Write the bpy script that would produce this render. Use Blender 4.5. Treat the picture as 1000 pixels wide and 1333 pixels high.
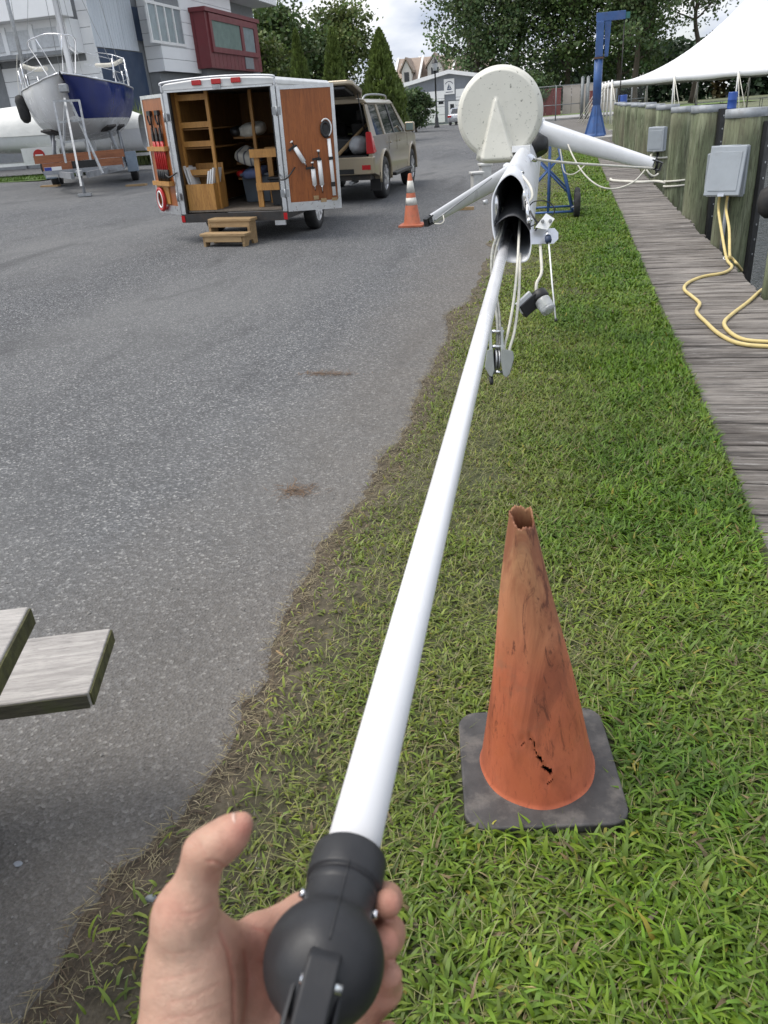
import bpy, bmesh, math, random
import numpy as np
from mathutils import Vector, Matrix
R = math.radians
scene = bpy.context.scene
for o in list(bpy.data.objects): bpy.data.objects.remove(o)
COL = scene.collection

# ------------------------------------------------------------------ camera
# +Y runs along the boardwalk, X to the right, Z up; eye 1.5 m above the lawn
FPX, PITCH, ROLL, EYE = 1000.0, R(27.25), R(4.6), 1.5
_dn = np.array([math.cos(PITCH)*math.sin(ROLL), -math.cos(PITCH)*math.cos(ROLL), math.sin(PITCH)])
CZ = -_dn
_v = np.array([.245, .5365, 1.0]); CY = _v - CZ*_v.dot(CZ); CY /= np.linalg.norm(CY)
CX = np.cross(CY, CZ)
if CX[0] < 0: CX = -CX
CAM = np.array([0., 0., EYE])
def cam2w(c):                       # (right, up, forward) -> world direction
    c = np.asarray(c, float); return np.stack([c@CX, c@CY, c@CZ], -1)
def ray(x, y): return cam2w([(x-500)/FPX, (666.5-y)/FPX, 1.0])
def atD(x, y, D): return Vector(CAM + ray(x, y)*D)
def atY(x, y, Y): d = ray(x, y); return Vector(CAM + d*(Y/d[1]))
def atX(x, y, X): d = ray(x, y); return Vector(CAM + d*(X/d[0]))
def onz(x, y, z=0.): d = ray(x, y); return Vector(CAM + d*((z-EYE)/d[2]))
SLOPE = .02
def gz(X, Y=0): return SLOPE*min(max(0., -X-.85), 22.)
def lot(x, y):
    d = ray(x, y); t = (SLOPE*-.85-EYE)/(d[2]+SLOPE*d[0]); return Vector(CAM+d*t)
cd = bpy.data.cameras.new('camera'); camo = bpy.data.objects.new('camera', cd); COL.objects.link(camo)
cd.sensor_fit = 'HORIZONTAL'; cd.sensor_width = 36; cd.lens = 36*FPX/1000
cd.clip_start = .02; cd.clip_end = 3000
rt, up, fw = cam2w([1, 0, 0]), cam2w([0, 1, 0]), cam2w([0, 0, 1])
camo.matrix_world = Matrix(((rt[0], up[0], -fw[0], 0), (rt[1], up[1], -fw[1], 0), (rt[2], up[2], -fw[2], EYE), (0, 0, 0, 1)))
cd.dof.use_dof = True; cd.dof.focus_distance = 4.5; cd.dof.aperture_fstop = 17
scene.camera = camo

# ------------------------------------------------------------------ sky and sun (bright overcast with broken cloud)
SUN_EL, SUN_AZ = R(62), R(-100)          # azimuth measured from +Y towards +X
w = bpy.data.worlds.new('World'); scene.world = w; w.use_nodes = True
nt = w.node_tree; nt.nodes.clear()
def wn(t, **k):
    n = nt.nodes.new(t)
    for a, b in k.items(): setattr(n, a, b)
    return n
out = wn('ShaderNodeOutputWorld'); bg = wn('ShaderNodeBackground'); bg.inputs['Strength'].default_value = .1
sky = wn('ShaderNodeTexSky', sky_type='NISHITA', sun_disc=False, sun_elevation=SUN_EL, sun_rotation=SUN_AZ, air_density=1.2, dust_density=2.5)
tc = wn('ShaderNodeTexCoord'); mp = wn('ShaderNodeMapping'); mp.inputs['Scale'].default_value = (1, 1, 2.6)
mp.inputs['Location'].default_value = (3.1, 1.7, .35)
n1 = wn('ShaderNodeTexNoise'); n1.inputs['Scale'].default_value = 2.6; n1.inputs['Detail'].default_value = 7; n1.inputs['Roughness'].default_value = .55; n1.inputs['Distortion'].default_value = .4
n2 = wn('ShaderNodeTexNoise'); n2.inputs['Scale'].default_value = 5.2; n2.inputs['Detail'].default_value = 5; n2.inputs['Roughness'].default_value = .5
r1 = wn('ShaderNodeValToRGB'); r1.color_ramp.elements[0].position = .33; r1.color_ramp.elements[1].position = .50
r2 = wn('ShaderNodeValToRGB'); e = r2.color_ramp.elements
e[0].position = .38; e[0].color = (2.1, 2.35, 2.85, 1); e[1].position = .56; e[1].color = (4.1, 4.15, 4.25, 1)
mx = wn('ShaderNodeMix', data_type='RGBA')
L = nt.links.new
L(tc.outputs['Generated'], mp.inputs['Vector']); L(mp.outputs[0], n1.inputs['Vector']); L(mp.outputs[0], n2.inputs['Vector'])
L(n1.outputs['Fac'], r1.inputs[0]); L(n2.outputs['Fac'], r2.inputs[0])
L(r1.outputs[0], mx.inputs['Factor']); L(sky.outputs[0], mx.inputs['A']); L(r2.outputs[0], mx.inputs['B'])
L(mx.outputs['Result'], bg.inputs['Color']); L(bg.outputs[0], out.inputs['Surface'])
sl = bpy.data.lights.new('sun', 'SUN'); sl.energy = 1.1; sl.angle = R(40); sl.color = (1, .96, .9)
so = bpy.data.objects.new('sun', sl); COL.objects.link(so)
sd = Vector((math.sin(SUN_AZ)*math.cos(SUN_EL), math.cos(SUN_AZ)*math.cos(SUN_EL), math.sin(SUN_EL)))
so.rotation_euler = sd.to_track_quat('Z', 'Y').to_euler(); so.location = sd*60
vs = scene.view_settings; vs.view_transform = 'Standard'; vs.look = 'None'; vs.exposure = 1.5; vs.gamma = 1; vs.use_curve_mapping = False

# ------------------------------------------------------------------ helpers
rng = np.random.default_rng(7); random.seed(7)
def setp(o, label=None, cat=None, group=None, kind=None):
    if label: o['label'] = label
    if cat: o['category'] = cat
    if group: o['group'] = group
    if kind: o['kind'] = kind
    return o
def thing(name, label, cat, loc=(0, 0, 0), rot=(0, 0, 0), group=None):
    o = bpy.data.objects.new(name, None); COL.objects.link(o); o.empty_display_size = .1
    o.location = loc; o.rotation_euler = rot
    return setp(o, label, cat, group)
def frame_from(d, upv=(0, 0, 1)):
    d = Vector(d).normalized(); u = Vector(upv)
    if abs(d.dot(u)) > .98: u = Vector((0, 1, 0))
    a = d.cross(u).normalized(); return a, a.cross(d).normalized(), d      # side, up, dir
class MB:
    """collects geometry for one mesh object"""
    def __init__(s): s.v = []; s.f = []; s.sm = []
    def add(s, vs_, fs, smooth=False):
        b = len(s.v); s.v += [tuple(p) for p in vs_]
        for q in fs: s.f.append([i+b for i in q]); s.sm.append(smooth)
        return s
    def box(s, x0, x1, y0, y1, z0, z1):
        return s.add([(x0,y0,z0),(x1,y0,z0),(x1,y1,z0),(x0,y1,z0),(x0,y0,z1),(x1,y0,z1),(x1,y1,z1),(x0,y1,z1)],
                     [(0,3,2,1),(4,5,6,7),(0,1,5,4),(1,2,6,5),(2,3,7,6),(3,0,4,7)])
    def beam(s, p, q, wd, th, upv=(0, 0, 1)):
        p, q = Vector(p), Vector(q); a, u, d = frame_from(q-p, upv); a = a*wd/2; u = u*th/2
        return s.add([p-a-u, p+a-u, p+a+u, p-a+u, q-a-u, q+a-u, q+a+u, q-a+u],
                     [(0,3,2,1),(4,5,6,7),(0,1,5,4),(1,2,6,5),(2,3,7,6),(3,0,4,7)])
    def tube(s, pts, r, n=10, caps=True, smooth=True, closed=False):
        pts = [Vector(p) for p in pts]; m = len(pts); rr = r if hasattr(r, '__len__') else [r]*m
        vs_ = []; pu = None
        for i, p in enumerate(pts):
            if closed: d = pts[(i+1) % m]-pts[i-1]
            else: d = pts[min(i+1, m-1)]-pts[max(i-1, 0)]
            if d.length < 1e-9: d = Vector((0, 0, 1))
            d.normalize()
            if pu is None: a, u, _ = frame_from(d)
            else:
                u = pu-d*pu.dot(d)
                if u.length < 1e-6: u = frame_from(d)[1]
                u.normalize(); a = d.cross(u)
            pu = u
            for k in range(n):
                t = 2*math.pi*k/n; vs_.append(p+(a*math.cos(t)+u*math.sin(t))*rr[i])
        fs = [(i*n+k, i*n+(k+1) % n, ((i+1) % m)*n+(k+1) % n, ((i+1) % m)*n+k) for i in range(m if closed else m-1) for k in range(n)]
        s.add(vs_, fs, smooth)
        if caps and not closed:
            b = len(s.v)-m*n
            s.f.append([b+k for k in range(n)][::-1]); s.sm.append(False)
            s.f.append([b+(m-1)*n+k for k in range(n)]); s.sm.append(False)
        return s
    def cyl(s, p, q, r0, r1=None, n=16, caps=True): return s.tube([p, q], [r0, r0 if r1 is None else r1], n, caps)
    def lathe(s, prof, n=24, M=None, smooth=True):   # prof: (r, z) about +Z, M places it
        vs_ = []
        for r_, z in prof:
            for k in range(n):
                t = 2*math.pi*k/n; p = Vector((r_*math.cos(t), r_*math.sin(t), z)); vs_.append(M@p if M else p)
        m = len(prof)
        return s.add(vs_, [(i*n+k, i*n+(k+1) % n, (i+1)*n+(k+1) % n, (i+1)*n+k) for i in range(m-1) for k in range(n)], smooth)
    def prism(s, poly, fn0, fn1):                    # poly: 2D points, fn maps a 2D point to each side
        n = len(poly); a = [fn0(*p) for p in poly]; b = [fn1(*p) for p in poly]
        return s.add(a+b, [tuple(range(n))[::-1], tuple(range(n, 2*n))]+[(i, (i+1) % n, n+(i+1) % n, n+i) for i in range(n)])
    def sheet(s, fn, nu, nv, smooth=True, flip=False):  # fn(u,v) in 0..1
        vs_ = [fn(i/nu, j/nv) for j in range(nv+1) for i in range(nu+1)]; k = nu+1
        fs = [(j*k+i, j*k+i+1, (j+1)*k+i+1, (j+1)*k+i) for j in range(nv) for i in range(nu)]
        if flip: fs = [q[::-1] for q in fs]
        return s.add(vs_, fs, smooth)
    def build(s, name, mat, parent=None, world=False, bevel=0, seg=2, sub=0, solid=0, fix=True):
        me = bpy.data.meshes.new(name); vv = s.v
        if world and parent is not None:
            l = parent.location; vv = [(p[0]-l[0], p[1]-l[1], p[2]-l[2]) for p in vv]
        me.from_pydata([tuple(p) for p in vv], [], s.f); me.polygons.foreach_set('use_smooth', s.sm)
        if fix:
            bm = bmesh.new(); bm.from_mesh(me); bmesh.ops.recalc_face_normals(bm, faces=bm.faces); bm.to_mesh(me); bm.free()
        me.materials.append(mat); me.update()
        o = bpy.data.objects.new(name, me); COL.objects.link(o)
        if parent is not None: o.parent = parent
        if solid: md = o.modifiers.new('solid', 'SOLIDIFY'); md.thickness = solid; md.offset = 0
        if bevel:
            md = o.modifiers.new('bevel', 'BEVEL'); md.width = bevel; md.segments = seg; md.limit_method = 'ANGLE'; md.angle_limit = R(35); md.harden_normals = True
            for q in me.polygons: q.use_smooth = True
        if sub: md = o.modifiers.new('sub', 'SUBSURF'); md.levels = sub; md.render_levels = sub
        return o
def one(name, label, cat, mb, mat, base=None, group=None, **k):
    """a thing that is a single mesh; origin moved to base"""
    b = Vector(base if base is not None else (0, 0, 0))
    mb.v = [tuple(Vector(p)-b) for p in mb.v]
    o = mb.build(name, mat, **k); o.location = b
    return setp(o, label, cat, group)
def struct(name, mb, mat, parent=None, **k):
    o = mb.build(name, mat, parent, **k); o['kind'] = 'structure'; return o
def children(o): return [c for c in bpy.data.objects if c.parent == o]
def copy_tree(o, parent=None):
    c = o.copy(); COL.objects.link(c)
    if parent is not None: c.parent = parent
    for ch in children(o): copy_tree(ch, c)
    return c
def spline(pts, n=6, closed=False):
    P = [Vector(p) for p in pts]; m = len(P); o = []
    for i in range(m if closed else m-1):
        if closed: a, b, c, d = P[i-1], P[i], P[(i+1) % m], P[(i+2) % m]
        else: a, b, c, d = P[max(i-1, 0)], P[i], P[i+1], P[min(i+2, m-1)]
        for k in range(n):
            t = k/n
            o.append(.5*((2*b)+(c-a)*t+(2*a-5*b+4*c-d)*t*t+(3*b-a-3*c+d)*t**3))
    if not closed: o.append(P[-1])
    return o
def vnoise(x, y, seed=0):     # cheap smooth value noise for numpy arrays, 0..1
    x = np.asarray(x, float); y = np.asarray(y, float); xi = np.floor(x); yi = np.floor(y); fx = x-xi; fy = y-yi
    def h(a, b): s_ = np.sin(a*127.1+b*311.7+seed*74.7)*43758.5453; return s_-np.floor(s_)
    fx = fx*fx*(3-2*fx); fy = fy*fy*(3-2*fy)
    return (h(xi, yi)*(1-fx)+h(xi+1, yi)*fx)*(1-fy)+(h(xi, yi+1)*(1-fx)+h(xi+1, yi+1)*fx)*fy

# ------------------------------------------------------------------ materials
class NM:
    def __init__(s, name):
        s.m = bpy.data.materials.new(name); s.m.use_nodes = True; s.t = s.m.node_tree; s.b = s.t.nodes['Principled BSDF']
        s.tc = s.t.nodes.new('ShaderNodeTexCoord'); oi = s.t.nodes.new('ShaderNodeObjectInfo')
        ad = s.n('ShaderNodeVectorMath', operation='ADD'); ml = s.n('ShaderNodeVectorMath', operation='SCALE')
        cb = s.n('ShaderNodeCombineXYZ')
        for i in range(3): s.l(oi.outputs['Random'], cb.inputs[i])
        s.l(cb.outputs[0], ml.inputs[0]); ml.inputs['Scale'].default_value = 37.0
        s.l(s.tc.outputs['Object'], ad.inputs[0]); s.l(ml.outputs[0], ad.inputs[1]); s.co = ad.outputs[0]; s.raw = s.tc.outputs['Object']
    def n(s, t, **k):
        q = s.t.nodes.new(t)
        for a, b in k.items(): setattr(q, a, b)
        return q
    def l(s, a, b): s.t.links.new(a, b)
    def noise(s, scale, detail=4, rough=.55, stretch=None, dist=0, raw=False):
        q = s.n('ShaderNodeTexNoise'); q.inputs['Scale'].default_value = scale; q.inputs['Detail'].default_value = detail
        q.inputs['Roughness'].default_value = rough; q.inputs['Distortion'].default_value = dist
        c = s.raw if raw else s.co
        if stretch:
            mp_ = s.n('ShaderNodeMapping'); mp_.inputs['Scale'].default_value = stretch; s.l(c, mp_.inputs['Vector']); c = mp_.outputs[0]
        s.l(c, q.inputs['Vector']); return q.outputs['Fac']
    def vor(s, scale, feature='F1', out='Distance'):
        q = s.n('ShaderNodeTexVoronoi', feature=feature); q.inputs['Scale'].default_value = scale; s.l(s.co, q.inputs['Vector']); return q.outputs[out]
    def ramp(s, f, stops):
        q = s.n('ShaderNodeValToRGB'); e = q.color_ramp.elements
        while len(e) < len(stops): e.new(.5)
        for i, (p, c) in enumerate(stops):
            e[i].position = p; c = (c, c, c) if not hasattr(c, '__len__') else c; e[i].color = (*c, 1)
        s.l(f, q.inputs[0]); return q.outputs[0]
    def mix(s, f, a, b, mode='MIX'):
        q = s.n('ShaderNodeMix', data_type='RGBA', blend_type=mode)
        for v, i in ((f, 'Factor'), (a, 'A'), (b, 'B')):
            if hasattr(v, 'links') or hasattr(v, 'is_linked'): s.l(v, q.inputs[i])
            elif i == 'Factor': q.inputs[i].default_value = v
            else: q.inputs[i].default_value = (*v, 1)
        return q.outputs['Result']
    def math(s, op, a, b=0.):
        q = s.n('ShaderNodeMath', operation=op)
        for i, v in enumerate((a, b)):
            if hasattr(v, 'is_linked'): s.l(v, q.inputs[i])
            else: q.inputs[i].default_value = v
        return q.outputs[0]
    def xyz(s):
        q = s.n('ShaderNodeSeparateXYZ'); s.l(s.raw, q.inputs[0]); return q.outputs
    def col(s, c):
        if hasattr(c, 'is_linked'): s.l(c, s.b.inputs['Base Color'])
        else: s.b.inputs['Base Color'].default_value = (*c, 1)
        return s
    def rough(s, r_):
        if hasattr(r_, 'is_linked'): s.l(r_, s.b.inputs['Roughness'])
        else: s.b.inputs['Roughness'].default_value = r_
        return s
    def bump(s, h, strength=.3, dist=.01):
        q = s.n('ShaderNodeBump'); q.inputs['Strength'].default_value = strength; q.inputs['Distance'].default_value = dist
        s.l(h, q.inputs['Height']); s.l(q.outputs[0], s.b.inputs['Normal']); return s
    def metal(s, v): s.b.inputs['Metallic'].default_value = v; return s
def mk(name, c, rough=.5, metal=0., var=.12, scale=6., bump=0., bscale=60., bdist=.003, dirt=0., dirtc=(.12, .10, .075), stretch=None, spec=.5):
    """general worn surface: colour variation, dirt blotches, fine relief, uneven gloss"""
    q = NM(name); c = np.array(c)
    f = q.noise(scale, 5, .6, stretch)
    cc = q.ramp(f, [(.3, tuple(c*(1-var))), (.7, tuple(np.minimum(c*(1+var), .95)))])
    if dirt: cc = q.mix(q.ramp(q.noise(scale*.7+1.3, 7, .68), [(.5, 0.), (.72, dirt)]), cc, dirtc)
    q.col(cc); q.metal(metal); q.b.inputs['Specular IOR Level'].default_value = spec
    q.rough(q.ramp(q.noise(scale*2.3, 4), [(.3, max(.03, rough-.1)), (.7, min(1., rough+.1))]))
    if bump: q.bump(q.noise(bscale, 5, .6, stretch), bump, bdist)
    return q.m
# ------------------------------------------------------------------ shared materials
def m_wood(name, dark, light, grain=(1, 14, 14), scale=3., rough=.75, bump=.35, moss=0., knots=True):
    q = NM(name); d, l_ = np.array(dark), np.array(light)
    g1 = q.noise(scale, 8, .62, grain, .6); g2 = q.noise(scale*5, 6, .7, grain)
    c = q.ramp(g1, [(.28, tuple(d)), (.5, tuple((d+l_)/2)), (.72, tuple(l_))])
    c = q.mix(q.ramp(g2, [(.35, .55), (.5, 0.)]), c, tuple(d*.45))
    c = q.mix(q.ramp(q.noise(scale*.5, 3), [(.4, 0.), (.7, .35)]), c, tuple(l_*1.05))
    if moss: c = q.mix(q.ramp(q.noise(scale*2, 6, .7), [(.45, 0.), (.62, moss)]), c, (.07, .085, .02))
    q.col(c); q.rough(rough); q.bump(q.math('ADD', g1, g2), bump, .004); return q.m
W = {}
W['white'] = mk('white_paint', (.78, .78, .77), .4, var=.04, dirt=.12)
W['alu'] = mk('brushed_aluminium', (.62, .63, .65), .35, 1., var=.1, scale=9, bump=.1, bscale=200)
W['alu_paint'] = mk('painted_aluminium', (.66, .67, .69), .42, .3, var=.06, scale=5, dirt=.12)
W['steel'] = mk('galvanised_steel', (.36, .37, .38), .5, .7, var=.22, scale=14)
W['chrome'] = mk('stainless', (.75, .75, .76), .18, 1., var=.05)
W['black'] = mk('black_plastic', (.012, .012, .013), .45, var=.3, scale=12, bump=.08, bscale=220)
W['rubber'] = mk('tyre_rubber', (.018, .018, .019), .75, var=.3, scale=8, dirt=.25, bump=.2, bscale=90)
W['red'] = mk('red_plastic', (.45, .02, .018), .35, var=.15)
W['redlens'] = mk('red_lens', (.42, .012, .015), .12, var=.1)
W['blue'] = mk('blue_paint', (.045, .11, .29), .45, var=.15, scale=3, dirt=.3, dirtc=(.10, .06, .04), bump=.1, bscale=40)
W['darkblue'] = mk('navy_paint', (.02, .035, .075), .5, var=.15)
W['yellow_pine'] = m_wood('varnished_pine', (.30, .13, .03), (.52, .27, .07), (9, 9, 1), 2.2, .5, .12)
W['ply'] = m_wood('stained_plywood', (.20, .055, .012), (.36, .11, .025), (12, 12, 1), 1.7, .35, .08)
W['ply_inner'] = m_wood('plywood_lining', (.16, .075, .02), (.30, .15, .04), (8, 8, 1), 1.8, .6, .1)
W['raw_pine'] = m_wood('raw_lumber', (.24, .15, .07), (.42, .29, .15), (1, 10, 10), 3, .75, .2)
W['rope'] = mk('white_rope', (.62, .60, .53), .85, var=.12, scale=40, bump=.6, bscale=260, bdist=.002)
W['hose'] = mk('yellow_cable', (.62, .49, .20), .5, var=.1, scale=12, dirt=.25)
W['greybox'] = mk('grey_enclosure', (.33, .36, .39), .45, var=.06, scale=6, dirt=.18)
W['concrete'] = mk('concrete', (.42, .40, .37), .9, var=.12, scale=2, dirt=.3, bump=.3, bscale=30)
def m_glass(name, c, rough=.05):
    q = NM(name); q.col(q.ramp(q.noise(3), [(.3, tuple(np.array(c)*.8)), (.7, c)])); q.rough(rough); q.b.inputs['Specular IOR Level'].default_value = .8; return q.m
W['glass'] = m_glass('dark_glass', (.012, .015, .017))
W['glass_green'] = m_glass('greenish_glass', (.22, .29, .27), .15)

# ------------------------------------------------------------------ asphalt lot
def edge_x(Y):     # where soil meets asphalt
    return -.87+.16*(vnoise(Y*1.3, 0, 3)-.5)+.07*(vnoise(Y*5.1, 2, 4)-.5)+.03*(vnoise(Y*17, 2, 5)-.5)-.03*np.clip(1.6-Y, 0, 1.2)
q = NM('asphalt')
x_, y_, z_ = q.xyz()
ag = q.vor(105, out='Color'); sp = q.n('ShaderNodeSeparateColor'); q.l(ag, sp.inputs[0])
c = q.ramp(sp.outputs[0], [(0., (.016, .017, .019)), (.42, (.058, .060, .065)), (.72, (.135, .138, .144)), (.92, (.27, .272, .275)), (1., (.60, .59, .56))])
c2 = q.ramp(q.noise(55, 8, .85), [(.36, (.034, .035, .039)), (.64, (.175, .178, .184))])
c = q.mix(.38, c, c2)
c = q.mix(q.ramp(q.noise(.35, 4, .55, (1, .35, 1)), [(.40, 0.), (.66, .50)]), c, (.185, .184, .18))
c = q.mix(q.ramp(q.noise(.9, 6, .62, (1.6, .25, 1), 1.2), [(.55, 0.), (.68, .5)]), c, (.062, .062, .064))            # worn lighter tracks
c = q.mix(q.ramp(q.noise(1.7, 6, .65, (1, .5, 1), .5), [(.52, 0.), (.75, .4)]), c, (.052, .052, .054))          # stains
dx = q.math('ADD', x_, q.math('MULTIPLY', q.noise(2.2, 6, .7), .75))                                             # dusty margin next to the lawn
dust = q.ramp(dx, [(0., 0.), (1., 0.)])
mr = q.n('ShaderNodeMapRange'); mr.inputs['From Min'].default_value = -1.45; mr.inputs['From Max'].default_value = -.35; mr.inputs['To Max'].default_value = .62; q.l(dx, mr.inputs['Value'])
c = q.mix(mr.outputs[0], c, q.ramp(q.noise(40, 6, .7), [(.3, (.105, .092, .078)), (.7, (.235, .212, .185))]))
wy = q.math('ADD', y_, q.math('MULTIPLY', q.noise(1.2, 5, .7), 1.6))
mr2 = q.n('ShaderNodeMapRange'); mr2.inputs['From Min'].default_value = 3.4; mr2.inputs['From Max'].default_value = 1.5; mr2.inputs['To Max'].default_value = .72; q.l(wy, mr2.inputs['Value'])
c = q.mix(mr2.outputs[0], c, q.ramp(q.noise(130, 8, .85), [(.33, (.070, .064, .058)), (.5, (.150, .138, .124)), (.68, (.27, .25, .228))]))
q.col(c); q.rough(.88); q.b.inputs['Specular IOR Level'].default_value = .25
q.bump(q.math('ADD', q.vor(105), q.math('MULTIPLY', q.noise(60, 5, .7), .8)), .9, .006)
W['asphalt'] = q.m
XS = [-140, -60, -40, -22.85, -12, -6, -3, -1.6, -.85, -.3]; YS = [-8, 0, 1, 2, 4, 8, 16, 32, 64, 85.9]
mb = MB(); n = len(XS)
mb.add([(x, y, gz(x)) for y in YS for x in XS], [(j*n+i, j*n+i+1, (j+1)*n+i+1, (j+1)*n+i) for j in range(len(YS)-1) for i in range(n-1)])
struct('asphalt_lot', mb, W['asphalt'])

# ------------------------------------------------------------------ far ground, water
W['far'] = mk('far_ground', (.12, .13, .07), .95, var=.25, scale=.2)
struct('ground', MB().add([(-900, -60, -.06), (.9, -60, -.06), (.9, 47, -.06), (-900, 47, -.06)], [(0, 1, 2, 3)])
       .add([(-900, 47, -.06), (900, 47, -.06), (900, 1500, -.06), (-900, 1500, -.06)], [(0, 1, 2, 3)]), W['far'])
q = NM('water'); q.col((.018, .023, .021)); q.rough(.12); q.b.inputs['Specular IOR Level'].default_value = .2
q.bump(q.math('ADD', q.noise(5, 4, .6, (1, 1.8, 1)), q.math('MULTIPLY', q.noise(1.4, 3), 1.5)), .55, .12); W['water'] = q.m
struct('water', MB().add([(.8, -60, -.75), (300, -60, -.75), (300, 47.2, -.75), (.8, 47.2, -.75)], [(0, 1, 2, 3)]), W['water'])
mb = MB(); mb.box(1.9, 300, 46.6, 47.1, -1.2, -.05); struct('quay_edge', mb, W['concrete'])
# apron at the end of the boardwalk and the road beyond the fence
struct('pavement', MB().box(-2.4, 2.6, 36.4, 38.2, -.1, .055), W['concrete'])
struct('lane', MB().add([(-40, 86, .05), (14, 86, .004), (14, 101, .004), (-40, 101, .05)], [(0, 1, 2, 3)]), mk('pale_road', (.36, .355, .35), .9, var=.1, scale=1.5))
struct('far_asphalt', MB().add([(-.3, 38.2, -.001), (1.9, 38.2, -.02), (1.9, 86, -.02), (-.3, 86, -.001)], [(0, 1, 2, 3)]), W['asphalt'])

# ------------------------------------------------------------------ lawn soil
q = NM('soil')
c = q.ramp(q.noise(16, 8, .72), [(.3, (.030, .022, .015)), (.5, (.085, .066, .046)), (.7, (.19, .155, .115))])
c = q.mix(q.ramp(q.noise(60, 6, .75, (1, .3, 1)), [(.52, 0.), (.68, .5)]), c, (.26, .21, .13))
x_, y_, z_ = q.xyz(); gx = q.n('ShaderNodeMapRange'); gx.inputs['From Min'].default_value = -.75; gx.inputs['From Max'].default_value = -.15; gx.inputs['To Max'].default_value = .8; q.l(q.math('ADD', x_, q.math('MULTIPLY', q.noise(4, 4), .3)), gx.inputs['Value'])
c = q.mix(gx.outputs[0], c, q.ramp(q.noise(45, 6, .75), [(.3, (.030, .042, .012)), (.7, (.085, .10, .03))]))     # green moss and thatch between the blades
q.col(c); q.rough(.95); q.bump(q.noise(70, 6, .75), .9, .012); W['soil'] = q.m
ys = np.concatenate([np.arange(-.6, 4, .012), np.arange(4, 37.01, .08)])
ex = edge_x(ys); m = 9; V = []; F = []
for j, Y in enumerate(ys):
    for i in range(m):
        t = i/(m-1); X = ex[j]+(.74-ex[j])*t
        h = .003+.014*min(1, i*1.2)+.018*float(vnoise(X*6, Y*6, 1))*(i > 0)
        V.append((X, Y, h+gz(X)))
F = [(j*m+i, j*m+i+1, (j+1)*m+i+1, (j+1)*m+i) for j in range(len(ys)-1) for i in range(m-1)]
struct('lawn_soil', MB().add(V, F, True), W['soil'])

# ------------------------------------------------------------------ grass blades (uncountable: one stuff object per kind of grass)
def m_leaf(name, trans=.3, rough=.5, vary=.0):
    q = NM(name); at = q.n('ShaderNodeVertexColor', layer_name='col')
    q.col(at.outputs[0]); q.rough(rough); q.b.inputs['Specular IOR Level'].default_value = .35
    tr = q.n('ShaderNodeBsdfTranslucent'); q.l(at.outputs[0], tr.inputs['Color']); mxs = q.n('ShaderNodeMixShader'); mxs.inputs[0].default_value = trans
    o = q.t.nodes['Material Output']; q.l(q.b.outputs[0], mxs.inputs[1]); q.l(tr.outputs[0], mxs.inputs[2]); q.l(mxs.outputs[0], o.inputs[0]); return q.m
W['blade'] = m_leaf('grass_blade', .25, .45)
W['leaf'] = m_leaf('tree_leaf', .3, .5)
def np_mesh(name, V, Fq, C, mat, smooth=False):
    """quads mesh from numpy; C per-vertex colour"""
    me = bpy.data.meshes.new(name); nv, nf = len(V), len(Fq); k = Fq.shape[1]
    me.vertices.add(nv); me.vertices.foreach_set('co', np.ascontiguousarray(V, np.float32).ravel())
    me.loops.add(nf*k); me.loops.foreach_set('vertex_index', np.ascontiguousarray(Fq, np.int32).ravel())
    me.polygons.add(nf); me.polygons.foreach_set('loop_start', np.arange(0, nf*k, k, dtype=np.int32))
    me.update(calc_edges=True)
    if C is not None:
        a = me.color_attributes.new('col', 'FLOAT_COLOR', 'POINT'); a.data.foreach_set('color', np.concatenate([C, np.ones((nv, 1))], 1).astype(np.float32).ravel())
    if smooth: me.polygons.foreach_set('use_smooth', np.ones(nf, bool))
    me.materials.append(mat); me.validate()
    o = bpy.data.objects.new(name, me); COL.objects.link(o); return o
def blades(P, Ln, Wd, lean, C, segs=3, curl=1.0):
    """tapered bent blades; P (n,3), lean 0 upright..1 flat"""
    n = len(P); az = rng.uniform(0, 2*np.pi, n); d = np.stack([np.cos(az), np.sin(az), 0*az], 1); s_ = np.stack([-np.sin(az), np.cos(az), 0*az], 1)
    Vs = []; Cs = []; p = P.copy(); th = lean*np.pi/2*.7
    prof = {3: [.75, 1., .7, .0], 2: [.9, .95, .05]}[segs]
    for i in range(segs+1):
        wv = (Wd*prof[i]*.5)[:, None]; rise = (Wd*.18)[:, None]*np.array([[0, 0, 1.]])*(1 if i < segs else 0)
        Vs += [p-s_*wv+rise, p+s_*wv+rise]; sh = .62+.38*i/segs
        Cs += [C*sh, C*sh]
        st = (Ln/segs)[:, None]; p = p+st*(d*np.sin(th)[:, None]+np.array([[0, 0, 1.]])*np.cos(th)[:, None]); th = th+curl*rng.uniform(.15, .75, n)
    k = 2*(segs+1); V = np.stack(Vs, 1).reshape(-1, 3); Cc = np.stack(Cs, 1).reshape(-1, 3)
    b = (np.arange(n)*k)[:, None]; F = np.concatenate([b+np.array([[2*i, 2*i+1, 2*i+3, 2*i+2]]) for i in range(segs)], 0)
    return V, F, Cc
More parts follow.
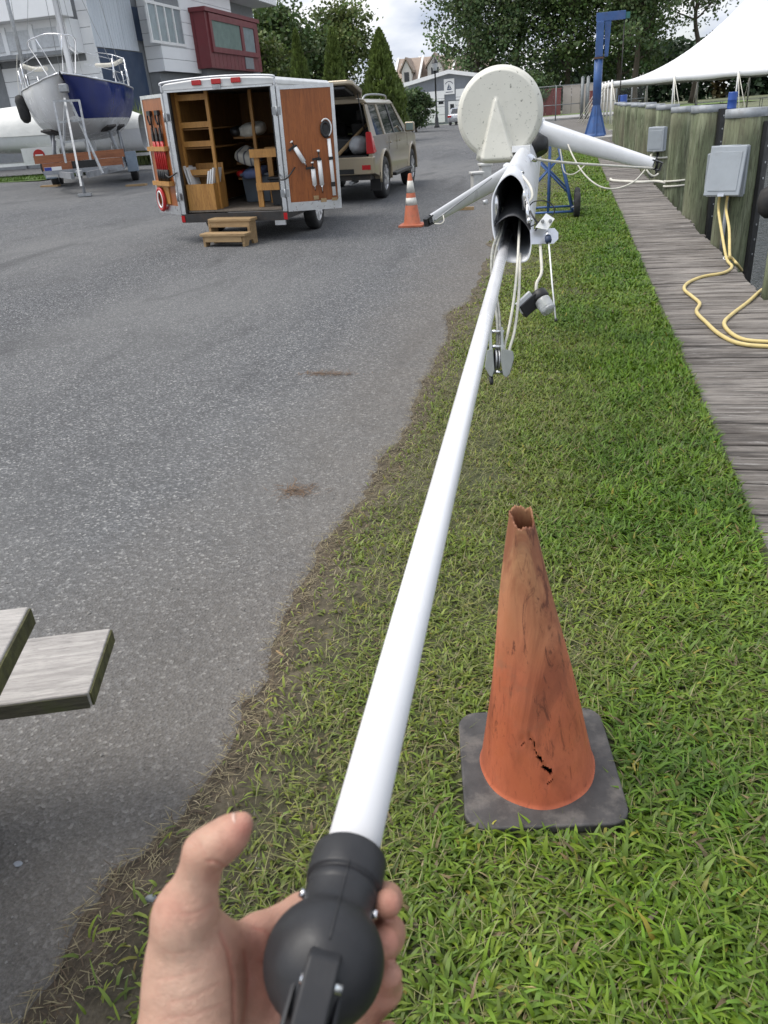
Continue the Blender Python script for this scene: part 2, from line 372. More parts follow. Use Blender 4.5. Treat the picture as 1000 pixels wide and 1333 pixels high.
def lawn_points(n, y0, y1, x1=.71):
    Y = rng.uniform(y0, y1, n); X = rng.uniform(-1.12, x1+.03, n)
    e = edge_x(Y)
    lim = .70+.03*vnoise(Y*7, 1, 9)
    t = (X-e)
    dens = np.clip((t-.01)/.34, 0, 1)**1.1
    patch = vnoise(X*3.1, Y*2.3, 11)*.6+vnoise(X*8, Y*7, 12)*.4
    dens = dens*(1-.75*np.clip((1.5-Y)/.8, 0, 1)*np.clip((.38-t)/.25, 0, 1))
    dens = dens*np.clip(.35+1.3*patch, 0, 1)
    lush = np.clip((t-.42)/.60, 0, 1)
    dens = np.maximum(dens, lush*.75)
    keep = (rng.random(n) < dens) & (t > .0) & (X < lim)
    X, Y = X[keep], Y[keep]
    # nothing grows under the cone's base
    k2 = ~((np.abs(X+.026) < .195) & (np.abs(Y-1.425) < .195))
    X, Y = X[k2], Y[k2]; t = X-edge_x(Y)
    return X, Y, t
def lawn(name, n, y0, y1, L0, L1, W0, W1, segs, label):
    X, Y, t = lawn_points(n, y0, y1); m = len(X)
    lush = np.clip((t-.36)/.85, 0, 1)*.80+.22*vnoise(X*2.2, Y*1.6, 21)
    pt = vnoise(X*1.9, Y*1.5, 5)*.6+vnoise(X*5.5, Y*4.8, 6)*.4
    lush = np.clip(lush+.85*(pt-.5), 0, 1)
    r_ = rng.random(m)
    green = np.array([.142, .252, .017]); deep = np.array([.066, .152, .016]); olive = np.array([.25, .285, .058]); straw = np.array([.46, .40, .22]); brown = np.array([.20, .155, .075])
    C = olive*(1-lush[:, None])+green*lush[:, None]
    far = np.clip((X+.1)/.8, 0, 1)*np.clip((2.6-Y)/1.2, 0, 1)
    dk = np.clip((vnoise(X*4, Y*3.4, 31)-.35)*1.2+.55*far, 0, 1)[:, None]*lush[:, None]; C = C*(1-.75*dk)+deep*.75*dk
    pd = .50*(1-lush)**1.3+.04
    dry = r_ < pd; C[dry] = straw*rng.uniform(.55, 1.1, dry.sum())[:, None]
    br = (r_ > .992-.05*(1-lush)); C[br] = brown
    yl = (rng.random(m) < .02); C[yl] = np.array([.32, .30, .05])
    C = C*rng.uniform(.55, 1.35, m)[:, None]*np.stack([rng.uniform(.88, 1.12, m), np.ones(m), rng.uniform(.8, 1.3, m)], 1)
    Ln = rng.uniform(L0, L1, m)*(.50+.62*lush)*np.where(dry, .8, 1); Wd = rng.uniform(W0, W1, m)*np.where(dry, .45, 1)*(.65+.45*lush)
    lean = np.clip(.22+.95*rng.beta(2.0, 1.6, m)+.25*dry, .1, 1.25)
    z = .012+.012*vnoise(X*6, Y*6, 1)+rng.random(m)*.012*lush+np.array([gz(a) for a in X])
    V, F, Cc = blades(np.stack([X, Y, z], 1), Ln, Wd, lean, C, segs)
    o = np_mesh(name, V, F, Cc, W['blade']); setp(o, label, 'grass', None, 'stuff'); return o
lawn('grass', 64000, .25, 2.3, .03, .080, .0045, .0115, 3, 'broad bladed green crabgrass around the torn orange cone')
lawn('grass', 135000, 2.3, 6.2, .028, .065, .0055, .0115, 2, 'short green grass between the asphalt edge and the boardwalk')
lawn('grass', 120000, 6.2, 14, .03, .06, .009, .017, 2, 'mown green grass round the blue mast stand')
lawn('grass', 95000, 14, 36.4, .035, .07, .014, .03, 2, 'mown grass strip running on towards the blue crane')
# low matted stems all through the near lawn
m = 16000; Y = rng.uniform(.3, 4.5, m); X = rng.uniform(-.7, .68, m); kk = ~((np.abs(X+.026) < .195) & (np.abs(Y-1.425) < .195)); X, Y = X[kk], Y[kk]; m = len(X)
C = np.where(rng.random((m, 1)) < .55, np.array([[.34, .33, .14]]), np.array([[.16, .20, .05]]))*rng.uniform(.6, 1.2, (m, 1))
V, F, Cc = blades(np.stack([X, Y, .022+.02*rng.random(m)], 1), rng.uniform(.03, .09, m), rng.uniform(.0014, .003, m), rng.uniform(.7, 1.35, m), C, 2, .3)
setp(np_mesh('grass', V, F, Cc, W['blade']), 'thin pale grass stems matted among the broad blades', 'grass', None, 'stuff')
# fine thatch of dry stems on the margin
m = 19000; Y = rng.uniform(.25, 7, m); X = edge_x(Y)+np.abs(rng.normal(.08, .26, m))-.02
C = np.where(rng.random((m, 1)) < .6, np.array([[.40, .34, .20]]), np.array([[.17, .12, .075]]))*rng.uniform(.6, 1.2, (m, 1))
V, F, Cc = blades(np.stack([X, Y, .012+0*X+.02*SLOPE], 1), rng.uniform(.015, .05, m), rng.uniform(.0012, .0028, m), rng.uniform(1.2, 1.42, m), C, 2, .12)
setp(np_mesh('dry_thatch', V, F, Cc, W['blade']), 'matted dry straw on the dirt margin of the lawn', 'thatch', None, 'stuff')
# weeds' dry tufts lying on the asphalt
for px, py, cx, cy, m, lb in ((388, 640, .10, .07, 110, 'small brown tuft of dried weed lying on the asphalt'), (425, 487, .20, .035, 150, 'long thin smear of dry straw across the asphalt')):
    b = lot(px, py); X = rng.normal(b.x, cx*.5, m); Y = rng.normal(b.y, cy*.5, m)
    C = np.array([[.30, .19, .11]])*rng.uniform(.5, 1.2, (m, 1))
    V, F, Cc = blades(np.stack([X, Y, np.full(m, b.z+.003)], 1), rng.uniform(.03, .085, m), rng.uniform(.0018, .0036, m), rng.uniform(1.2, 1.42, m), C, 2, .08)
    setp(np_mesh('dry_weed', V, F, Cc, W['blade']), lb, 'dry weed', None, 'stuff')
# loose grit on the lot
m = 900; Y = rng.uniform(.3, 6, m); X = edge_x(Y)-np.abs(rng.exponential(.35, m))
V = []; F = []; C = []
for i in range(m):
    s_ = rng.uniform(.0015, .0045)*(1.8 if rng.random() < .06 else 1); b = len(V); p = np.array([X[i], Y[i], gz(X[i])+s_*.35])
    for dx_, dy_, dz_ in ((1, 0, 0), (0, 1, 0), (-1, 0, 0), (0, -1, 0), (.1, .1, .8), (0, 0, -.6)):
        V.append(p+np.array([dx_, dy_, dz_])*s_*rng.uniform(.7, 1.3, 3)); C.append(np.array([.24, .23, .21])*rng.uniform(.35, 1.5))
    F += [(b, b+1, b+4, b+4), (b+1, b+2, b+4, b+4), (b+2, b+3, b+4, b+4), (b+3, b, b+4, b+4)]
mb = MB(); mb.add(V, [q_[:3] for q_ in F]); W['grit'] = mk('grit', (.22, .21, .195), .9, var=.5, scale=60)
setp(mb.build('grit', W['grit']), 'loose grit scattered over the asphalt by the lawn', 'grit', None, 'stuff')
def stone(label, p, r_, c, seed):
    bm = bmesh.new(); bmesh.ops.create_icosphere(bm, subdivisions=2, radius=1); rg = random.Random(seed)
    ax = [Vector((rg.gauss(0, 1), rg.gauss(0, 1), rg.gauss(0, 1))).normalized() for _ in range(9)]; cut = [rg.uniform(.62, .95) for _ in ax]
    for v_ in bm.verts:
        for a, k in zip(ax, cut):
            d = v_.co.dot(a)
            if d > k: v_.co -= a*(d-k)
        v_.co = Vector((v_.co.x*r_[0], v_.co.y*r_[1], v_.co.z*r_[2]))
    me = bpy.data.meshes.new('stone'); bm.to_mesh(me); bm.free(); o = bpy.data.objects.new('stone', me); COL.objects.link(o)
    me.materials.append(mk('stone_'+str(seed), c, .85, var=.25, scale=30, bump=.3, bscale=120)); o.location = p; setp(o, label, 'stone')
p = onz(197, 1172, .012); stone('flat blue grey stone on the dirt beside the thumb', (p.x, p.y, .016), (.016, .011, .008), (.23, .25, .26), 2)
p = onz(336, 1134, .015); stone('small rounded grey pebble in the dry grass', (p.x, p.y, .024), (.0055, .0045, .004), (.28, .27, .26), 5)
p = lot(24, 1125); stone('pale bluish pebble pressed into the dusty asphalt', (p.x, p.y, p.z+.002), (.012, .009, .004), (.27, .29, .32), 8)
p = lot(366, 855); one('twig', 'short pale twig lying on the asphalt edge', 'twig', MB().tube([p+Vector((-.022, .02, .006)), p+Vector((.0, .003, .009)), p+Vector((.028, -.018, .006))], [.003, .0045, .003], 8), W['raw_pine'], p)

# ------------------------------------------------------------------ boardwalk of cross planks
q = NM('weathered_deck')
b1 = q.noise(2.0, 5, .6, (.7, 2.2, 1), .6); s1 = q.noise(5, 8, .74, (.35, 5, 5), .4); s2 = q.noise(9, 8, .82, (.35, 6.5, 6.5), .8)
c = q.ramp(b1, [(.34, (.075, .063, .054)), (.5, (.150, .132, .116)), (.66, (.24, .215, .19))])
c = q.mix(q.ramp(s1, [(.36, .8), (.5, 0.)]), c, (.030, .027, .025)); c = q.mix(q.ramp(s1, [(.52, 0.), (.66, .75)]), c, (.32, .30, .275))
c = q.mix(q.ramp(s2, [(.57, 0.), (.66, .85)]), c, (.46, .44, .415)); c = q.mix(q.ramp(s2, [(.34, .9), (.42, 0.)]), c, (.016, .014, .012))
q.col(c); q.rough(.92); q.bump(q.math('ADD', s1, s2), .8, .006); W['deck'] = q.m
bw = struct('boardwalk', MB().box(.76, .84, 1.0, 36.4, -.30, -.045).box(1.06, 1.14, 1.0, 36.4, -.30, -.045).box(1.36, 1.44, 1.0, 36.4, -.30, -.045), W['deck'])
Y = 1.0; rest = MB(); pw = .142; k = 0
protos = []
for i in range(6):
    mb = MB(); w_ = pw-.005-.004*random.random()
    nseg = 6; pts0 = []; 
    for j in range(nseg+1):
        x = -.425+.835*j/nseg; h = .0015*random.uniform(-1, 1); e0 = -w_/2+random.uniform(0, .004); e1 = w_/2-random.uniform(0, .004)
        pts0 += [(x, e0, -.038), (x, e1, -.038), (x, e1, h-.003), (x, e1-.006, h), (x, e0+.006, h), (x, e0, h-.003)]
    fs = [(j*6+a, j*6+(a+1) % 6, (j+1)*6+(a+1) % 6, (j+1)*6+a) for j in range(nseg) for a in range(6)]
    fs += [tuple(range(6)), tuple(nseg*6+a for a in range(6))]
    protos.append(mb.add(pts0, fs).build('plank', W['deck'], bw))
used = set()
while Y < 36.3:
    sh = random.uniform(-.02, .02)
    if Y < 13:
        pi = random.randrange(6)
        o = protos[pi] if pi not in used else protos[pi].copy()
        if pi in used: COL.objects.link(o)
        used.add(pi); o.location = (1.125+sh, Y, random.uniform(-.003, .003)); o.rotation_euler = (0, random.uniform(-.003, .003), random.choice((0, math.pi))+random.uniform(-.004, .004))
    else:
        rest.box(.70+sh, 1.535+sh, Y-pw/2+.003, Y+pw/2-.003, -.04, random.uniform(-.004, .003))
    Y += pw
o = rest.build('plank', W['deck'], bw); o['kind'] = 'stuff'
W['edgebeam'] = m_wood('edge_beam', (.08, .07, .06), (.25, .23, .2), (9, 1, 9), 3, .85, .5)
MB().box(1.46, 1.515, 1.0, 36.4, -.32, -.05).build('rim_board', W['edgebeam'], bw)
# ------------------------------------------------------------------ torn orange cone in the grass
def cone_orange(name, worn):
    q = NM(name); x_, y_, z_ = q.xyz()
    base = q.ramp(q.noise(5, 6, .65, (1, 1, .5)), [(.3, (.40, .095, .045)), (.55, (.49, .145, .070)), (.8, (.53, .20, .105))])
    if worn:
        up_ = q.n('ShaderNodeMapRange'); up_.inputs['From Min'].default_value = .42; up_.inputs['From Max'].default_value = .78; q.l(q.math('ADD', z_, q.math('MULTIPLY', q.noise(9, 5, .65), .12)), up_.inputs['Value'])
        base = q.mix(q.math('MULTIPLY', up_.outputs[0], .75), base, (.46, .30, .15))
        base = q.mix(q.ramp(q.noise(7, 7, .7, (1, 1, .22), 1.2), [(.47, 0.), (.60, .7)]), base, (.23, .065, .035))   # scuffs running down
        base = q.mix(q.ramp(q.noise(26, 8, .75, (1, 1, .25), 2.), [(.56, 0.), (.64, .8)]), base, (.10, .03, .02))
        base = q.mix(q.ramp(q.noise(11, 6, .7), [(.58, 0.), (.75, .45)]), base, (.20, .13, .08))
        lo = q.n('ShaderNodeMapRange'); lo.inputs['From Min'].default_value = .30; lo.inputs['From Max'].default_value = .06; lo.inputs['To Max'].default_value = .35; q.l(z_, lo.inputs['Value'])
        base = q.mix(lo.outputs[0], base, (.55, .125, .05))
    else:
        base = q.mix(q.ramp(q.noise(18, 6, .7), [(.5, 0.), (.7, .5)]), base, (.2, .09, .05))
    q.col(base); q.rough(q.ramp(q.noise(20, 5), [(.3, .42), (.7, .7)])); q.bump(q.noise(40, 6, .7, (1, 1, .4)), .25, .004); return q.m
W['cone_worn'] = cone_orange('faded_orange_plastic', True); W['cone'] = cone_orange('orange_plastic', False)
W['cone_base'] = mk('dirty_black_rubber', (.050, .047, .046), .6, var=.35, scale=16, dirt=.6, dirtc=(.19, .17, .15), bump=.3, bscale=70)
def rsq(h, r_, n=7):
    o = []
    for cx, cy, a in ((1, 1, 0), (-1, 1, 90), (-1, -1, 180), (1, -1, 270)):
        for k in range(n+1):
            t = R(a+90*k/n); o.append((cx*(h-r_)+r_*math.cos(t), cy*(h-r_)+r_*math.sin(t)))
    return o
t = thing('traffic_cone', 'faded orange traffic cone with broken tip and torn side standing in the grass', 'traffic cone', (-.026, 1.425, .033), (R(1.2), R(-1.5), R(10)))
mb = MB(); mb.prism(rsq(.187, .05), lambda a, b: (a, b, 0), lambda a, b: (a, b, .026)); mb.build('base_plate', W['cone_base'], t, bevel=.006, seg=3)
NT, NZ = 220, 150; Hc = .70; rb, rtp = .1365, .0245
lx, ly = -.030, .0                       # the tired cone leans to one side
th0 = R(-93)                             # the side that faces the camera
crack = [(-.34, .170), (-.22, .186), (-.06, .192), (-.09, .165), (.0, .142), (.07, .118), (.19, .100), (.20, .082), (.10, .064)]
keepv = {}; V = []; F = []
def topz(k):
    a = 2*math.pi*k/NT; return Hc+.004*math.sin(a*2+1.)+.0035*math.sin(4*a+.5)+.002*math.sin(9*a+2)+.0012*math.sin(23*a)+.013*math.sin(a-.2)-.010*math.exp(-((((a+1.2) % 6.283)-.6)/.25)**2)
for sgn in (0, 1):                       # outer and inner skin
    for j in range(NZ+1):
        for k in range(NT):
            tt = j/NZ; z = tt*topz(k); a = 2*math.pi*k/NT; r_ = rb+(rtp-rb)*min(1, z/Hc)-.0035*sgn
            r_ += .003*max(0, 1-z/.012)**2
            r_ += .0018*math.sin(3*a+z*9)+.0010*math.sin(7*a-13*z)
            da = ((a-th0+math.pi) % (2*math.pi))-math.pi
            for i in range(len(crack)-1):
                cxm, czm = (crack[i][0]+crack[i+1][0])/2, (crack[i][1]+crack[i+1][1])/2
                d = math.hypot((da-cxm)*.12, z-czm); r_ += .0022*math.exp(-(d/.014)**2)*(1 if da > cxm else -1)
            V.append((r_*math.cos(a)+lx*(z/Hc)**1.1, r_*math.sin(a)+ly*z, .026+z-.004*sgn*(j == 0)))
def dseg(p, a, b):
    ax, ay = a; bx, by = b; t_ = max(0, min(1, ((p[0]-ax)*(bx-ax)+(p[1]-ay)*(by-ay))/((bx-ax)**2+(by-ay)**2+1e-12)))
    return math.hypot(p[0]-ax-t_*(bx-ax), p[1]-ay-t_*(by-ay))
holes = set()
for j in range(NZ):
    for k in range(NT):
        z = (j+.5)/NZ*Hc; a = 2*math.pi*(k+.5)/NT; da = ((a-th0+math.pi) % (2*math.pi))-math.pi
        if abs(da) < .5 and z < .3:
            pts = [(u*.12, w_) for u, w_ in crack]; d = min(dseg((da*.12, z), pts[i], pts[i+1]) for i in range(len(pts)-1))
            wd = .0011+.0085*math.exp(-((z-.12)/.026)**2)*(.5+.5*math.sin(z*190))
            if d < wd: holes.add((j, k))
N1 = (NZ+1)*NT
for j in range(NZ):
    for k in range(NT):
        if (j, k) in holes: continue
        q_ = (j*NT+k, j*NT+(k+1) % NT, (j+1)*NT+(k+1) % NT, (j+1)*NT+k); F.append(q_); F.append(tuple(i+N1 for i in q_[::-1]))
for k in range(NT): F.append((NZ*NT+k, NZ*NT+(k+1) % NT, N1+NZ*NT+(k+1) % NT, N1+NZ*NT+k))
o = MB().add(V, F, True).build('cone_body', W['cone_worn'], t, fix=False); setp(o, 'orange cone body with jagged torn tip and a split low on its side')

# ------------------------------------------------------------------ striped cone on the lot
b = lot(537, 294); t = thing('traffic_cone', 'orange traffic cone with two white reflective bands on the asphalt by the car', 'traffic cone', b)
W['reflective'] = mk('reflective_white', (.66, .65, .6), .5, var=.1, scale=20, dirt=.35)
mb = MB(); mb.prism(rsq(.18, .03, 4), lambda a, b_: (a, b_, 0), lambda a, b_: (a, b_, .03)); mb.build('base_plate', W['cone'], t, bevel=.005)
rz = lambda z: .125+(.024-.125)*z/.70
mb = MB(); mb.lathe([(rz(0)+.01, .03), (rz(.02), .045), (rz(.69), .70), (rz(.70)-.006, .71), (rz(.7)-.012, .69)], 28); mb.build('cone_body', W['cone'], t)
for z0, z1 in ((.29, .39), (.455, .615)):
    MB().lathe([(rz(z0-.01)+.0005, z0), (rz(z0-.01)+.0022, z0), (rz(z1-.01)+.0022, z1), (rz(z1-.01)+.0005, z1)], 28).build('reflective_band', W['reflective'], t)

# ------------------------------------------------------------------ picnic table, only its end in view
W['bench'] = m_wood('silvered_bench_wood', (.20, .185, .175), (.50, .47, .44), (1, 11, 11), 5.5, .8, .7)
W['moss'] = mk('mossy_end_grain', (.062, .062, .022), .9, var=.5, scale=38, bump=.8, bscale=120, dirt=.6, dirtc=(.03, .025, .018))
W['shade_moss_side'] = m_wood('shaded_mossy_grain', (.035, .033, .022), (.11, .10, .07), (1, 11, 11), 5, .9, .6, moss=.6)  # mossy wood, darkened so the near face's shade is in its colour
U = Vector((-.945, -.327, 0)); N_ = Vector((.327, -.945, 0)); ang = math.atan2(U.y, U.x)
org = U*.55; t = thing('picnic_table', 'weathered grey wooden picnic table with mossy plank ends on the asphalt', 'picnic table', (org.x, org.y, .002), (0, 0, ang))
sgn = 1 if Vector((-math.sin(ang), math.cos(ang), 0)).dot(N_) > 0 else -1
# local: +x along the planks away from the visible end, +y = -N_ direction
def plank(nm, x0, x1, y0, y1, z0, z1):
    yj = [random.uniform(-.003, .003) for _ in range(4)]; n = 7; V = []
    for j in range(n+1):
        x = x0+(x1-x0)*j/n; V += [(x, y0+random.uniform(0, .003), z0), (x, y1-random.uniform(0, .003), z0), (x, y1, z1+random.uniform(-.0015, .0015)), (x, y0, z1+random.uniform(-.0015, .0015))]
    fs = [(j*4+a, j*4+(a+1) % 4, (j+1)*4+(a+1) % 4, (j+1)*4+a) for j in range(n) for a in range(4)]+[(0, 1, 2, 3), (n*4, n*4+1, n*4+2, n*4+3)]
    o = MB().add(V, fs).build(nm, W['bench'], t, bevel=.004, seg=2)
    c0 = MB().add([(x0-.0022, y0+.004, z0+.003), (x0-.0022, y1-.004, z0+.003), (x0-.0022, y1-.004, z1-.004), (x0-.0022, y0+.004, z1-.004)], [(0, 1, 2, 3)])
    c0.build('mossy_end', W['moss'], o, solid=.004)
    yn = y0 if sgn < 0 else y1; yn += -.0022 if sgn < 0 else .0022
    MB().add([(x0+.004, yn, z0+.002), (x1-.004, yn, z0+.002), (x1-.004, yn, z1-.004), (x0+.004, yn, z1-.004)], [(0, 1, 2, 3)]).build('shaded_mossy_side', W['shade_moss_side'], o, solid=.003)
    return o
def yy(tn): return sgn*tn
for a, b_ in ((-1.245, -1.005), (-.985, -.745)): plank('top_plank', .01, 1.85, *sorted((yy(a), yy(b_))), .71, .75)
for a, b_ in ((-1.595, -1.355),): plank('bench_plank', 0, 1.85, *sorted((yy(a), yy(b_))), .41, .45)
for x in (.42, 1.43):
    for s_ in (0, 1):
        ya, yb = (-1.45, -1.10) if s_ == 0 else (-.62, -.86)
        MB().beam((x, yy(ya), 0), (x, yy(yb), .70), .04, .14, (1, 0, 0)).build('leg', W['bench'], t)
    MB().box(x+.04, x+.08, *sorted((yy(-1.6), yy(-.66))), .32, .41).build('cross_beam', W['bench'], t)
    MB().box(x+.04, x+.08, *sorted((yy(-1.2), yy(-.78))), .62, .71).build('cross_beam', W['bench'], t)

# ------------------------------------------------------------------ white whisker pole held in the hand
p0 = atD(425, 1240, .47); p1 = atD(656, 322, 2.95); ax = (p1-p0).normalized()
toc = (Vector(CAM)-p0); fr = (toc-ax*toc.dot(ax)).normalized(); sdv = ax.cross(fr)
t = thing('whisker_pole', 'long white pole with black bulb end, held in the hand and running into the mast', 'pole', p0)
W['polewhite'] = mk('gloss_white_tube', (.76, .76, .775), .27, var=.006, scale=1.5)
W['endblack'] = mk('black_moulded_rubber', (.016, .016, .018), .5, var=.25, scale=25, bump=.25, bscale=320, bdist=.0006, dirt=.12, dirtc=(.08, .08, .08))
MB().tube([p0+ax*s_ for s_ in (.05, .6, 1.4, (p1-p0).length+.6)], .0187, 28).build('tube', W['polewhite'], t, world=True)
Mx = Matrix(((sdv.x, fr.x, ax.x, p0.x), (sdv.y, fr.y, ax.y, p0.y), (sdv.z, fr.z, ax.z, p0.z), (0, 0, 0, 1)))
Rb = .0366; cb0 = -.006
prof = [(.003, -.054), (.0085, -.053), (.0115, -.048), (.0155, -.0425)]+[(math.sqrt(Rb**2-(z-cb0)**2), z) for z in np.linspace(-.037, .0205, 16)]
prof += [(.0239, .0245), (.0234, .028), (.0231, .033), (.0233, .0365), (.0233, .037), (.0237, .0375), (.0237, .0440), (.0231, .0445), (.0231, .0460), (.0252, .0465), (.0257, .048), (.0257, .066), (.0252, .0685), (.0235, .070), (.019, .0703)]
o = MB().lathe(prof, 56, Mx).build('bulb_end', W['endblack'], t, world=True)
def inM(x, y, z): return Mx@Vector((x, y, z))
# raised jaw trigger on the camera side, ribs, bolts and steel plunger
jp = [(-.017, .0325), (-.026, .0375), (-.036, .0345), (-.047, .0275), (-.058, .0205), (-.066, .0145), (-.066, .004), (-.045, .008), (-.015, .025)]
MB().prism(jp, lambda a, b: inM(-.0095, b, a), lambda a, b: inM(.0095, b, a)).build('jaw_trigger', W['endblack'], t, world=True, bevel=.0022, seg=3)
for s_ in (-1, 1):
    MB().prism([(-.026, .016), (-.031, .0235), (-.043, .0155), (-.054, .009), (-.045, .006)], lambda a, b: inM(s_*.0125, b*.95, a), lambda a, b: inM(s_*.0155, b*.80, a)).build('rib', W['endblack'], t, world=True, bevel=.001)
MB().cyl(inM(-.0105, .0280, -.035), inM(.0135, .0280, -.035), .0030, n=14).build('bolt', W['chrome'], t, world=True)
MB().tube([inM(0, .010, -.058), inM(0, .010, -.070), inM(0, .010, -.078), inM(0, .010, -.082)], [.0075, .008, .0068, .003], 16).build('plunger', W['chrome'], t, world=True)
MB().tube([inM(0, r_+.0001, z) for r_, z in prof[10:-4]], .0007, 6).build('mould_seam', W['endblack'], t, world=True)
for s_ in (-1, 1): MB().cyl(inM(s_*.0222, .004, .030), inM(s_*.0258, .005, .030), .0028, n=12).build('rivet', W['chrome'], t, world=True)

# ------------------------------------------------------------------ the mast lying on stands, radome and spreaders on it
c0 = Vector((-.198, 3.0, 1.135)); c1 = Vector((-.46, 12.7, 1.18))
def mc(Y): return c0+(c1-c0)*((Y-c0.y)/(c1.y-c0.y))
t = thing('sailboat_mast', 'grey aluminium sailboat mast lying level above the grass, open end forward, white radome on top', 'mast', (c0.x, c0.y, 1.0))
sec = [(-.011, .146), (-.050, .120), (-.074, .070), (-.075, .01), (-.070, -.04), (-.056, -.088), (-.040, -.126), (-.012, -.146), (.030, -.150), (.060, -.142), (.072, -.105), (.073, -.04), (.064, .03), (.046, .085), (.024, .126)]
S2 = [Vector((a, 0, b)) for a, b in sec]; out_ = spline(S2, 5, True); n = len(out_)
def inset(pts, d):
    r_ = []
    for i, p in enumerate(pts):
        tg = (pts[(i+1) % len(pts)]-pts[i-1]).normalized(); nr = Vector((tg.z, 0, -tg.x)); cen = Vector((0, 0, 0))
        if nr.dot(cen-p) < 0: nr = -nr
        r_.append(p+nr*d)
    return r_
inn = inset(out_, .0045)
Ys = [3.0, 3.4, 4, 5, 7, 9, 11, 12.7]; V = []; F = []
for Y in Ys:
    c = mc(Y); V += [c+p+Vector((0, (.045*(p.z/.15)) if Y == 3.0 else 0, 0)) for p in out_]
for Y in Ys:
    c = mc(Y); V += [c+p+Vector((0, (.045*(p.z/.15)) if Y == 3.0 else 0, 0)) for p in inn]
m = len(Ys); k0 = m*n
for j in range(m-1):
    for i in range(n):
        F.append((j*n+i, j*n+(i+1) % n, (j+1)*n+(i+1) % n, (j+1)*n+i)); F.append((k0+j*n+i, k0+(j+1)*n+i, k0+(j+1)*n+(i+1) % n, k0+j*n+(i+1) % n))
rim = [(i, (i+1) % n, k0+(i+1) % n, k0+i) for i in range(n)]
mb = MB().add(V, F, True); mb.f += [list(q_) for q_ in rim]; mb.sm += [False]*n
W['mast'] = mk('anodised_mast', (.66, .67, .69), .36, .15, var=.06, scale=3, stretch=(3, .3, 3))
mb.build('tube', W['mast'], t, world=True)
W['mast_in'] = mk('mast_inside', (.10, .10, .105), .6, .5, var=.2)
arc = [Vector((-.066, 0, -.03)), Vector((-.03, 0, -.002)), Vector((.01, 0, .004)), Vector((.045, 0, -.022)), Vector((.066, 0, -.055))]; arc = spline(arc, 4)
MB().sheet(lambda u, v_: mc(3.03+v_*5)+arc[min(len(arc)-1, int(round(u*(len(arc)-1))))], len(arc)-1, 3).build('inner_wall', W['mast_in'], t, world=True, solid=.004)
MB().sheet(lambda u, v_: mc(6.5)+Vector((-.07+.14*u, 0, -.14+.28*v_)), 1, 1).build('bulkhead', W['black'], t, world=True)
for x, z, ln in ((-.062, .03, .09), (.045, .055, .07)):         # polished rollers just inside the opening
    p = mc(3.05)+Vector((x, .0, z)); MB().tube([p+Vector((0, 0, ln/2)), p+Vector((0, 0, ln*.2)), p-Vector((0, 0, ln/2))], [.009, .0125, .010], 12).build('roller', W['chrome'], t, world=True)
# spreaders
def spreader(root, tip, c_r, c_t, label):
    root, tip = Vector(root), Vector(tip); d = (tip-root); a, u, dd = frame_from(d, (0, 0, 1)); V = []; n = 20; m = 8
    for j in range(m+1):
        s_ = j/m; ch = c_r+(c_t-c_r)*s_; c = root+d*s_
        for k in range(n):
            th = 2*math.pi*k/n; V.append(c+u*(math.sin(th)*ch*.5)+a*(math.cos(th)*ch*.24))
    fs = [(j*n+k, j*n+(k+1) % n, (j+1)*n+(k+1) % n, (j+1)*n+k) for j in range(m) for k in range(n)]
    mb = MB().add(V, fs, True); o = mb.build('spreader', W['mast'], t, world=True); setp(o, label)
    e = MB()
    e.beam(tip-dd*.012+u*c_t*.36, tip+dd*.05+u*c_t*.30, .03, .006, u).beam(tip-dd*.012-u*c_t*.36, tip+dd*.05-u*c_t*.30, .03, .006, u)
    e.beam(tip+dd*.045+u*c_t*.32, tip+dd*.045-u*c_t*.32, .03, .007, dd).cyl(tip+dd*.02+u*c_t*.4, tip+dd*.02-u*c_t*.4, .006, n=8)
    e.build('end_fitting', W['black'], t, world=True)
    MB().beam(root-dd*.05, root+dd*.09, .09, c_r*1.08, u).build('spreader_root', W['mast'], t, world=True, bevel=.02)
LT = atD(561, 286, 4.55); RT = atD(851, 214, 4.65); rt_ = mc(5.55)
spreader(rt_+Vector((-.07, -.06, -.02)), LT, .115, .062, 'left spreader drooping towards the asphalt'); MB().tube([atD(690, 178, 4.9), atD(700, 190, 4.85), atD(704, 200, 4.85)], [.05, .075, .05], 14).build('spreader_boot', W['black'], t, world=True)
spreader(atD(688, 167, 4.95), RT, .145, .070, 'right spreader reaching over the boardwalk')
# radome: shallow dish, underside towards the open mast end
q = NM('radome_white'); q.b.inputs['Specular IOR Level'].default_value = .4
c = q.ramp(q.noise(3, 5), [(.3, (.62, .605, .53)), (.7, (.70, .685, .61))])
c = q.mix(q.ramp(q.noise(38, 5, .7), [(.60, 0.), (.67, .8)]), c, (.16, .16, .13)); c = q.mix(q.ramp(q.noise(7, 6, .75), [(.55, 0.), (.75, .3)]), c, (.36, .36, .29))
c = q.mix(q.math('MULTIPLY', q.ramp(q.vor(60), [(.12, .8), (.2, 0.)]), q.ramp(q.noise(9, 4, .6), [(.5, 0.), (.62, 1.)])), c, (.18, .18, .15))
q.col(c); q.rough(.5); q.bump(q.noise(60, 4), .1, .002); W['radome'] = q.m
rc = atD(650, 148, 4.2); NR, NT2 = 46, 128; V = []; F = []
def rout(a): 
    x, z = math.cos(a), math.sin(a); e = .235
    if z < 0 and abs(x) < .52: e = min(.262, max(.235, .248/max(.2, -z)))
    return e
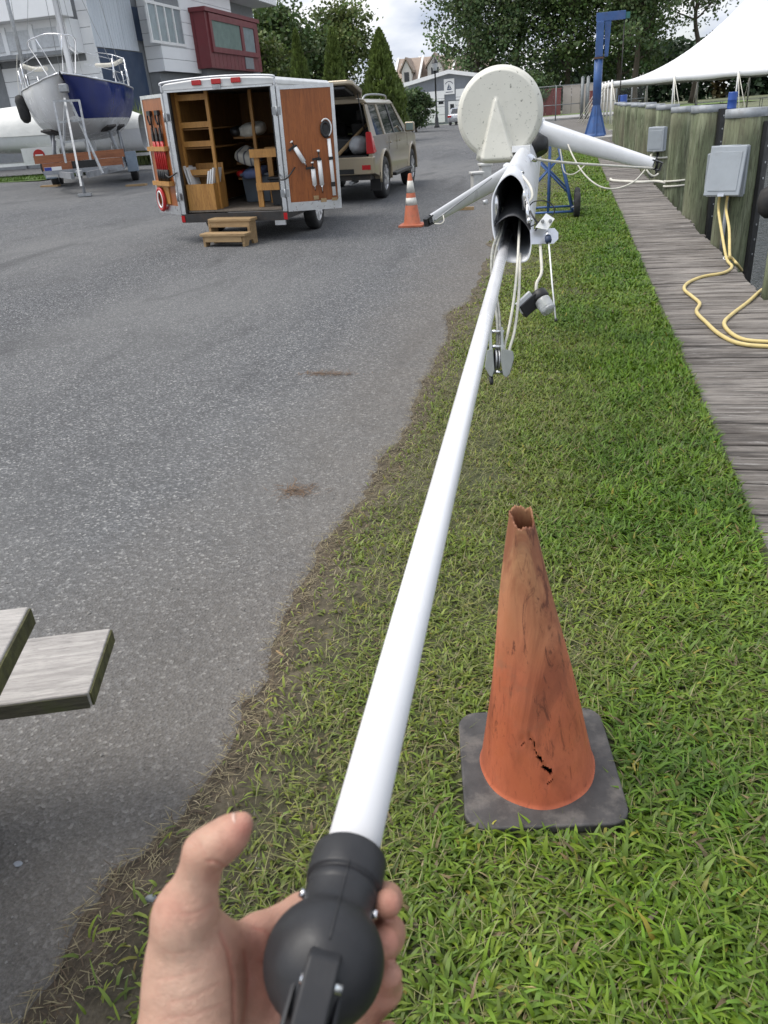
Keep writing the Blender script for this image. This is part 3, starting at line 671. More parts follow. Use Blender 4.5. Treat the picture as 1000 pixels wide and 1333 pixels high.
def hgt(x, z, fr_):
    d = 0.
    if fr_ > .93: d -= .010+.03*((fr_-.93)/.07)**2
    elif fr_ > .885: d -= .010*(fr_-.885)/.045
    if z < .085:
        s_ = min(1, (.085-z)/.30); hw = .012+.088*s_; k = max(0., min(1., (hw-abs(x+.018-.012*s_))/.016)); k = k*k*(3-2*k)
        top = max(0., min(1., (.085-z)/.02)); bot = 1 if fr_ < .93 else max(0, (1-fr_)/.07)
        d += k*top*(.014+.055*s_)*bot
    return d
for j in range(NR+1):
    for k in range(NT2):
        a = 2*math.pi*k/NT2; fr_ = (j/NR)**.9; r_ = rout(a)*fr_; x, z = r_*math.cos(a), r_*math.sin(a); V.append((rc.x+x, rc.y-hgt(x, z, fr_), rc.z+z))
for y_o, sc in ((.055, 1.0), (.062, .985), (.13, .95), (.19, .82), (.215, .5), (.22, .02)):
    for k in range(NT2):
        a = 2*math.pi*k/NT2; r_ = rout(a)*sc; V.append((rc.x+r_*math.cos(a), rc.y+y_o, rc.z+r_*math.sin(a)))
m = NR+1+6; F = [(j*NT2+k, j*NT2+(k+1) % NT2, (j+1)*NT2+(k+1) % NT2, (j+1)*NT2+k) for j in range(m-1) for k in range(NT2)]
o = MB().add(V, F, True).build('radome', W['radome'], t, world=True); setp(o, 'round off white radome with raised wedge and mildew specks')
MB().beam(rc+Vector((.03, .1, -.2)), mc(4.9)+Vector((0, 0, .10)), .10, .03, (0, 1, 0)).beam(mc(4.7)+Vector((-.02, 0, .14)), mc(5.1)+Vector((-.02, 0, .14)), .1, .03).build('radome_bracket', W['white'], t, world=True)
# side bracket with white plate, knob and rod
pb = mc(3.04)+Vector((.078, .0, -.078)); D = 2.78
def PX(x, y, d=D): return atD(x, y, d)
mb = MB(); pl = [PX(690, 299), PX(722, 297), PX(727, 303), PX(727, 311), PX(721, 317), PX(691, 318)]; bk = [p+Vector((0, .006, 0)) for p in pl]
n = len(pl); mb.add(pl+bk, [tuple(range(n)), tuple(range(n, 2*n))[::-1]]+[(i, (i+1) % n, n+(i+1) % n, n+i) for i in range(n)]).build('side_bracket', W['alu'], t, world=True)
mb = MB(); pl = [PX(697, 296, 2.74), PX(711, 278, 2.74), PX(722, 285, 2.74), PX(713, 299, 2.74)]; bk = [p+Vector((0, .01, 0)) for p in pl]
mb.add(pl+bk, [(0, 1, 2, 3), (7, 6, 5, 4)]+[(i, (i+1) % 4, 4+(i+1) % 4, 4+i) for i in range(4)]); o = mb.build('bolt_plate', W['white'], t, world=True)
for x, y in ((706.5, 288), (716.5, 287.5)): c = PX(x, y, 2.735); MB().cyl(c+Vector((0, .006, 0)), c-Vector((0, .004, 0)), .0065, n=6).cyl(c-Vector((0, .004, 0)), c-Vector((0, .012, 0)), .0035, n=8).build('bolt', W['steel'], o, world=False).location = -t.location
MB().tube([PX(713, 303, 2.75), PX(713.5, 308, 2.74)], [.0085, .0105], 14).build('rod_socket', W['alu'], t, world=True)
MB().tube([PX(713.5, 308, 2.74), PX(714, 313, 2.74), PX(714.5, 316, 2.74)], [.0115, .0125, .009], 14).build('rod_collar', W['darkblue'], t, world=True)
MB().tube([PX(714.5, 315, 2.74), PX(719, 370, 2.72), PX(723.5, 416, 2.7)], .0028, 8).build('rod', W['white'], t, world=True)
MB().tube([PX(723.5, 415, 2.7), PX(724, 418.5, 2.7)], .006, 10).build('rod_tip', W['black'], t, world=True)
def wire(nm, pts, r_, mat, n=6): MB().tube(spline(pts, 8), r_, n).build(nm, mat, t, world=True)
wire('cable', [PX(688, 270, 2.8), PX(694, 263, 2.76), PX(706, 261, 2.74), PX(716, 264, 2.74), PX(722, 272, 2.74), PX(719, 280, 2.75), PX(708, 284, 2.77), PX(698, 291, 2.77), PX(690, 294, 2.79), PX(687, 283, 2.8), PX(690, 272, 2.8)], .0022, W['black'])
wire('cable', [PX(690, 274, 2.78), PX(694, 282, 2.76), PX(700, 292, 2.76), PX(697, 300, 2.76)], .0035, W['black'])
wire('conduit', [PX(672, 224, 3.1), PX(682, 231, 2.92), PX(691, 244, 2.82), PX(693, 256, 2.79), PX(688, 264, 2.78)], .005, W['rope'], 8)
MB().cyl(PX(686, 262, 2.79), PX(688, 285, 2.78), .008, n=12).cyl(PX(688, 285, 2.78), PX(690, 289, 2.78), .011, n=12).build('shackle', W['chrome'], t, world=True)
wire('clamp', [PX(668, 215, 3.2), PX(674, 220, 3.1), PX(681, 225, 3.02)], .006, W['chrome'])
MB().cyl(PX(629, 264, 2.85), PX(635, 262, 2.85), .009, n=6).build('bolt', W['steel'], t, world=True)

# things hanging from the mast
b = PX(652, 490, 2.66); t2 = thing('pulley_block', 'grey metal double pulley block hanging on ropes under the mast', 'pulley', b)
W['blockgrey'] = mk('cast_alloy', (.34, .36, .34), .45, .6, var=.15, scale=20)
W['blockplate'] = mk('grey_plate', (.22, .235, .22), .5, .3, var=.15, scale=20)
def pxprism(nm, pts, d, th, mat, par, bev=0):
    f_ = [PX(x, y, d) for x, y in pts]; g_ = [PX(x, y, d+th) for x, y in pts]; n = len(pts)
    return MB().add(f_+g_, [tuple(range(n)), tuple(range(n, 2*n))[::-1]]+[(i, (i+1) % n, n+(i+1) % n, n+i) for i in range(n)]).build(nm, mat, par, world=True, bevel=bev)
pxprism('side_plate', [(634, 456), (642, 453), (644, 482), (641, 491), (637, 489), (631, 478)], 2.63, .07, W['blockplate'], t2, .003)
pxprism('side_plate', [(652, 453), (668, 457), (669.5, 466), (664, 487), (659, 492), (655, 488), (652, 470)], 2.63, .07, W['blockplate'], t2, .003)
pxprism('cheek', [(637, 427), (640, 427), (641, 457), (637, 457)], 2.64, .04, W['blockgrey'], t2); pxprism('cheek', [(652, 425), (655, 426), (656, 455), (652, 455)], 2.64, .04, W['blockgrey'], t2)
for y in (431.5, 451): MB().cyl(PX(637, y, 2.65), PX(656, y, 2.65), .006, n=10).build('spacer', W['chrome'], t2, world=True)
MB().cyl(PX(643, 484, 2.65), PX(655, 485, 2.65), .007, n=10).build('spacer', W['chrome'], t2, world=True)
for x in (645, 649): MB().cyl(PX(x-1.2, 468, 2.67), PX(x+1.2, 468, 2.67), .035, n=24).build('sheave', W['steel'], t2, world=True)
MB().tube([PX(639, 489, 2.65), PX(640, 497, 2.65), PX(640, 501, 2.65)], [.008, .0075, .005], 10).build('pin', W['black'], t2, world=True)
def rope(label, pts, r_, mat, nm='rope', cat='rope', group=None, n=8, sm=8):
    P = spline(pts, sm); return one(nm, label, cat, MB().tube(P, r_, n), mat, P[0], group)
rope('white rope from the mast opening to the pulley block, outer strand', [PX(677, 285, 3.1), PX(676, 300, 2.9), PX(674, 340, 2.75), PX(669, 390, 2.68), PX(662, 430, 2.66), PX(657, 449, 2.66), PX(656, 462, 2.66)], .0048, W['rope'])
rope('white rope from the mast underside to the pulley block, inner strand', [PX(677, 330, 2.9), PX(677, 345, 2.8), PX(675, 390, 2.7), PX(670, 430, 2.67), PX(664, 452, 2.66), PX(662, 462, 2.66)], .0048, W['rope'])
rope('grey wire halyard drooping from the left lip of the mast to the block', [PX(655, 270, 3.2), PX(650, 300, 2.9), PX(642, 322, 2.78), PX(640, 350, 2.72), PX(645, 395, 2.68), PX(648, 428, 2.66), PX(646, 466, 2.67)], .0052, mk('grey_braid', (.30, .30, .27), .7, .2, var=.3, scale=60, bump=.4, bscale=200))
rope('second grey wire halyard leaving the mast beside the white pole', [PX(659, 272, 3.2), PX(653, 300, 2.9), PX(645, 330, 2.76), PX(643, 360, 2.71), PX(649, 400, 2.68), PX(651, 430, 2.66), PX(649, 466, 2.67)], .0045, bpy.data.materials['grey_braid'])
b = PX(705, 398, 2.76); t3 = thing('deck_light', 'black and clear deck light dangling from the mast on a white cord', 'light', b)
a0, a1 = PX(700, 383, 2.74), PX(717, 407, 2.71); dv = (a1-a0).normalized()
MB().tube([a0+dv*s_ for s_ in (-.005, .0, .022, .030)], [.026, .032, .032, .028], 24).build('housing', W['black'], t3, world=True)
q = NM('clear_lens'); q.col((.72, .74, .74)); q.rough(.18); q.b.inputs['Transmission Weight'].default_value = .55; q.bump(q.ramp(q.xyz()[2], [(0, 0.), (1, 1.)]), .1); W['lens'] = q.m
MB().tube([a0+dv*s_ for s_ in (.030, .034, .045, .056, .067, .080, .083)], [.027, .0285, .0275, .0275, .0262, .025, .012], 24).build('lens', W['lens'], t3, world=True)
for i in range(5): MB().tube([a0+dv*(.038+.009*i+e_) for e_ in (-.002, .0, .002)], [.0272, .0288-.0005*i, .0272], 24, caps=False).build('lens_rib', W['lens'], t3, world=True)
MB().beam(PX(679, 406, 2.73), PX(699, 388, 2.73), .024, .05, (0, 0, 1)).build('bracket', W['black'], t3, world=True, bevel=.003)
MB().beam(PX(675.5, 402, 2.72), PX(693, 385.5, 2.72), .012, .045, (0, 0, 1)).build('bracket_plate', W['alu_paint'], t3, world=True)
MB().tube(spline([PX(703, 312, 2.8), PX(704.5, 335, 2.77), PX(705, 355, 2.75), PX(699, 368, 2.74), PX(698, 380, 2.74)], 8), .0055, 8).build('cord', W['rope'], t3, world=True)
# lines at the right spreader
rope('taut white rope from the mast side to the right spreader tip', [atD(694, 207, 3.9), atD(740, 212, 4.1), atD(800, 216, 4.4), atD(851, 219, 4.65)], .0065, W['rope'])
MB().tube([atD(690, 205, 3.85), atD(697, 208, 3.92)], [.018, .012], 12).build('swivel', W['chrome'], t, world=True)
rope('slack white line hanging in a loop under the right spreader', [atD(738, 184, 4.85), atD(747, 205, 4.8), atD(762, 228, 4.75), atD(782, 243, 4.7), atD(804, 245, 4.7), atD(826, 236, 4.68), atD(840, 221, 4.65)], .0048, W['rope'])
rope('short white tail hanging off the right spreader tip', [atD(842, 221, 4.64), atD(847, 227, 4.63), atD(852, 229, 4.63), atD(857, 226, 4.64)], .005, W['rope'])
rope('thin grey wire running from the left spreader tip to the mast', [atD(566, 287, 4.55), atD(600, 262, 4.6), atD(640, 232, 4.75)], .004, W['steel'])
rope('thin white line trailing from the left spreader fitting', [atD(577, 280, 4.5), atD(578, 287, 4.48), atD(574, 291, 4.48), atD(566, 291, 4.5)], .003, W['rope'])
rope('white line looping down beside the blue mast stand', [atD(728, 182, 8.), atD(731, 205, 8.), atD(735, 224, 8.), atD(748, 226, 8.), atD(765, 212, 8.)], .006, W['rope'])

# ------------------------------------------------------------------ blue wheeled stand under the mast
t = thing('mast_stand', 'blue tubular steel A-frame stand with wheels on the grass under the mast', 'stand', (-.30, 12.15, .02))
fr_pts = []
for y in (-.32, .32):
    mb = MB()
    mb.cyl((-.36, y, .08), (-.10, y*.35, 1.06), .019, n=10).cyl((.36, y, .08), (.10, y*.35, 1.06), .019, n=10); mb.build('frame', W['blue'], t)
    MB().cyl((-.36, y, .09), (.36, y, .09), .016, n=10).build('rail', W['blue'], t)
    MB().cyl((-.30, y*.8, .32), (.17, y*.5, .79), .014, n=8).cyl((.30, y*.8, .32), (-.17, y*.5, .79), .014, n=8).build('brace', W['blue'], t)
    MB().cyl((.02, y, .09), (.02, y*.36, 1.06), .017, n=8).build('post', W['blue'], t)
for x in (-.36, .36): MB().cyl((x, -.32, .09), (x, .32, .09), .016, n=8).build('rail', W['blue'], t)
MB().box(-.16, .16, -.14, .14, 1.04, 1.075).build('cradle', W['blue'], t)
MB().cyl((-.11, 0, 1.095), (.11, 0, 1.095), .03, n=12).build('roller', W['black'], t)
for s_ in (-1, 1):
    for y in (-.32, .32):
        o = MB().lathe([(.055, -.04), (.12, -.045), (.16, -.038), (.172, -.018), (.174, 0), (.172, .018), (.16, .038), (.12, .045), (.055, .04)], 30, Matrix.Translation((s_*.42, y, .172))@Matrix.Rotation(R(90), 4, 'Y')).build('wheel', W['rubber'], t)
        MB().cyl((s_*.42-.035, y, .172), (s_*.42+.035, y, .172), .06, n=16).build('hub', W['alu'], o)
        MB().cyl((s_*.34, y, .14), (s_*.42, y, .172), .012, n=8).build('axle', W['steel'], t)
# pale blocks further along under the mast, seen past its left side
W['paleblock'] = mk('pale_block', (.55, .55, .53), .8, var=.12, scale=9, dirt=.3, bump=.3, bscale=60)
for px, py, hgt_, lb in ((621, 247, .30, 'low pale block on the asphalt behind the left spreader'), (632, 244, .42, 'taller pale block on the asphalt beside the open mast end')):
    b = lot(px, py); t = thing('support_block', lb, 'block', b, (0, 0, .3)); MB().box(-.10, .10, -.15, .15, 0, hgt_).build('block', W['paleblock'], t, bevel=.012); MB().box(-.13, .13, -.17, .17, hgt_, hgt_+.04).build('cap', W['paleblock'], t, bevel=.008)
p, q_ = lot(583, 274), lot(617, 273); one('wooden_batten', 'pale wooden batten lying on the asphalt behind the left spreader', 'batten', MB().beam(p+Vector((0, 0, .025)), q_+Vector((0, 0, .025)), .05, .045), W['raw_pine'], p)
# ------------------------------------------------------------------ hand: one continuous surface grown from a smooth distance field
def hc(px, py, D): return np.array([(px-500)/FPX*D, (666.5-py)/FPX*D, D])
def smin(a, b, k): h = np.maximum(k-np.abs(a-b), 0)/k; return np.minimum(a, b)-h*h*k*.25
def surface_nets(Fv, org, h):
    nx, ny, nz = Fv.shape; ins = Fv < 0
    cs = [(i, j, k) for i in (0, 1) for j in (0, 1) for k in (0, 1)]
    sl_ = lambda A, c: A[c[0]:nx-1+c[0], c[1]:ny-1+c[1], c[2]:nz-1+c[2]]
    cnt = sum(sl_(ins, c).astype(np.int8) for c in cs); act = (cnt > 0) & (cnt < 8); idx = np.argwhere(act); ids = -np.ones(act.shape, np.int32); ids[act] = np.arange(len(idx))
    sm_ = np.zeros((len(idx), 3)); nn = np.zeros(len(idx)); I = idx.T
    for a in cs:
        for ax in range(3):
            if a[ax]: continue
            b = list(a); b[ax] = 1
            fa = Fv[I[0]+a[0], I[1]+a[1], I[2]+a[2]]; fb = Fv[I[0]+b[0], I[1]+b[1], I[2]+b[2]]
            s_ = (fa < 0) != (fb < 0); tt = np.where(s_, fa/np.where(fa == fb, 1, fa-fb), 0)
            p = np.array(a, float)[None, :]+np.zeros((len(idx), 1)); p[:, ax] += tt
            sm_ += p*s_[:, None]; nn += s_
    V = (idx+sm_/nn[:, None])*h+org; Fs = []
    for ax in range(3):
        u, v_ = [(1, 2), (2, 0), (0, 1)][ax]
        lo_ = [slice(1, -1)]*3; lo_[ax] = slice(0, -1); hi_ = list(lo_); hi_[ax] = slice(1, None)
        s0 = ins[tuple(lo_)]; s1 = ins[tuple(hi_)]; E = np.argwhere(s0 != s1); fl = s0[tuple(E.T)]
        off = np.array([1, 1, 1]); off[ax] = 0; E = E+off
        def g_(du, dv):
            q_ = E.copy(); q_[:, u] -= du; q_[:, v_] -= dv; return ids[q_[:, 0], q_[:, 1], q_[:, 2]]
        qd = np.stack([g_(0, 0), g_(1, 0), g_(1, 1), g_(0, 1)], 1); qd[~fl] = qd[~fl][:, ::-1]; Fs.append(qd)
    Fq = np.concatenate(Fs); return V, Fq[(Fq >= 0).all(1)]
hh = .0013
lo = np.array([-.20, -.46, .385]); hi = np.array([.035, -.170, .60])
axs = [np.arange(lo[i], hi[i], hh) for i in range(3)]
BODY = np.full([len(a) for a in axs], .05, np.float32)
def cone_(a, b, ra, rb_, k, sub_=False):
    a, b = hc(*a), hc(*b); m_ = max(ra, rb_)+k+.004
    sl_ = tuple(slice(max(0, int((min(a[i], b[i])-m_-lo[i])/hh)), max(0, int((max(a[i], b[i])+m_-lo[i])/hh)+2)) for i in range(3))
    X, Y, Z = [axs[i][sl_[i]] for i in range(3)]
    if 0 in (len(X), len(Y), len(Z)): return
    P = np.stack(np.meshgrid(X, Y, Z, indexing='ij'), -1).astype(np.float32); ba = (b-a).astype(np.float32); pa = P-a.astype(np.float32)
    h = np.clip(pa@ba/(ba@ba), 0, 1); d = np.linalg.norm(pa-h[..., None]*ba, axis=-1)-(ra+(rb_-ra)*h)
    BODY[sl_] = -smin(-BODY[sl_], d, k) if sub_ else smin(BODY[sl_], d, k)
def chain(pts, k):
    for (a, ra), (b, rb_) in zip(pts[:-1], pts[1:]): cone_(a, b, ra, rb_, k)
chain([((241, 1195, .471), .0165), ((247, 1250, .474), .0230), ((252, 1310, .474), .0272), ((242, 1400, .460), .030), ((222, 1560, .425), .030)], .018)
chain([((338, 1217, .516), .0125), ((318, 1290, .505), .0165), ((285, 1400, .480), .022), ((240, 1560, .435), .027)], .016)
chain([((378, 1258, .530), .0125), ((355, 1330, .515), .016), ((310, 1430, .485), .022), ((255, 1570, .44), .027)], .018)
chain([((408, 1302, .536), .0125), ((380, 1370, .52), .017), ((340, 1450, .49), .022), ((270, 1580, .445), .027)], .018)
chain([((436, 1352, .528), .012), ((410, 1410, .512), .018), ((370, 1480, .488), .023), ((285, 1590, .45), .027)], .018)
chain([((240, 1215, .472), .0170), ((243, 1180, .468), .0148), ((258, 1142, .462), .0115), ((267, 1110, .458), .0117), ((285, 1097, .4555), .0106), ((301, 1084, .453), .0088), ((316, 1071, .450), .0062)], .008)
cone_((283, 1103, .450), (300, 1091, .447), .0088, .0078, .008)            # pad of the thumb
cone_((246, 1186, .462), (236, 1200, .462), .0145, .0155, .012)            # base knuckle of the thumb
cone_((262, 1215, .478), (318, 1232, .506), .0112, .0112, .016)            # web
chain([((338, 1217, .516), .0128), ((392, 1187, .533), .0116), ((440, 1172, .545), .0112), ((486, 1165, .541), .0108), ((503, 1171, .520), .0102), ((504, 1176, .506), .0095)], .0055)
chain([((378, 1258, .530), .0128), ((440, 1228, .556), .0118), ((482, 1218, .560), .0118), ((505, 1215, .540), .0118), ((503, 1221, .517), .0114), ((500, 1226, .504), .0106)], .0050)
chain([((408, 1302, .536), .0125), ((455, 1315, .556), .0112), ((486, 1305, .545), .0108), ((502, 1287, .522), .0100), ((508, 1270, .505), .0083)], .0050)
cone_((468, 1333, .535), (499, 1291, .521), .0105, .0100, .007)
chain([((436, 1352, .528), .0115), ((478, 1372, .540), .010), ((500, 1365, .522), .009), ((505, 1345, .502), .0075)], .0050)
cone_((292, 1128, .457), (283, 1122, .4500), .0003, .0003, .004, True)
cone_((287, 1214, .4915), (302, 1240, .489), .0008, .0008, .006, True); cone_((302, 1240, .489), (309, 1280, .4865), .0008, .0008, .006, True); cone_((309, 1280, .4865), (309, 1340, .480), .0008, .0008, .006, True)
BODY[0] = BODY[-1] = .05; BODY[:, 0] = BODY[:, -1] = .05; BODY[:, :, 0] = BODY[:, :, -1] = .05
Vh, Fh = surface_nets(BODY, lo, hh)
def relax(n):
    global Vh
    for _ in range(n):
        acc = np.zeros_like(Vh); cn = np.zeros(len(Vh))
        for i in range(4):
            np.add.at(acc, Fh[:, i], Vh[Fh[:, (i+1) % 4]]+Vh[Fh[:, i-1]]); np.add.at(cn, Fh[:, i], 2)
        Vh = Vh*.5+.5*acc/np.maximum(cn, 1)[:, None]
relax(5)
# skin folds pressed into the surface along the lines where the joints bend
nf = np.cross(Vh[Fh[:, 2]]-Vh[Fh[:, 0]], Vh[Fh[:, 3]]-Vh[Fh[:, 1]]); Nh = np.zeros_like(Vh)
for i in range(4): np.add.at(Nh, Fh[:, i], nf)
Nh /= np.linalg.norm(Nh, axis=1)[:, None]+1e-12
if (Nh*(Vh-Vh.mean(0))).sum() < 0: Nh = -Nh
PXY = np.stack([500+Vh[:, 0]/Vh[:, 2]*FPX, 666.5-Vh[:, 1]/Vh[:, 2]*FPX], 1); front = (Nh*Vh).sum(1) < 0
folds = [([(293, 1129), (284, 1123), (276, 1121), (270, 1122)], .0007, 2.2), ([(290, 1136), (281, 1131), (273, 1130)], .0003, 1.8), ([(247, 1094), (253, 1100), (256, 1107)], .0003, 2.), ([(252, 1090), (258, 1096), (262, 1103)], .0003, 2.), ([(276, 1176), (266, 1184), (252, 1190), (238, 1191)], .0004, 2.6),
         ([(274, 1186), (262, 1195), (244, 1200)], .0003, 2.5), ([(287, 1214), (297, 1240), (304, 1275), (305, 1333)], .0007, 3.), ([(318, 1240), (324, 1270), (322, 1300), (316, 1333)], .0005, 2.6), ([(330, 1208), (345, 1212), (357, 1223)], .0006, 2.2),
         ([(212, 1238), (230, 1242), (252, 1238)], .0002, 2.5), ([(205, 1275), (232, 1272), (262, 1262)], .00025, 2.5), ([(225, 1305), (255, 1297), (285, 1280)], .0003, 2.6), ([(215, 1325), (250, 1322), (288, 1308)], .0003, 2.6), ([(336, 1250), (346, 1256), (352, 1268)], .0004, 2.2),
         ([(508, 1196), (516, 1195), (522, 1196)], .0004, 2.), ([(508, 1249), (516, 1248), (522, 1250)], .0004, 2.)]
dep = np.zeros(len(Vh)); cre = np.zeros(len(Vh))
for pts, dp, wd in folds:
    pts = np.array(pts, float); dm = np.full(len(Vh), 1e9)
    for a, b in zip(pts[:-1], pts[1:]):
        ab = b-a; tt = np.clip(((PXY-a)@ab)/(ab@ab), 0, 1); dm = np.minimum(dm, np.linalg.norm(PXY-a-tt[:, None]*ab, axis=1))
    g_ = np.exp(-(dm/wd)**2)*front; dep += dp*g_; cre = np.maximum(cre, g_*dp/.0007)
Vh = Vh-Nh*dep[:, None]
# skin colour: pale over the ball of the thumb, redder at tips, folds and the pressed palm
pale, base_, red_ = np.array([.53, .345, .255]), np.array([.465, .265, .188]), np.array([.42, .168, .120])
def spot(x, y, r_): return np.exp(-(((PXY[:, 0]-x)**2+(PXY[:, 1]-y)**2)/r_**2))
pr_ = np.clip(.9*spot(318, 1078, 18)+.45*spot(300, 1105, 20)+.75*spot(340, 1240, 42)+.6*spot(350, 1300, 40)+.7*spot(508, 1176, 22)+.7*spot(508, 1222, 24)+.5*spot(505, 1290, 40)+.35*spot(275, 1140, 16)+.6*np.clip(cre, 0, 1)+.35*spot(222, 1185, 25), 0, 1)
pp_ = np.clip(.8*spot(240, 1290, 60)+.6*spot(250, 1150, 22)+.6*spot(270, 1095, 14)+.5*spot(235, 1225, 35), 0, 1)*(1-pr_)
mot = .75*vnoise(PXY[:, 0]/9, PXY[:, 1]/9, 3)+.25*vnoise(PXY[:, 0]/3.3, PXY[:, 1]/3.3, 4)
Cs_ = base_+(pale-base_)*pp_[:, None]+(red_-base_)*pr_[:, None]; Cs_ = Cs_*(.90+.2*mot)[:, None]
Vw = cam2w(Vh)+CAM
q = NM('skin'); at = q.n('ShaderNodeVertexColor', layer_name='col')
c = q.mix(q.ramp(q.noise(140, 5, .65, raw=True), [(.5, 0.), (.75, .28)]), at.outputs[0], (.40, .16, .115))
q.col(c); q.rough(q.ramp(q.noise(70, 4, raw=True), [(.3, .38), (.7, .55)])); q.b.inputs['Subsurface Weight'].default_value = .08; q.b.inputs['Subsurface Radius'].default_value = (1., .35, .2); q.b.inputs['Subsurface Scale'].default_value = .004
hb = q.math('ADD', q.noise(700, 3, .6, raw=True), q.math('MULTIPLY', q.noise(160, 6, .75, (1, .3, 1), 2.0, raw=True), 1.6)); q.bump(hb, .6, .0012); W['skin'] = q.m
o = np_mesh('hand', Vw, Fh, Cs_, W['skin'], True); setp(o, 'bare left hand, palm up with thumb raised, gripping the black bulb of the white pole', 'hand')
bm = bmesh.new(); bm.from_mesh(o.data); bmesh.ops.recalc_face_normals(bm, faces=bm.faces); bm.to_mesh(o.data); bm.free()
# thumbnail on the outer edge of the thumb tip, seen almost edge-on
W['nail'] = mk('finger_nail', (.56, .38, .31), .3, var=.06, scale=60)
tipv = (hc(314, 1073, .450)-hc(284, 1097, .4555)); tipv /= np.linalg.norm(tipv); outv = np.array([-.55, .62, -.55]); outv -= tipv*outv.dot(tipv); outv /= np.linalg.norm(outv); lat = np.cross(tipv, outv)
nc = hc(303, 1083, .4527)
def nailp(u, v_):
    a = (u-.5)*1.8; r_ = .0104-.0026*v_-.0006*(v_ < .12); L_ = -.0095+.0205*v_-.0030*(2*u-1)**2*(1 if v_ > .5 else -1)
    return Vector(cam2w(nc+tipv*L_+outv*(math.cos(a)*r_)+lat*(math.sin(a)*r_))+CAM)
MB().sheet(nailp, 14, 14).build('thumbnail', W['nail'], o, solid=.0006)
# ------------------------------------------------------------------ pilings along the boardwalk
q = NM('treated_piling'); x_, y_, z_ = q.xyz()
g1 = q.noise(3.2, 8, .62, (3.2, 3.2, .35), .8); g2 = q.noise(13, 7, .75, (3, 3, .22), 1.2)
c = q.ramp(g1, [(.28, (.060, .070, .038)), (.5, (.15, .175, .10)), (.74, (.30, .32, .215))])
c = q.mix(q.ramp(g2, [(.40, .75), (.52, 0.)]), c, (.045, .043, .026)); c = q.mix(q.ramp(q.noise(1.1, 4), [(.45, 0.), (.7, .5)]), c, (.19, .165, .115))
q.col(c); q.rough(.85); q.bump(q.math('ADD', g1, g2), .6, .012); W['pile'] = q.m
W['flash'] = mk('zinc_flashing', (.30, .32, .34), .6, .3, var=.22, scale=10, dirt=.4)
W['strip'] = mk('black_rub_strip', (.014, .014, .014), .6, var=.2)
piles = [9.35, 11.8, 14.3, 16.8, 19.2, 21.6, 24.0, 26.4, 28.8, 31.2, 33.6]
lbl = ['thick green tinged timber piling carrying the open grey outlet box', 'timber piling next after the one with the open outlet box', 'third timber piling along the boardwalk, a rope loop on its foot',
       'fourth timber piling, a short rope end tied high on it', 'timber piling carrying the small closed grey outlet box']
for i, Y in enumerate(piles):
    rg = random.Random(i); X = 1.735+rg.uniform(-.015, .015); rr = .198+rg.uniform(-.008, .01); top = 1.30+rg.uniform(-.02, .02)
    t = thing('piling', lbl[i] if i < 5 else '%s timber piling counted from the open outlet box towards the blue crane' % ('sixth', 'seventh', 'eighth', 'ninth', 'tenth', 'last')[i-5], 'piling', (X, Y, -.0), (0, 0, 0), 'pilings beside the boardwalk')
    n = 26; zs = [-1.4, -.6, 0, .35, .7, 1.0, top]; V = []
    lean = (rg.uniform(-.012, .012), rg.uniform(-.012, .012))
    for z in zs:
        for k in range(n):
            a = 2*math.pi*k/n; r_ = rr*(1.03-.02*z)+.005*math.sin(3*a+i)+.0035*math.sin(7*a+2*i+z*2); V.append((r_*math.cos(a)+lean[0]*z, r_*math.sin(a)+lean[1]*z, z))
    F = [(j*n+k, j*n+(k+1) % n, (j+1)*n+(k+1) % n, (j+1)*n+k) for j in range(len(zs)-1) for k in range(n)]
    mb = MB().add(V, F, True); b_ = (len(zs)-1)*n; mb.f.append([b_+k for k in range(n)]); mb.sm.append(False); mb.build('shaft', W['pile'], t)
    MB().lathe([(rr+.006, top-.075), (rr+.010, top-.072), (rr+.009, top+.004), (.002, top+.010)], 26, Matrix.Translation((lean[0], lean[1], 0))).build('cap', W['flash'], t)
    if i < 2:
        a = R(-40) if i == 0 else R(-52)
        zt = 1.18 if i == 0 else 1.27
        cx, cy = math.cos(a), math.sin(a); M_ = Matrix.Translation((cx*(rr+.022), cy*(rr+.022), 0))@Matrix.Rotation(a, 4, 'Z'); mb = MB(); mb.box(-.022, .022, -.055, .055, -1.3, zt); mb.v = [tuple(M_@Vector(p)) for p in mb.v]
        o = mb.build('rub_strip', W['strip'], t, bevel=.006)
        for j in range(9):
            mb = MB().cyl((.02, 0, zt-.08-.15*j), (.027, 0, zt-.08-.15*j), .011, n=8); mb.v = [tuple(M_@Vector(p)) for p in mb.v]; mb.build('bolt', W['steel'], o)
t = thing('piling', 'short green timber post cut off at the right edge of the boardwalk', 'piling', (1.64, 6.75, 0))
MB().tube([(0, 0, -1.2), (0, 0, .3), (0, 0, .42)], [.11, .105, .1], 20).build('shaft', W['pile'], t)
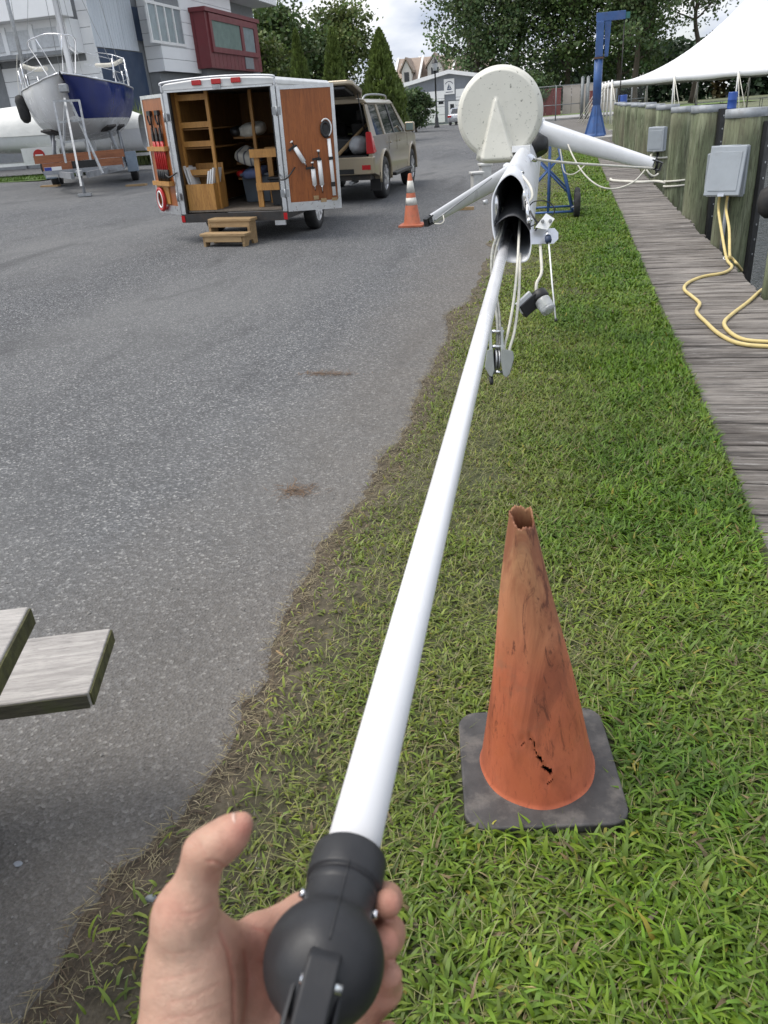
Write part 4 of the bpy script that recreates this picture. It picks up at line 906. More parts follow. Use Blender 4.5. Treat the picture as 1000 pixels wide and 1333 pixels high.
# ------------------------------------------------------------------ outlet boxes on the pilings
def obox(label, c, wdt, hgt, open_, rotz):
    t = thing('outlet_box', label, 'outlet box', c, (0, 0, rotz))           # front faces local -Y
    MB().box(-wdt/2, wdt/2, 0, .11, 0, hgt).build('case', W['greybox'], t, bevel=.008)
    MB().box(-wdt/2-.012, wdt/2+.012, -.012, .002, -.01, hgt+.012).build('flange', W['greybox'], t, bevel=.004)
    a = R(-13) if open_ else 0
    M_ = Matrix.Translation((0, -.016, hgt))@Matrix.Rotation(a, 4, 'X')
    def pt(mb): mb.v = [tuple(M_@Vector(p)) for p in mb.v]; return mb
    o = pt(MB().box(-wdt/2-.004, wdt/2+.004, -.03, 0, -hgt-.004, .004)).build('lid', W['greybox'], t, bevel=.01)
    pt(MB().box(-wdt/2+.03, wdt/2-.03, -.036, -.028, -hgt+.04, -.05)).build('lid_panel', W['greybox'], o, bevel=.004)
    pt(MB().box(-.03, .03, -.04, -.03, -hgt-.012, -hgt+.016)).build('latch', W['alu'], o)
    MB().cyl((-wdt*.3, -.005, hgt+.005), (wdt*.3, -.005, hgt+.005), .011, n=8).build('hinge', W['greybox'], t)
    MB().cyl((.02, .05, -.02), (.02, .05, -.75 if open_ else -.35), .02, n=10).build('conduit', W['steel'] if open_ else W['black'], t)
    return t
pb1 = atX(932, 260, 1.585)
pb1 = Vector((1.575, 9.12, .51))
t = obox('open grey outlet box with its lid tilted out and two yellow cables plugged in', (pb1.x, pb1.y, pb1.z), .34, .46, True, R(-24))
MB().box(-.215, -.165, .0, .10, .06, .40).build('side_box', W['greybox'], t, bevel=.008)
pb2 = atX(829, 181, 1.585)
t = obox('small closed grey outlet box on a far piling', (1.555, 16.58, .54), .30, .40, False, R(-30))
MB().tube(spline([(.02, .05, -.3), (.02, .03, -.42), (-.05, 0, -.45), (-.12, .02, -.38)], 6), .015, 8).build('cable', W['black'], t)
# ------------------------------------------------------------------ yellow shore power cables
zc = .014
A0 = Vector((pb1.x-.05, pb1.y-.03, pb1.z)); tie = onz(946, 336, .05)
ptsA = [A0+Vector((-.0, 0, .04)), A0+Vector((.0, -.01, -.12)), A0+(tie-A0)*.55+Vector((-.02, 0, 0)), tie]+[onz(x, y, zc) for x, y in ((953, 347), (942, 355), (915, 360), (896, 368), (891, 376.5), (901.5, 386), (911, 395), (907, 406), (920, 420), (934, 433), (953, 444), (974, 449), (1003, 451), (1040, 452))]
rope('yellow power cable from the outlet box snaking in a wide loop over the boardwalk', ptsA, .0135, W['hose'], 'power_cable', 'cable', n=12)
B0 = A0+Vector((.075, -.04, .01))
ptsB = [B0+Vector((0, 0, .05)), B0+Vector((-.01, -.01, -.12)), A0+(tie-A0)*.55+Vector((.05, -.02, 0)), tie+Vector((.02, -.03, .03)), onz(953, 336, .03), onz(960, 344, -.0), onz(966, 352, -.15)]
rope('yellow power cable hanging from the outlet box and dropping over the boardwalk edge', ptsB, .0135, W['hose'], 'power_cable', 'cable', n=12)
ptsC = [onz(992, 377, .02), onz(986, 382, zc), onz(974, 393, zc), onz(953, 409, zc), onz(943, 420, zc), onz(950, 432, zc), onz(969, 442, zc), onz(1003, 445, zc), onz(1040, 446, zc)]
rope('yellow power cable with a tight bend beside the short green post', ptsC, .0135, W['hose'], 'power_cable', 'cable', n=12)
MB().tube([tie+Vector((.03*math.cos(a), .02*math.sin(a), .01*math.sin(a))) for a in np.linspace(0, 6, 12)], .004, 6).build('cable_tie', W['white']); setp(bpy.data.objects['cable_tie'], 'small white tie holding two yellow cables together', 'cable tie')
# ------------------------------------------------------------------ mooring ropes
rope('white mooring rope lying across the boardwalk to the third piling', [onz(795, 233, .03), onz(798, 235, .025), onz(812, 236, .02), onz(835, 237, .02), onz(855, 236, .02), onz(868, 238, .03)], .026, W['rope'], 'mooring_rope')
b = Vector((1.735, 14.3, .0)); one('mooring_rope', 'coils of white rope wrapped round the foot of the third piling', 'rope', MB().tube([b+Vector((.22*math.cos(a), .22*math.sin(a), .10+.012*a)) for a in np.linspace(0, 12.5, 80)], .014, 8), W['rope'], b)
b = Vector((1.735, 16.8, .45)); one('mooring_rope', 'short loop of white rope tied high on the fourth piling', 'rope', MB().tube([b+Vector((.22*math.cos(a)-.02, .22*math.sin(a), .03*math.sin(a))) for a in np.linspace(2.6, 5.6, 30)], .017, 8), W['rope'], b)
# ------------------------------------------------------------------ moored boat edge at the right, dock fender
t = thing('moored_boat', 'white hull of a moored boat on the water at the edge of the frame', 'boat', (4.6, 11.5, -.7))
MB().sheet(lambda u, v_: (-1.15+.25*(1-v_)+2.3*(0) + .9*math.sin(u*math.pi)*0, -4+8*u, v_*1.0) if u < 0 else (-(1.2*math.sin(math.pi*min(1, u*1.15+.02))**.6)*(.55+.45*v_), -4+8*u, .05+v_*.95), 16, 6).build('hull', W['white'], t, solid=.03)
MB().sheet(lambda u, v_: ((v_-.5)*2.3*math.sin(math.pi*min(1, u*1.15+.02))**.6, -4+8*u, .98+.05*math.sin(v_*math.pi)), 16, 4).build('deck', W['white'], t)
MB().tube(spline([(-1.22, -3, 1.0), (-1.3, -1, 1.0), (-1.25, 1, 1.0), (-1., 3, 1.02)], 5), .03, 8).build('rub_rail', W['chrome'], t)
p = atX(1006, 262, 1.95); one('dock_fender', 'black round rubber fender hanging over the water beside the piling', 'fender', MB().lathe([(.001, -.16), (.06, -.15), (.12, -.1), (.14, 0), (.12, .1), (.06, .15), (.001, .16)], 22, Matrix.Translation(p)), W['rubber'], p)
# ------------------------------------------------------------------ wheels
def wheel(par, c, r_, wd, side, rim_mat, spokes=5):
    """tyre with rim; side = +1 when its face looks to +X"""
    M_ = Matrix.Translation(c)@Matrix.Rotation(R(90)*side, 4, 'Y')
    o = MB().lathe([(r_*.62, -wd/2), (r_*.8, -wd/2-.004), (r_*.95, -wd/2+.012), (r_, -wd/2+.045), (r_, wd/2-.045), (r_*.95, wd/2-.012), (r_*.8, wd/2+.004), (r_*.62, wd/2-.004), (r_*.6, wd/2-.03)], 36, M_).build('tyre', W['rubber'], par)
    rim = MB().lathe([(r_*.61, -wd/2+.02), (r_*.62, wd/2-.012), (r_*.58, wd/2-.006), (r_*.54, wd/2-.03), (r_*.5, wd/2-.07), (.02, wd/2-.07)], 32, M_)
    for k in range(spokes):
        a = 2*math.pi*k/spokes; d = Vector((math.cos(a), math.sin(a), 0)); b = MB().beam(d*r_*.12+Vector((0, 0, wd/2-.022)), d*r_*.57+Vector((0, 0, wd/2-.016)), r_*.15, .03)
        rim.add([M_@Vector(p) for p in b.v], b.f)
    h = MB().cyl((0, 0, wd/2-.07), (0, 0, wd/2-.008), r_*.17, r_*.14, 16); rim.add([M_@Vector(p) for p in h.v], h.f, True)
    rim.build('rim', rim_mat, o); return o
W['rimwhite'] = mk('white_rim', (.7, .7, .7), .4, var=.05, dirt=.25)
# ------------------------------------------------------------------ cargo trailer with both rear doors swung open
TX, TY = -4.50, 10.62; tw, tl, tf, th = .82, 2.75, .42, 2.10
t = thing('cargo_trailer', 'white box trailer with open wood lined rear doors, full of shelves and gear', 'trailer', (TX, TY, gz(TX)), (0, SLOPE, R(0))); t.scale = (.935, .935, .935)
TR = Matrix.Translation((TX, TY, gz(TX)))@Matrix.Rotation(SLOPE, 4, 'Y')@Matrix.Scale(.935, 4)
trl = t
W['twhite'] = mk('trailer_skin', (.70, .70, .69), .4, var=.05, scale=2, dirt=.25, dirtc=(.3, .29, .27))
MB().box(-tw, -tw+.03, .05, tl, tf, th-.06).build('side_wall', W['twhite'], t); MB().box(tw-.03, tw, .05, tl, tf, th-.06).build('side_wall', W['twhite'], t)
MB().box(-tw+.03, tw-.03, tl-.03, tl, tf, th-.06).build('front_wall', W['twhite'], t)
MB().box(-tw+.031, -tw+.038, .08, tl-.04, tf+.03, th-.08).box(tw-.038, tw-.031, .08, tl-.04, tf+.03, th-.08).box(-tw+.04, tw-.04, tl-.045, tl-.033, tf+.03, th-.08).build('plywood_lining', W['ply_inner'], t)
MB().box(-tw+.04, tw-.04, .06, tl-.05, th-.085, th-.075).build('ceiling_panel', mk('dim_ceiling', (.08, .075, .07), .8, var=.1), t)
# roof, slightly crowned with rolled rear edge
rp = [(-tw-.012, th-.075), (-tw-.012, th-.02), (-tw+.03, th+.02), (-tw*.5, th+.045), (0, th+.052), (tw*.5, th+.045), (tw-.03, th+.02), (tw+.012, th-.02), (tw+.012, th-.075)]
MB().prism(rp, lambda a, b: (a, .10, b), lambda a, b: (a, tl+.01, b)).build('roof', W['twhite'], t, bevel=.012)
hd = MB().prism(rp, lambda a, b: (a, -.035, b-.012 if b > th else b), lambda a, b: (a, .097, b+.004)); hd.build('rear_header', W['twhite'], t, bevel=.02, seg=3)
MB().box(-tw+.02, tw-.02, -.045, -.034, th-.095, th-.072).build('drip_rail', W['alu'], t)
MB().tube(spline([(-tw-.012, -.04, th-.09), (-tw-.01, -.045, th-.02), (-tw+.05, -.05, th+.03), (0, -.05, th+.06), (tw-.05, -.05, th+.03), (tw+.01, -.045, th-.02), (tw+.012, -.04, th-.09)], 6), .014, 8).build('header_trim', W['alu_paint'], t)
for x in (-.29, 0, .29): MB().box(x-.07, x+.07, -.062, -.038, th-.03, th+.035).build('marker_light', W['redlens'], t, bevel=.008)
MB().box(-.06, .06, -.055, -.04, th-.09, th-.035).build('door_catch', W['steel'], t)
for s_ in (-1, 1):
    MB().box(*sorted((s_*(tw-.055), s_*(tw+.01))), -.03, .048, tf-.02, th-.08).build('door_jamb', W['alu'], t, bevel=.006)
    MB().box(*sorted((s_*(tw-.075), s_*(tw-.057))), -.02, .035, tf, th-.1).build('door_seal', W['black'], t)
MB().box(-tw+.04, tw-.04, .05, tl-.05, tf, tf+.025).build('floor', m_wood('worn_floor', (.10, .08, .06), (.24, .2, .16), (10, 1, 10), 2, .85, .3), t)
W['chassis'] = mk('black_chassis', (.03, .028, .027), .6, var=.3, dirt=.4, dirtc=(.12, .07, .04))
MB().box(-tw-.01, tw+.01, -.05, .02, tf-.13, tf-.012).box(-tw, -tw+.06, .02, tl, tf-.12, tf-.01).box(tw-.06, tw, .02, tl, tf-.12, tf-.01).box(-tw, tw, tl-.06, tl, tf-.12, tf-.01).build('chassis', W['chassis'], t)
MB().beam((-.6, tl, tf-.08), (0, tl+1.25, tf-.02), .06, .09).beam((.6, tl, tf-.08), (0, tl+1.25, tf-.02), .06, .09).build('drawbar', W['chassis'], t)
MB().box(-.05, .05, tl+1.15, tl+1.4, tf-.02, tf+.07).build('coupler', W['steel'], t, bevel=.01)
MB().cyl((0, tl+.85, .02), (0, tl+.85, tf+.5), .03, n=10).build('jack_post', W['steel'], t)
for s_ in (-1, 1):
    MB().box(*sorted((s_*(tw-.04), s_*(tw+.012))), -.062, -.048, tf-.12, tf-.03).build('reflector', W['redlens'], t)
    wheel(t, (s_*(tw+.02), 1.22, .315), .315, .19, s_, W['rimwhite'], 6)
    pf = [(.80, .40), (.86, .60), (1.0, .70), (1.44, .70), (1.58, .60), (1.64, .40), (1.60, .40), (1.55, .58), (1.43, .67), (1.01, .67), (.89, .58), (.84, .40)]
    MB().prism(pf, lambda a, b: (s_*(tw+.001), a, b), lambda a, b: (s_*(tw+.16), a, b)).build('fender', W['alu'], t)
MB().cyl((-tw, 1.22, .315), (tw, 1.22, .315), .03, n=10).build('axle', W['chassis'], t)
MB().box(tw-.2, tw-.04, -.02, .02, .22, .30).build('mud_plate', W['alu'], t)
# shelving inside, bolted to the left wall
sh = MB()
o = MB().box(-tw+.045, -.30, .30, .32, .45, 1.95).build('shelf_back', W['ply_inner'], t) if False else None
for x in (-.30, .08):
    for y in ((.22,) if x < 0 else (.95,)): MB().box(x-.022, x+.022, y, y+.045, tf+.025, th-.09).build('upright', W['yellow_pine'], t)
MB().box(-.28+.0, -.26, 1.8, 1.845, tf+.025, th-.09).build('upright', W['yellow_pine'], t)
MB().box(-tw+.04, -tw+.075, .22, .265, tf+.025, th-.09).build('upright', W['yellow_pine'], t)
for z in (1.90, 1.55, 1.30, .92): MB().box(-tw+.075, -.322, .225, .262, z, z+.075).build('shelf_rail', W['yellow_pine'], t)
for z in (1.52, 1.27, .89): MB().box(-tw+.045, -.33, .27, 2.3, z, z+.018).build('shelf_board', W['ply_inner'], t)
for z in (1.36, 1.00, .78): MB().box(-.28, .10, 1.0, 2.4, z, z+.03).build('shelf_board', W['ply_inner'], t)
MB().box(.12, .17, 1.9, 1.95, tf+.02, th-.1).box(.36, .41, 2.3, 2.35, tf+.02, th-.1).build('upright', W['raw_pine'], t)
MB().box(.18, .36, 2.3, 2.34, 1.35, 1.42).build('shelf_rail', W['raw_pine'], t)
# doors
def door(side, ang, label):
    """hinged at the rear corner; local +x runs from the hinge to the free edge, the inside face looks to local -y (mirrored for the left door)"""
    M_ = Matrix.Translation((side*(tw+.005), -.02, 0))@Matrix.Rotation(ang, 4, 'Z')@Matrix.Scale(side, 4, (0, 1, 0))
    def pl(mb): mb.v = [tuple(M_@Vector(p)) for p in mb.v]; return mb
    dw = .80; z0, z1 = tf-.02, th-.1
    o = pl(MB().box(.02, dw, -.004, .03, z0, z1)).build('rear_door', W['twhite'], t); setp(o, label)
    f = MB().box(.02, .065, -.022, -.005, z0, z1).box(dw-.045, dw, -.022, -.005, z0, z1).box(.066, dw-.046, -.022, -.005, z0, z0+.12).box(.066, dw-.046, -.022, -.005, z1-.045, z1)
    pl(f).build('door_frame', W['alu'], o)
    pl(MB().box(.066, dw-.046, -.014, -.0045, z0+.121, z1-.046)).build('door_panel', W['ply'], o)
    for z in (z0+.25, z1-.3): pl(MB().box(-.07, .05, -.034, -.023, z-.05, z+.05).cyl((-.005, -.04, z-.06), (-.005, -.04, z+.06), .014, n=8)).build('hinge', W['steel'], o)
    return o, M_, pl
dl, ML, plL = door(-1, R(180-40), 'left rear door with tools strapped to its wooden inside')
dr, MR, plR = door(1, R(22), 'right rear door, inside face of varnished wood')
plL(MB().box(.10, .74, -.075, -.016, 1.27, 1.33)).build('tool_strap', W['yellow_pine'], dl)
plL(MB().box(.10, .72, -.09, -.016, .80, .86)).build('tool_rest', W['yellow_pine'], dl)
plL(MB().box(.30, .72, -.03, -.016, .54, .798)).build('backing_board', W['yellow_pine'], dl)
def hung(nm, label, cat, M_, parts, grp=None):
    """a tool hung on a door: parts = [(name, MB in door coordinates, material)]"""
    b = TR@M_@Vector((.4, -.05, 1.)); tt = thing(nm, label, cat, b, group=grp)
    for n_, mb, mt in parts:
        mb.v = [tuple(TR@M_@Vector(p)) for p in mb.v]; mb.build(n_, mt, tt, world=True)
    return tt
for i, (x, lb) in enumerate(((.22, 'nearest the hinge'), (.36, 'in the middle of three'), (.50, 'nearest the free edge'))):
    hung('bolt_cutter', 'red handled bolt cutter strapped to the left trailer door, '+lb, 'bolt cutter', ML, [
        ('handle', MB().tube([(x-.03, -.045, .88), (x-.035, -.045, 1.2), (x-.015, -.045, 1.40)], .017, 8).tube([(x+.03, -.045, .88), (x+.035, -.045, 1.2), (x+.015, -.045, 1.40)], .017, 8), W['red']),
        ('grip', MB().tube([(x-.03, -.045, .86), (x-.034, -.045, 1.02)], .021, 8).tube([(x+.03, -.045, .86), (x+.034, -.045, 1.02)], .021, 8), W['black']),
        ('jaw', MB().box(x-.03, x+.03, -.06, -.03, 1.40, 1.50).prism([(x-.028, 1.50), (x+.028, 1.50), (x+.018, 1.58), (x-.018, 1.58)], lambda a, b: (a, -.055, b), lambda a, b: (a, -.035, b)), W['black'])])
hung('rope_coil', 'red and white coil hanging low on the left trailer door', 'coil', ML, [('coil', MB().tube([(.56+.115*math.cos(a), -.06, .60+.15*math.sin(a)) for a in np.linspace(0, 2*math.pi, 28)[:-1]], .028, 8, closed=True), W['red']),
     ('binding', MB().tube([(.56+.09*math.cos(a), -.075, .60+.115*math.sin(a)) for a in np.linspace(0, 2*math.pi, 24)[:-1]], .013, 6, closed=True), W['white'])])
for x, lb in ((.24, 'black hand tool hooked at the top of the left trailer door, hinge side'), (.52, 'black hand tool hooked at the top of the left trailer door, free edge side')):
    hung('hand_tool', lb, 'tool', ML, [('head', MB().box(x-.06, x+.06, -.06, -.02, 1.74, 1.80).tube(spline([(x+.05, -.045, 1.78), (x+.07, -.045, 1.70), (x+.02, -.045, 1.62)], 4), .014, 6), W['black']), ('handle', MB().cyl((x-.02, -.04, 1.76), (x-.03, -.04, 1.58), .014, n=8), W['black'])])
# white caulking tools and a grinder-like tool on the right door
def caulk(x0, z0, x1, z1, label, nm='caulking_gun'):
    d = Vector((x1-x0, 0, z1-z0)); L_ = d.length; d.normalize(); a = Vector((x0, -.05, z0)); s_ = Vector((-d.z, 0, d.x))
    hung(nm, label, 'caulking gun', MR, [('cartridge', MB().tube([a+d*(L_*.2), a+d*(L_*.8)], .032, 12), W['white']), ('rod', MB().cyl(a, a+d*(L_*1.0), .008, n=8), W['black']),
        ('grip', MB().beam(a+d*(L_*.80), a+d*(L_*.86), .05, .07).beam(a+d*(L_*.85), a+d*(L_*.83)+s_*.10, .03, .03), W['black']), ('nozzle', MB().tube([a+d*(L_*.2), a+d*(L_*.14), a], [.026, .012, .006], 10), W['chrome']), ('end_cap', MB().tube([a+d*L_, a+d*(L_*1.05)], .02, 10), W['white'])])
caulk(.34, .98, .16, 1.30, 'white caulking gun hung slanting on the right trailer door')
caulk(.43, .66, .42, 1.02, 'short white caulking gun hung upright on the right trailer door'); caulk(.535, .62, .52, 1.16, 'long white caulking gun hung upright between two others on the door')
hung('grease_gun', 'long white tool with a black coiled head on the right trailer door', 'tool', MR, [('barrel', MB().cyl((.70, -.05, .58), (.68, -.05, 1.32), .026, n=10), W['white']), ('clip', MB().box(.665, .72, -.08, -.02, .70, .76), W['black']), ('clip', MB().box(.66, .72, -.08, -.02, 1.05, 1.09), W['black']),
      ('head', MB().tube([(.645+.055*math.cos(a), -.055, 1.44+.09*math.sin(a)) for a in np.linspace(0, 2*math.pi, 20)[:-1]], .024, 8, closed=True).box(.61, .69, -.07, -.03, 1.36, 1.5), W['black']), ('hose', MB().tube([(.65+.075*math.cos(a), -.07, 1.46+.11*math.sin(a)) for a in np.linspace(-1.2, 2.4, 16)], .01, 6), W['white'])])
for bxs in ((.40, .47, -.05, -.016, .54, .59), (.50, .58, -.06, -.016, .50, .55), (.66, .74, -.05, -.016, .51, .55)): plR(MB().box(*bxs)).build('tool_rest', W['raw_pine'], dr)
rope('black bungee cord from the left jamb to the left door', [TR@Vector((-tw+.02, -.05, .98)), TR@Vector((-tw-.06, -.13, .93)), TR@Vector((-tw-.18, -.0, .96)), TR@ML@Vector((.30, -.03, .93))], .010, W['black'], 'bungee_cord', 'cord')
rope('black bungee cord from the right jamb to the right door', [TR@Vector((tw-.06, -.04, .90)), TR@Vector((tw+.0, -.16, .84)), TR@Vector((tw+.1, -.14, .86)), TR@MR@Vector((.17, -.02, .98))], .010, W['black'], 'bungee_cord', 'cord')
# loose gear inside
def inside(nm, label, cat, mb, mat, **k):
    mb.v = [tuple(TR@Vector(p)) for p in mb.v]; b = min(mb.v, key=lambda p: p[2]); return one(nm, label, cat, mb, mat, b, **k)
W['tote'] = mk('grey_tote', (.10, .12, .145), .5, var=.1, dirt=.15)
def tote(label, x0, x1, y0, y1, z0, z1, mat, lid):
    b = TR@Vector(((x0+x1)/2, (y0+y1)/2, z0)); tt = thing('storage_tote', label, 'storage tote', b)
    xm, ym = (x0+x1)/2, (y0+y1)/2
    mb = MB(); k = .88; mb.add([(xm+(x-xm)*f_, ym+(y-ym)*f_, z) for z, f_ in ((z0, k), (z1-.04, 1)) for x, y in ((x0, y0), (x1, y0), (x1, y1), (x0, y1))], [(3, 2, 1, 0), (4, 5, 6, 7), (0, 1, 5, 4), (1, 2, 6, 5), (2, 3, 7, 6), (3, 0, 4, 7)])
    mb.v = [tuple(TR@Vector(p)) for p in mb.v]; mb.build('tub', mat, tt, world=True, bevel=.012)
    mb = MB().box(x0-.02, x1+.02, y0-.02, y1+.02, z1-.04, z1); mb.v = [tuple(TR@Vector(p)) for p in mb.v]; mb.build('lid', lid, tt, world=True, bevel=.012)
fz = tf+.028
tote('grey lidded storage tote on the trailer floor under the shelves', -.22, .24, .98, 1.5, fz, fz+.42, W['tote'], W['tote'])
tote('dark plastic bin under the wooden workbench in the trailer', .46, .74, .35, .8, fz, fz+.40, mk('dark_bin', (.025, .027, .03), .5), W['black'])
tote('white bucket tote standing behind the grey tote', .22, .38, 1.5, 1.8, fz, fz+.34, W['white'], W['white'])
bx_ = thing('file_box', 'open plywood file box holding white papers at the trailer entrance', 'wooden box', TR@Vector((-.55, .2, fz)))
for nm, mb in (('front_panel', MB().box(-.74, -.30, .06, .075, fz, fz+.36)), ('back_panel', MB().box(-.74, -.30, .50, .515, fz, fz+.62)), ('side_panel', MB().box(-.74, -.725, .076, .499, fz, fz+.36)), ('side_panel', MB().box(-.315, -.30, .076, .499, fz, fz+.36))):
    mb.v = [tuple(TR@Vector(p)) for p in mb.v]; mb.build(nm, W['yellow_pine'], bx_, world=True)
for i, (x0, x1) in enumerate(((-.70, -.78), (-.66, -.73), (-.40, -.31), (-.44, -.35), (-.48, -.39))):
    mb = MB().beam((x0+.05 if x0 < -.6 else x0-.03, .28, fz+.02), (x1, .30, fz+.60-.02*i), .30, .02, (1, 0, 0)); inside('binder', 'white binder leaning in the plywood file box, %s' % ('first on the left side', 'second on the left side', 'outermost on the right side', 'middle one on the right side', 'inner one on the right side')[i], 'binder', mb, W['white'])
def cushion(label, c, s_, rot, mat, nm='cushion', cat='cushion', sq=.5):
    def fn(u, v_):
        a = (u-.5)*2*math.pi; b = (v_-.5)*math.pi; f_ = lambda x: math.copysign(abs(x)**sq, x)
        p = Vector((f_(math.cos(b))*f_(math.cos(a))*s_[0], f_(math.cos(b))*f_(math.sin(a))*s_[1], f_(math.sin(b))*s_[2]*(1+.15*math.sin(3*a))))
        p.rotate(Matrix.Rotation(rot[1], 3, 'Y')@Matrix.Rotation(rot[0], 3, 'X')); return p+Vector(c)
    inside(nm, label, cat, MB().sheet(fn, 24, 14), mat)
W['canvas'] = mk('pale_canvas', (.50, .48, .42), .9, var=.2, scale=9, bump=.6, bscale=14, bdist=.03)
q = NM('striped_canvas'); wv = q.n('ShaderNodeTexWave', wave_type='BANDS'); wv.inputs['Scale'].default_value = 3.2; q.l(q.co, wv.inputs['Vector']); q.col(q.ramp(wv.outputs['Fac'], [(.80, (.52, .50, .44)), (.9, (.12, .12, .14))])); q.rough(.9); W['stripe'] = q.m
cushion('bundle of off white canvas on the upper trailer shelf', (-.02, 1.15, 1.475), (.22, .2, .09), (.1, -.1), W['canvas'], 'canvas_bundle', 'canvas', .7)
cushion('dark crumpled bag beside the canvas on the upper shelf', (-.23, 1.1, 1.46), (.10, .2, .07), (0, .2), W['black'], 'bag', 'bag', .8)
cushion('striped off white cushion on the middle trailer shelf', (-.08, 1.1, 1.11), (.20, .25, .08), (.2, .35), W['stripe']); cushion('folded blue and white cushion on the lower trailer shelf', (.0, 1.05, .88), (.17, .25, .065), (.1, -.05), mk('blue_canvas', (.10, .13, .24), .9, var=.3, scale=7))
cushion('red bag tucked behind the striped cushion', (-.25, 1.2, .86), (.09, .2, .055), (0, .1), W['red'], 'bag', 'bag', .7)
wb = thing('workbench', 'small unpainted pine workbench frame standing inside the trailer at right', 'workbench', TR@Vector((.5, .3, fz)))
def wbp(nm, mb): mb.v = [tuple(TR@Vector(p)) for p in mb.v]; mb.build(nm, W['yellow_pine'], wb, world=True)
wbp('top_rail', MB().box(.26, .75, .20, .24, 1.12, 1.23)); wbp('top_rail', MB().box(.26, .75, .85, .89, 1.12, 1.23)); wbp('leg', MB().box(.30, .38, .245, .285, fz, 1.12)); wbp('leg', MB().box(.66, .72, .245, .285, fz, 1.12)); wbp('leg', MB().box(.30, .38, .80, .845, fz, 1.12)); wbp('leg', MB().box(.60, .64, .80, .845, fz, 1.12)); wbp('shelf', MB().box(.31, .75, .20, .243, .68, .78))
# step stool
sp0 = Vector((-4.50, 10.36, gz(-4.50))); st = thing('step_stool', 'two step wooden stool on the asphalt below the trailer opening', 'step stool', sp0, (0, SLOPE, R(-6))); st.scale = (.9, .9, .9)
MB().box(-.38, .38, -.25, -.02, .15, .19).build('tread', W['raw_pine'], st, bevel=.006); MB().box(-.34, .38, -.02, .22, .33, .37).build('tread', W['raw_pine'], st, bevel=.006)
for s_ in (-1, 1):
    pf = [(-.22, 0), (-.10, 0), (-.06, .07), (.05, .07), (.09, 0), (.21, 0), (.21, .329), (-.01, .329), (-.01, .149), (-.22, .149)]; x = s_*.33
    MB().prism(pf, lambda a, b: (x-.02, a, b), lambda a, b: (x+.02, a, b)).build('side_panel', W['raw_pine'], st, bevel=.004)
MB().box(-.31, .31, -.235, -.215, .07, .149).build('riser', W['raw_pine'], st); MB().box(-.31, .31, -.005, .015, .25, .329).build('riser', W['raw_pine'], st)

# ------------------------------------------------------------------ beige SUV with its tailgate up
SX, SY = -4.42, 15.0; s0 = thing('suv', 'beige four door SUV with roof rails, tailgate raised, hitched to the box trailer', 'car', (SX, SY, gz(SX)), (0, SLOPE, 0)); t = s0
q = NM('champagne_metallic'); q.col(q.ramp(q.noise(2.5, 4), [(.3, (.33, .275, .19)), (.7, (.37, .31, .22))])); q.metal(.55); q.rough(.30); q.b.inputs['Coat Weight'].default_value = .6; q.b.inputs['Coat Roughness'].default_value = .08; W['car'] = q.m
hw = .925; rwy, fwy = .95, 3.80; wr = .375
def arch(cy, r_, a0=188, a1=-8, n=14): return [(cy+r_*math.cos(R(a0+(a1-a0)*k/n)), wr+r_*math.sin(R(a0+(a1-a0)*k/n))) for k in range(n+1)]
low = [(.02, .52), (.40, .44)]+arch(rwy, .46)+[(1.50, .38), (3.26, .38)]+arch(fwy, .46)+[(4.35, .44), (4.72, .52), (4.76, .78), (4.62, .99), (4.2, 1.05), (3.45, 1.10), (2.2, 1.12), (.06, 1.13), (-.0, .86)]
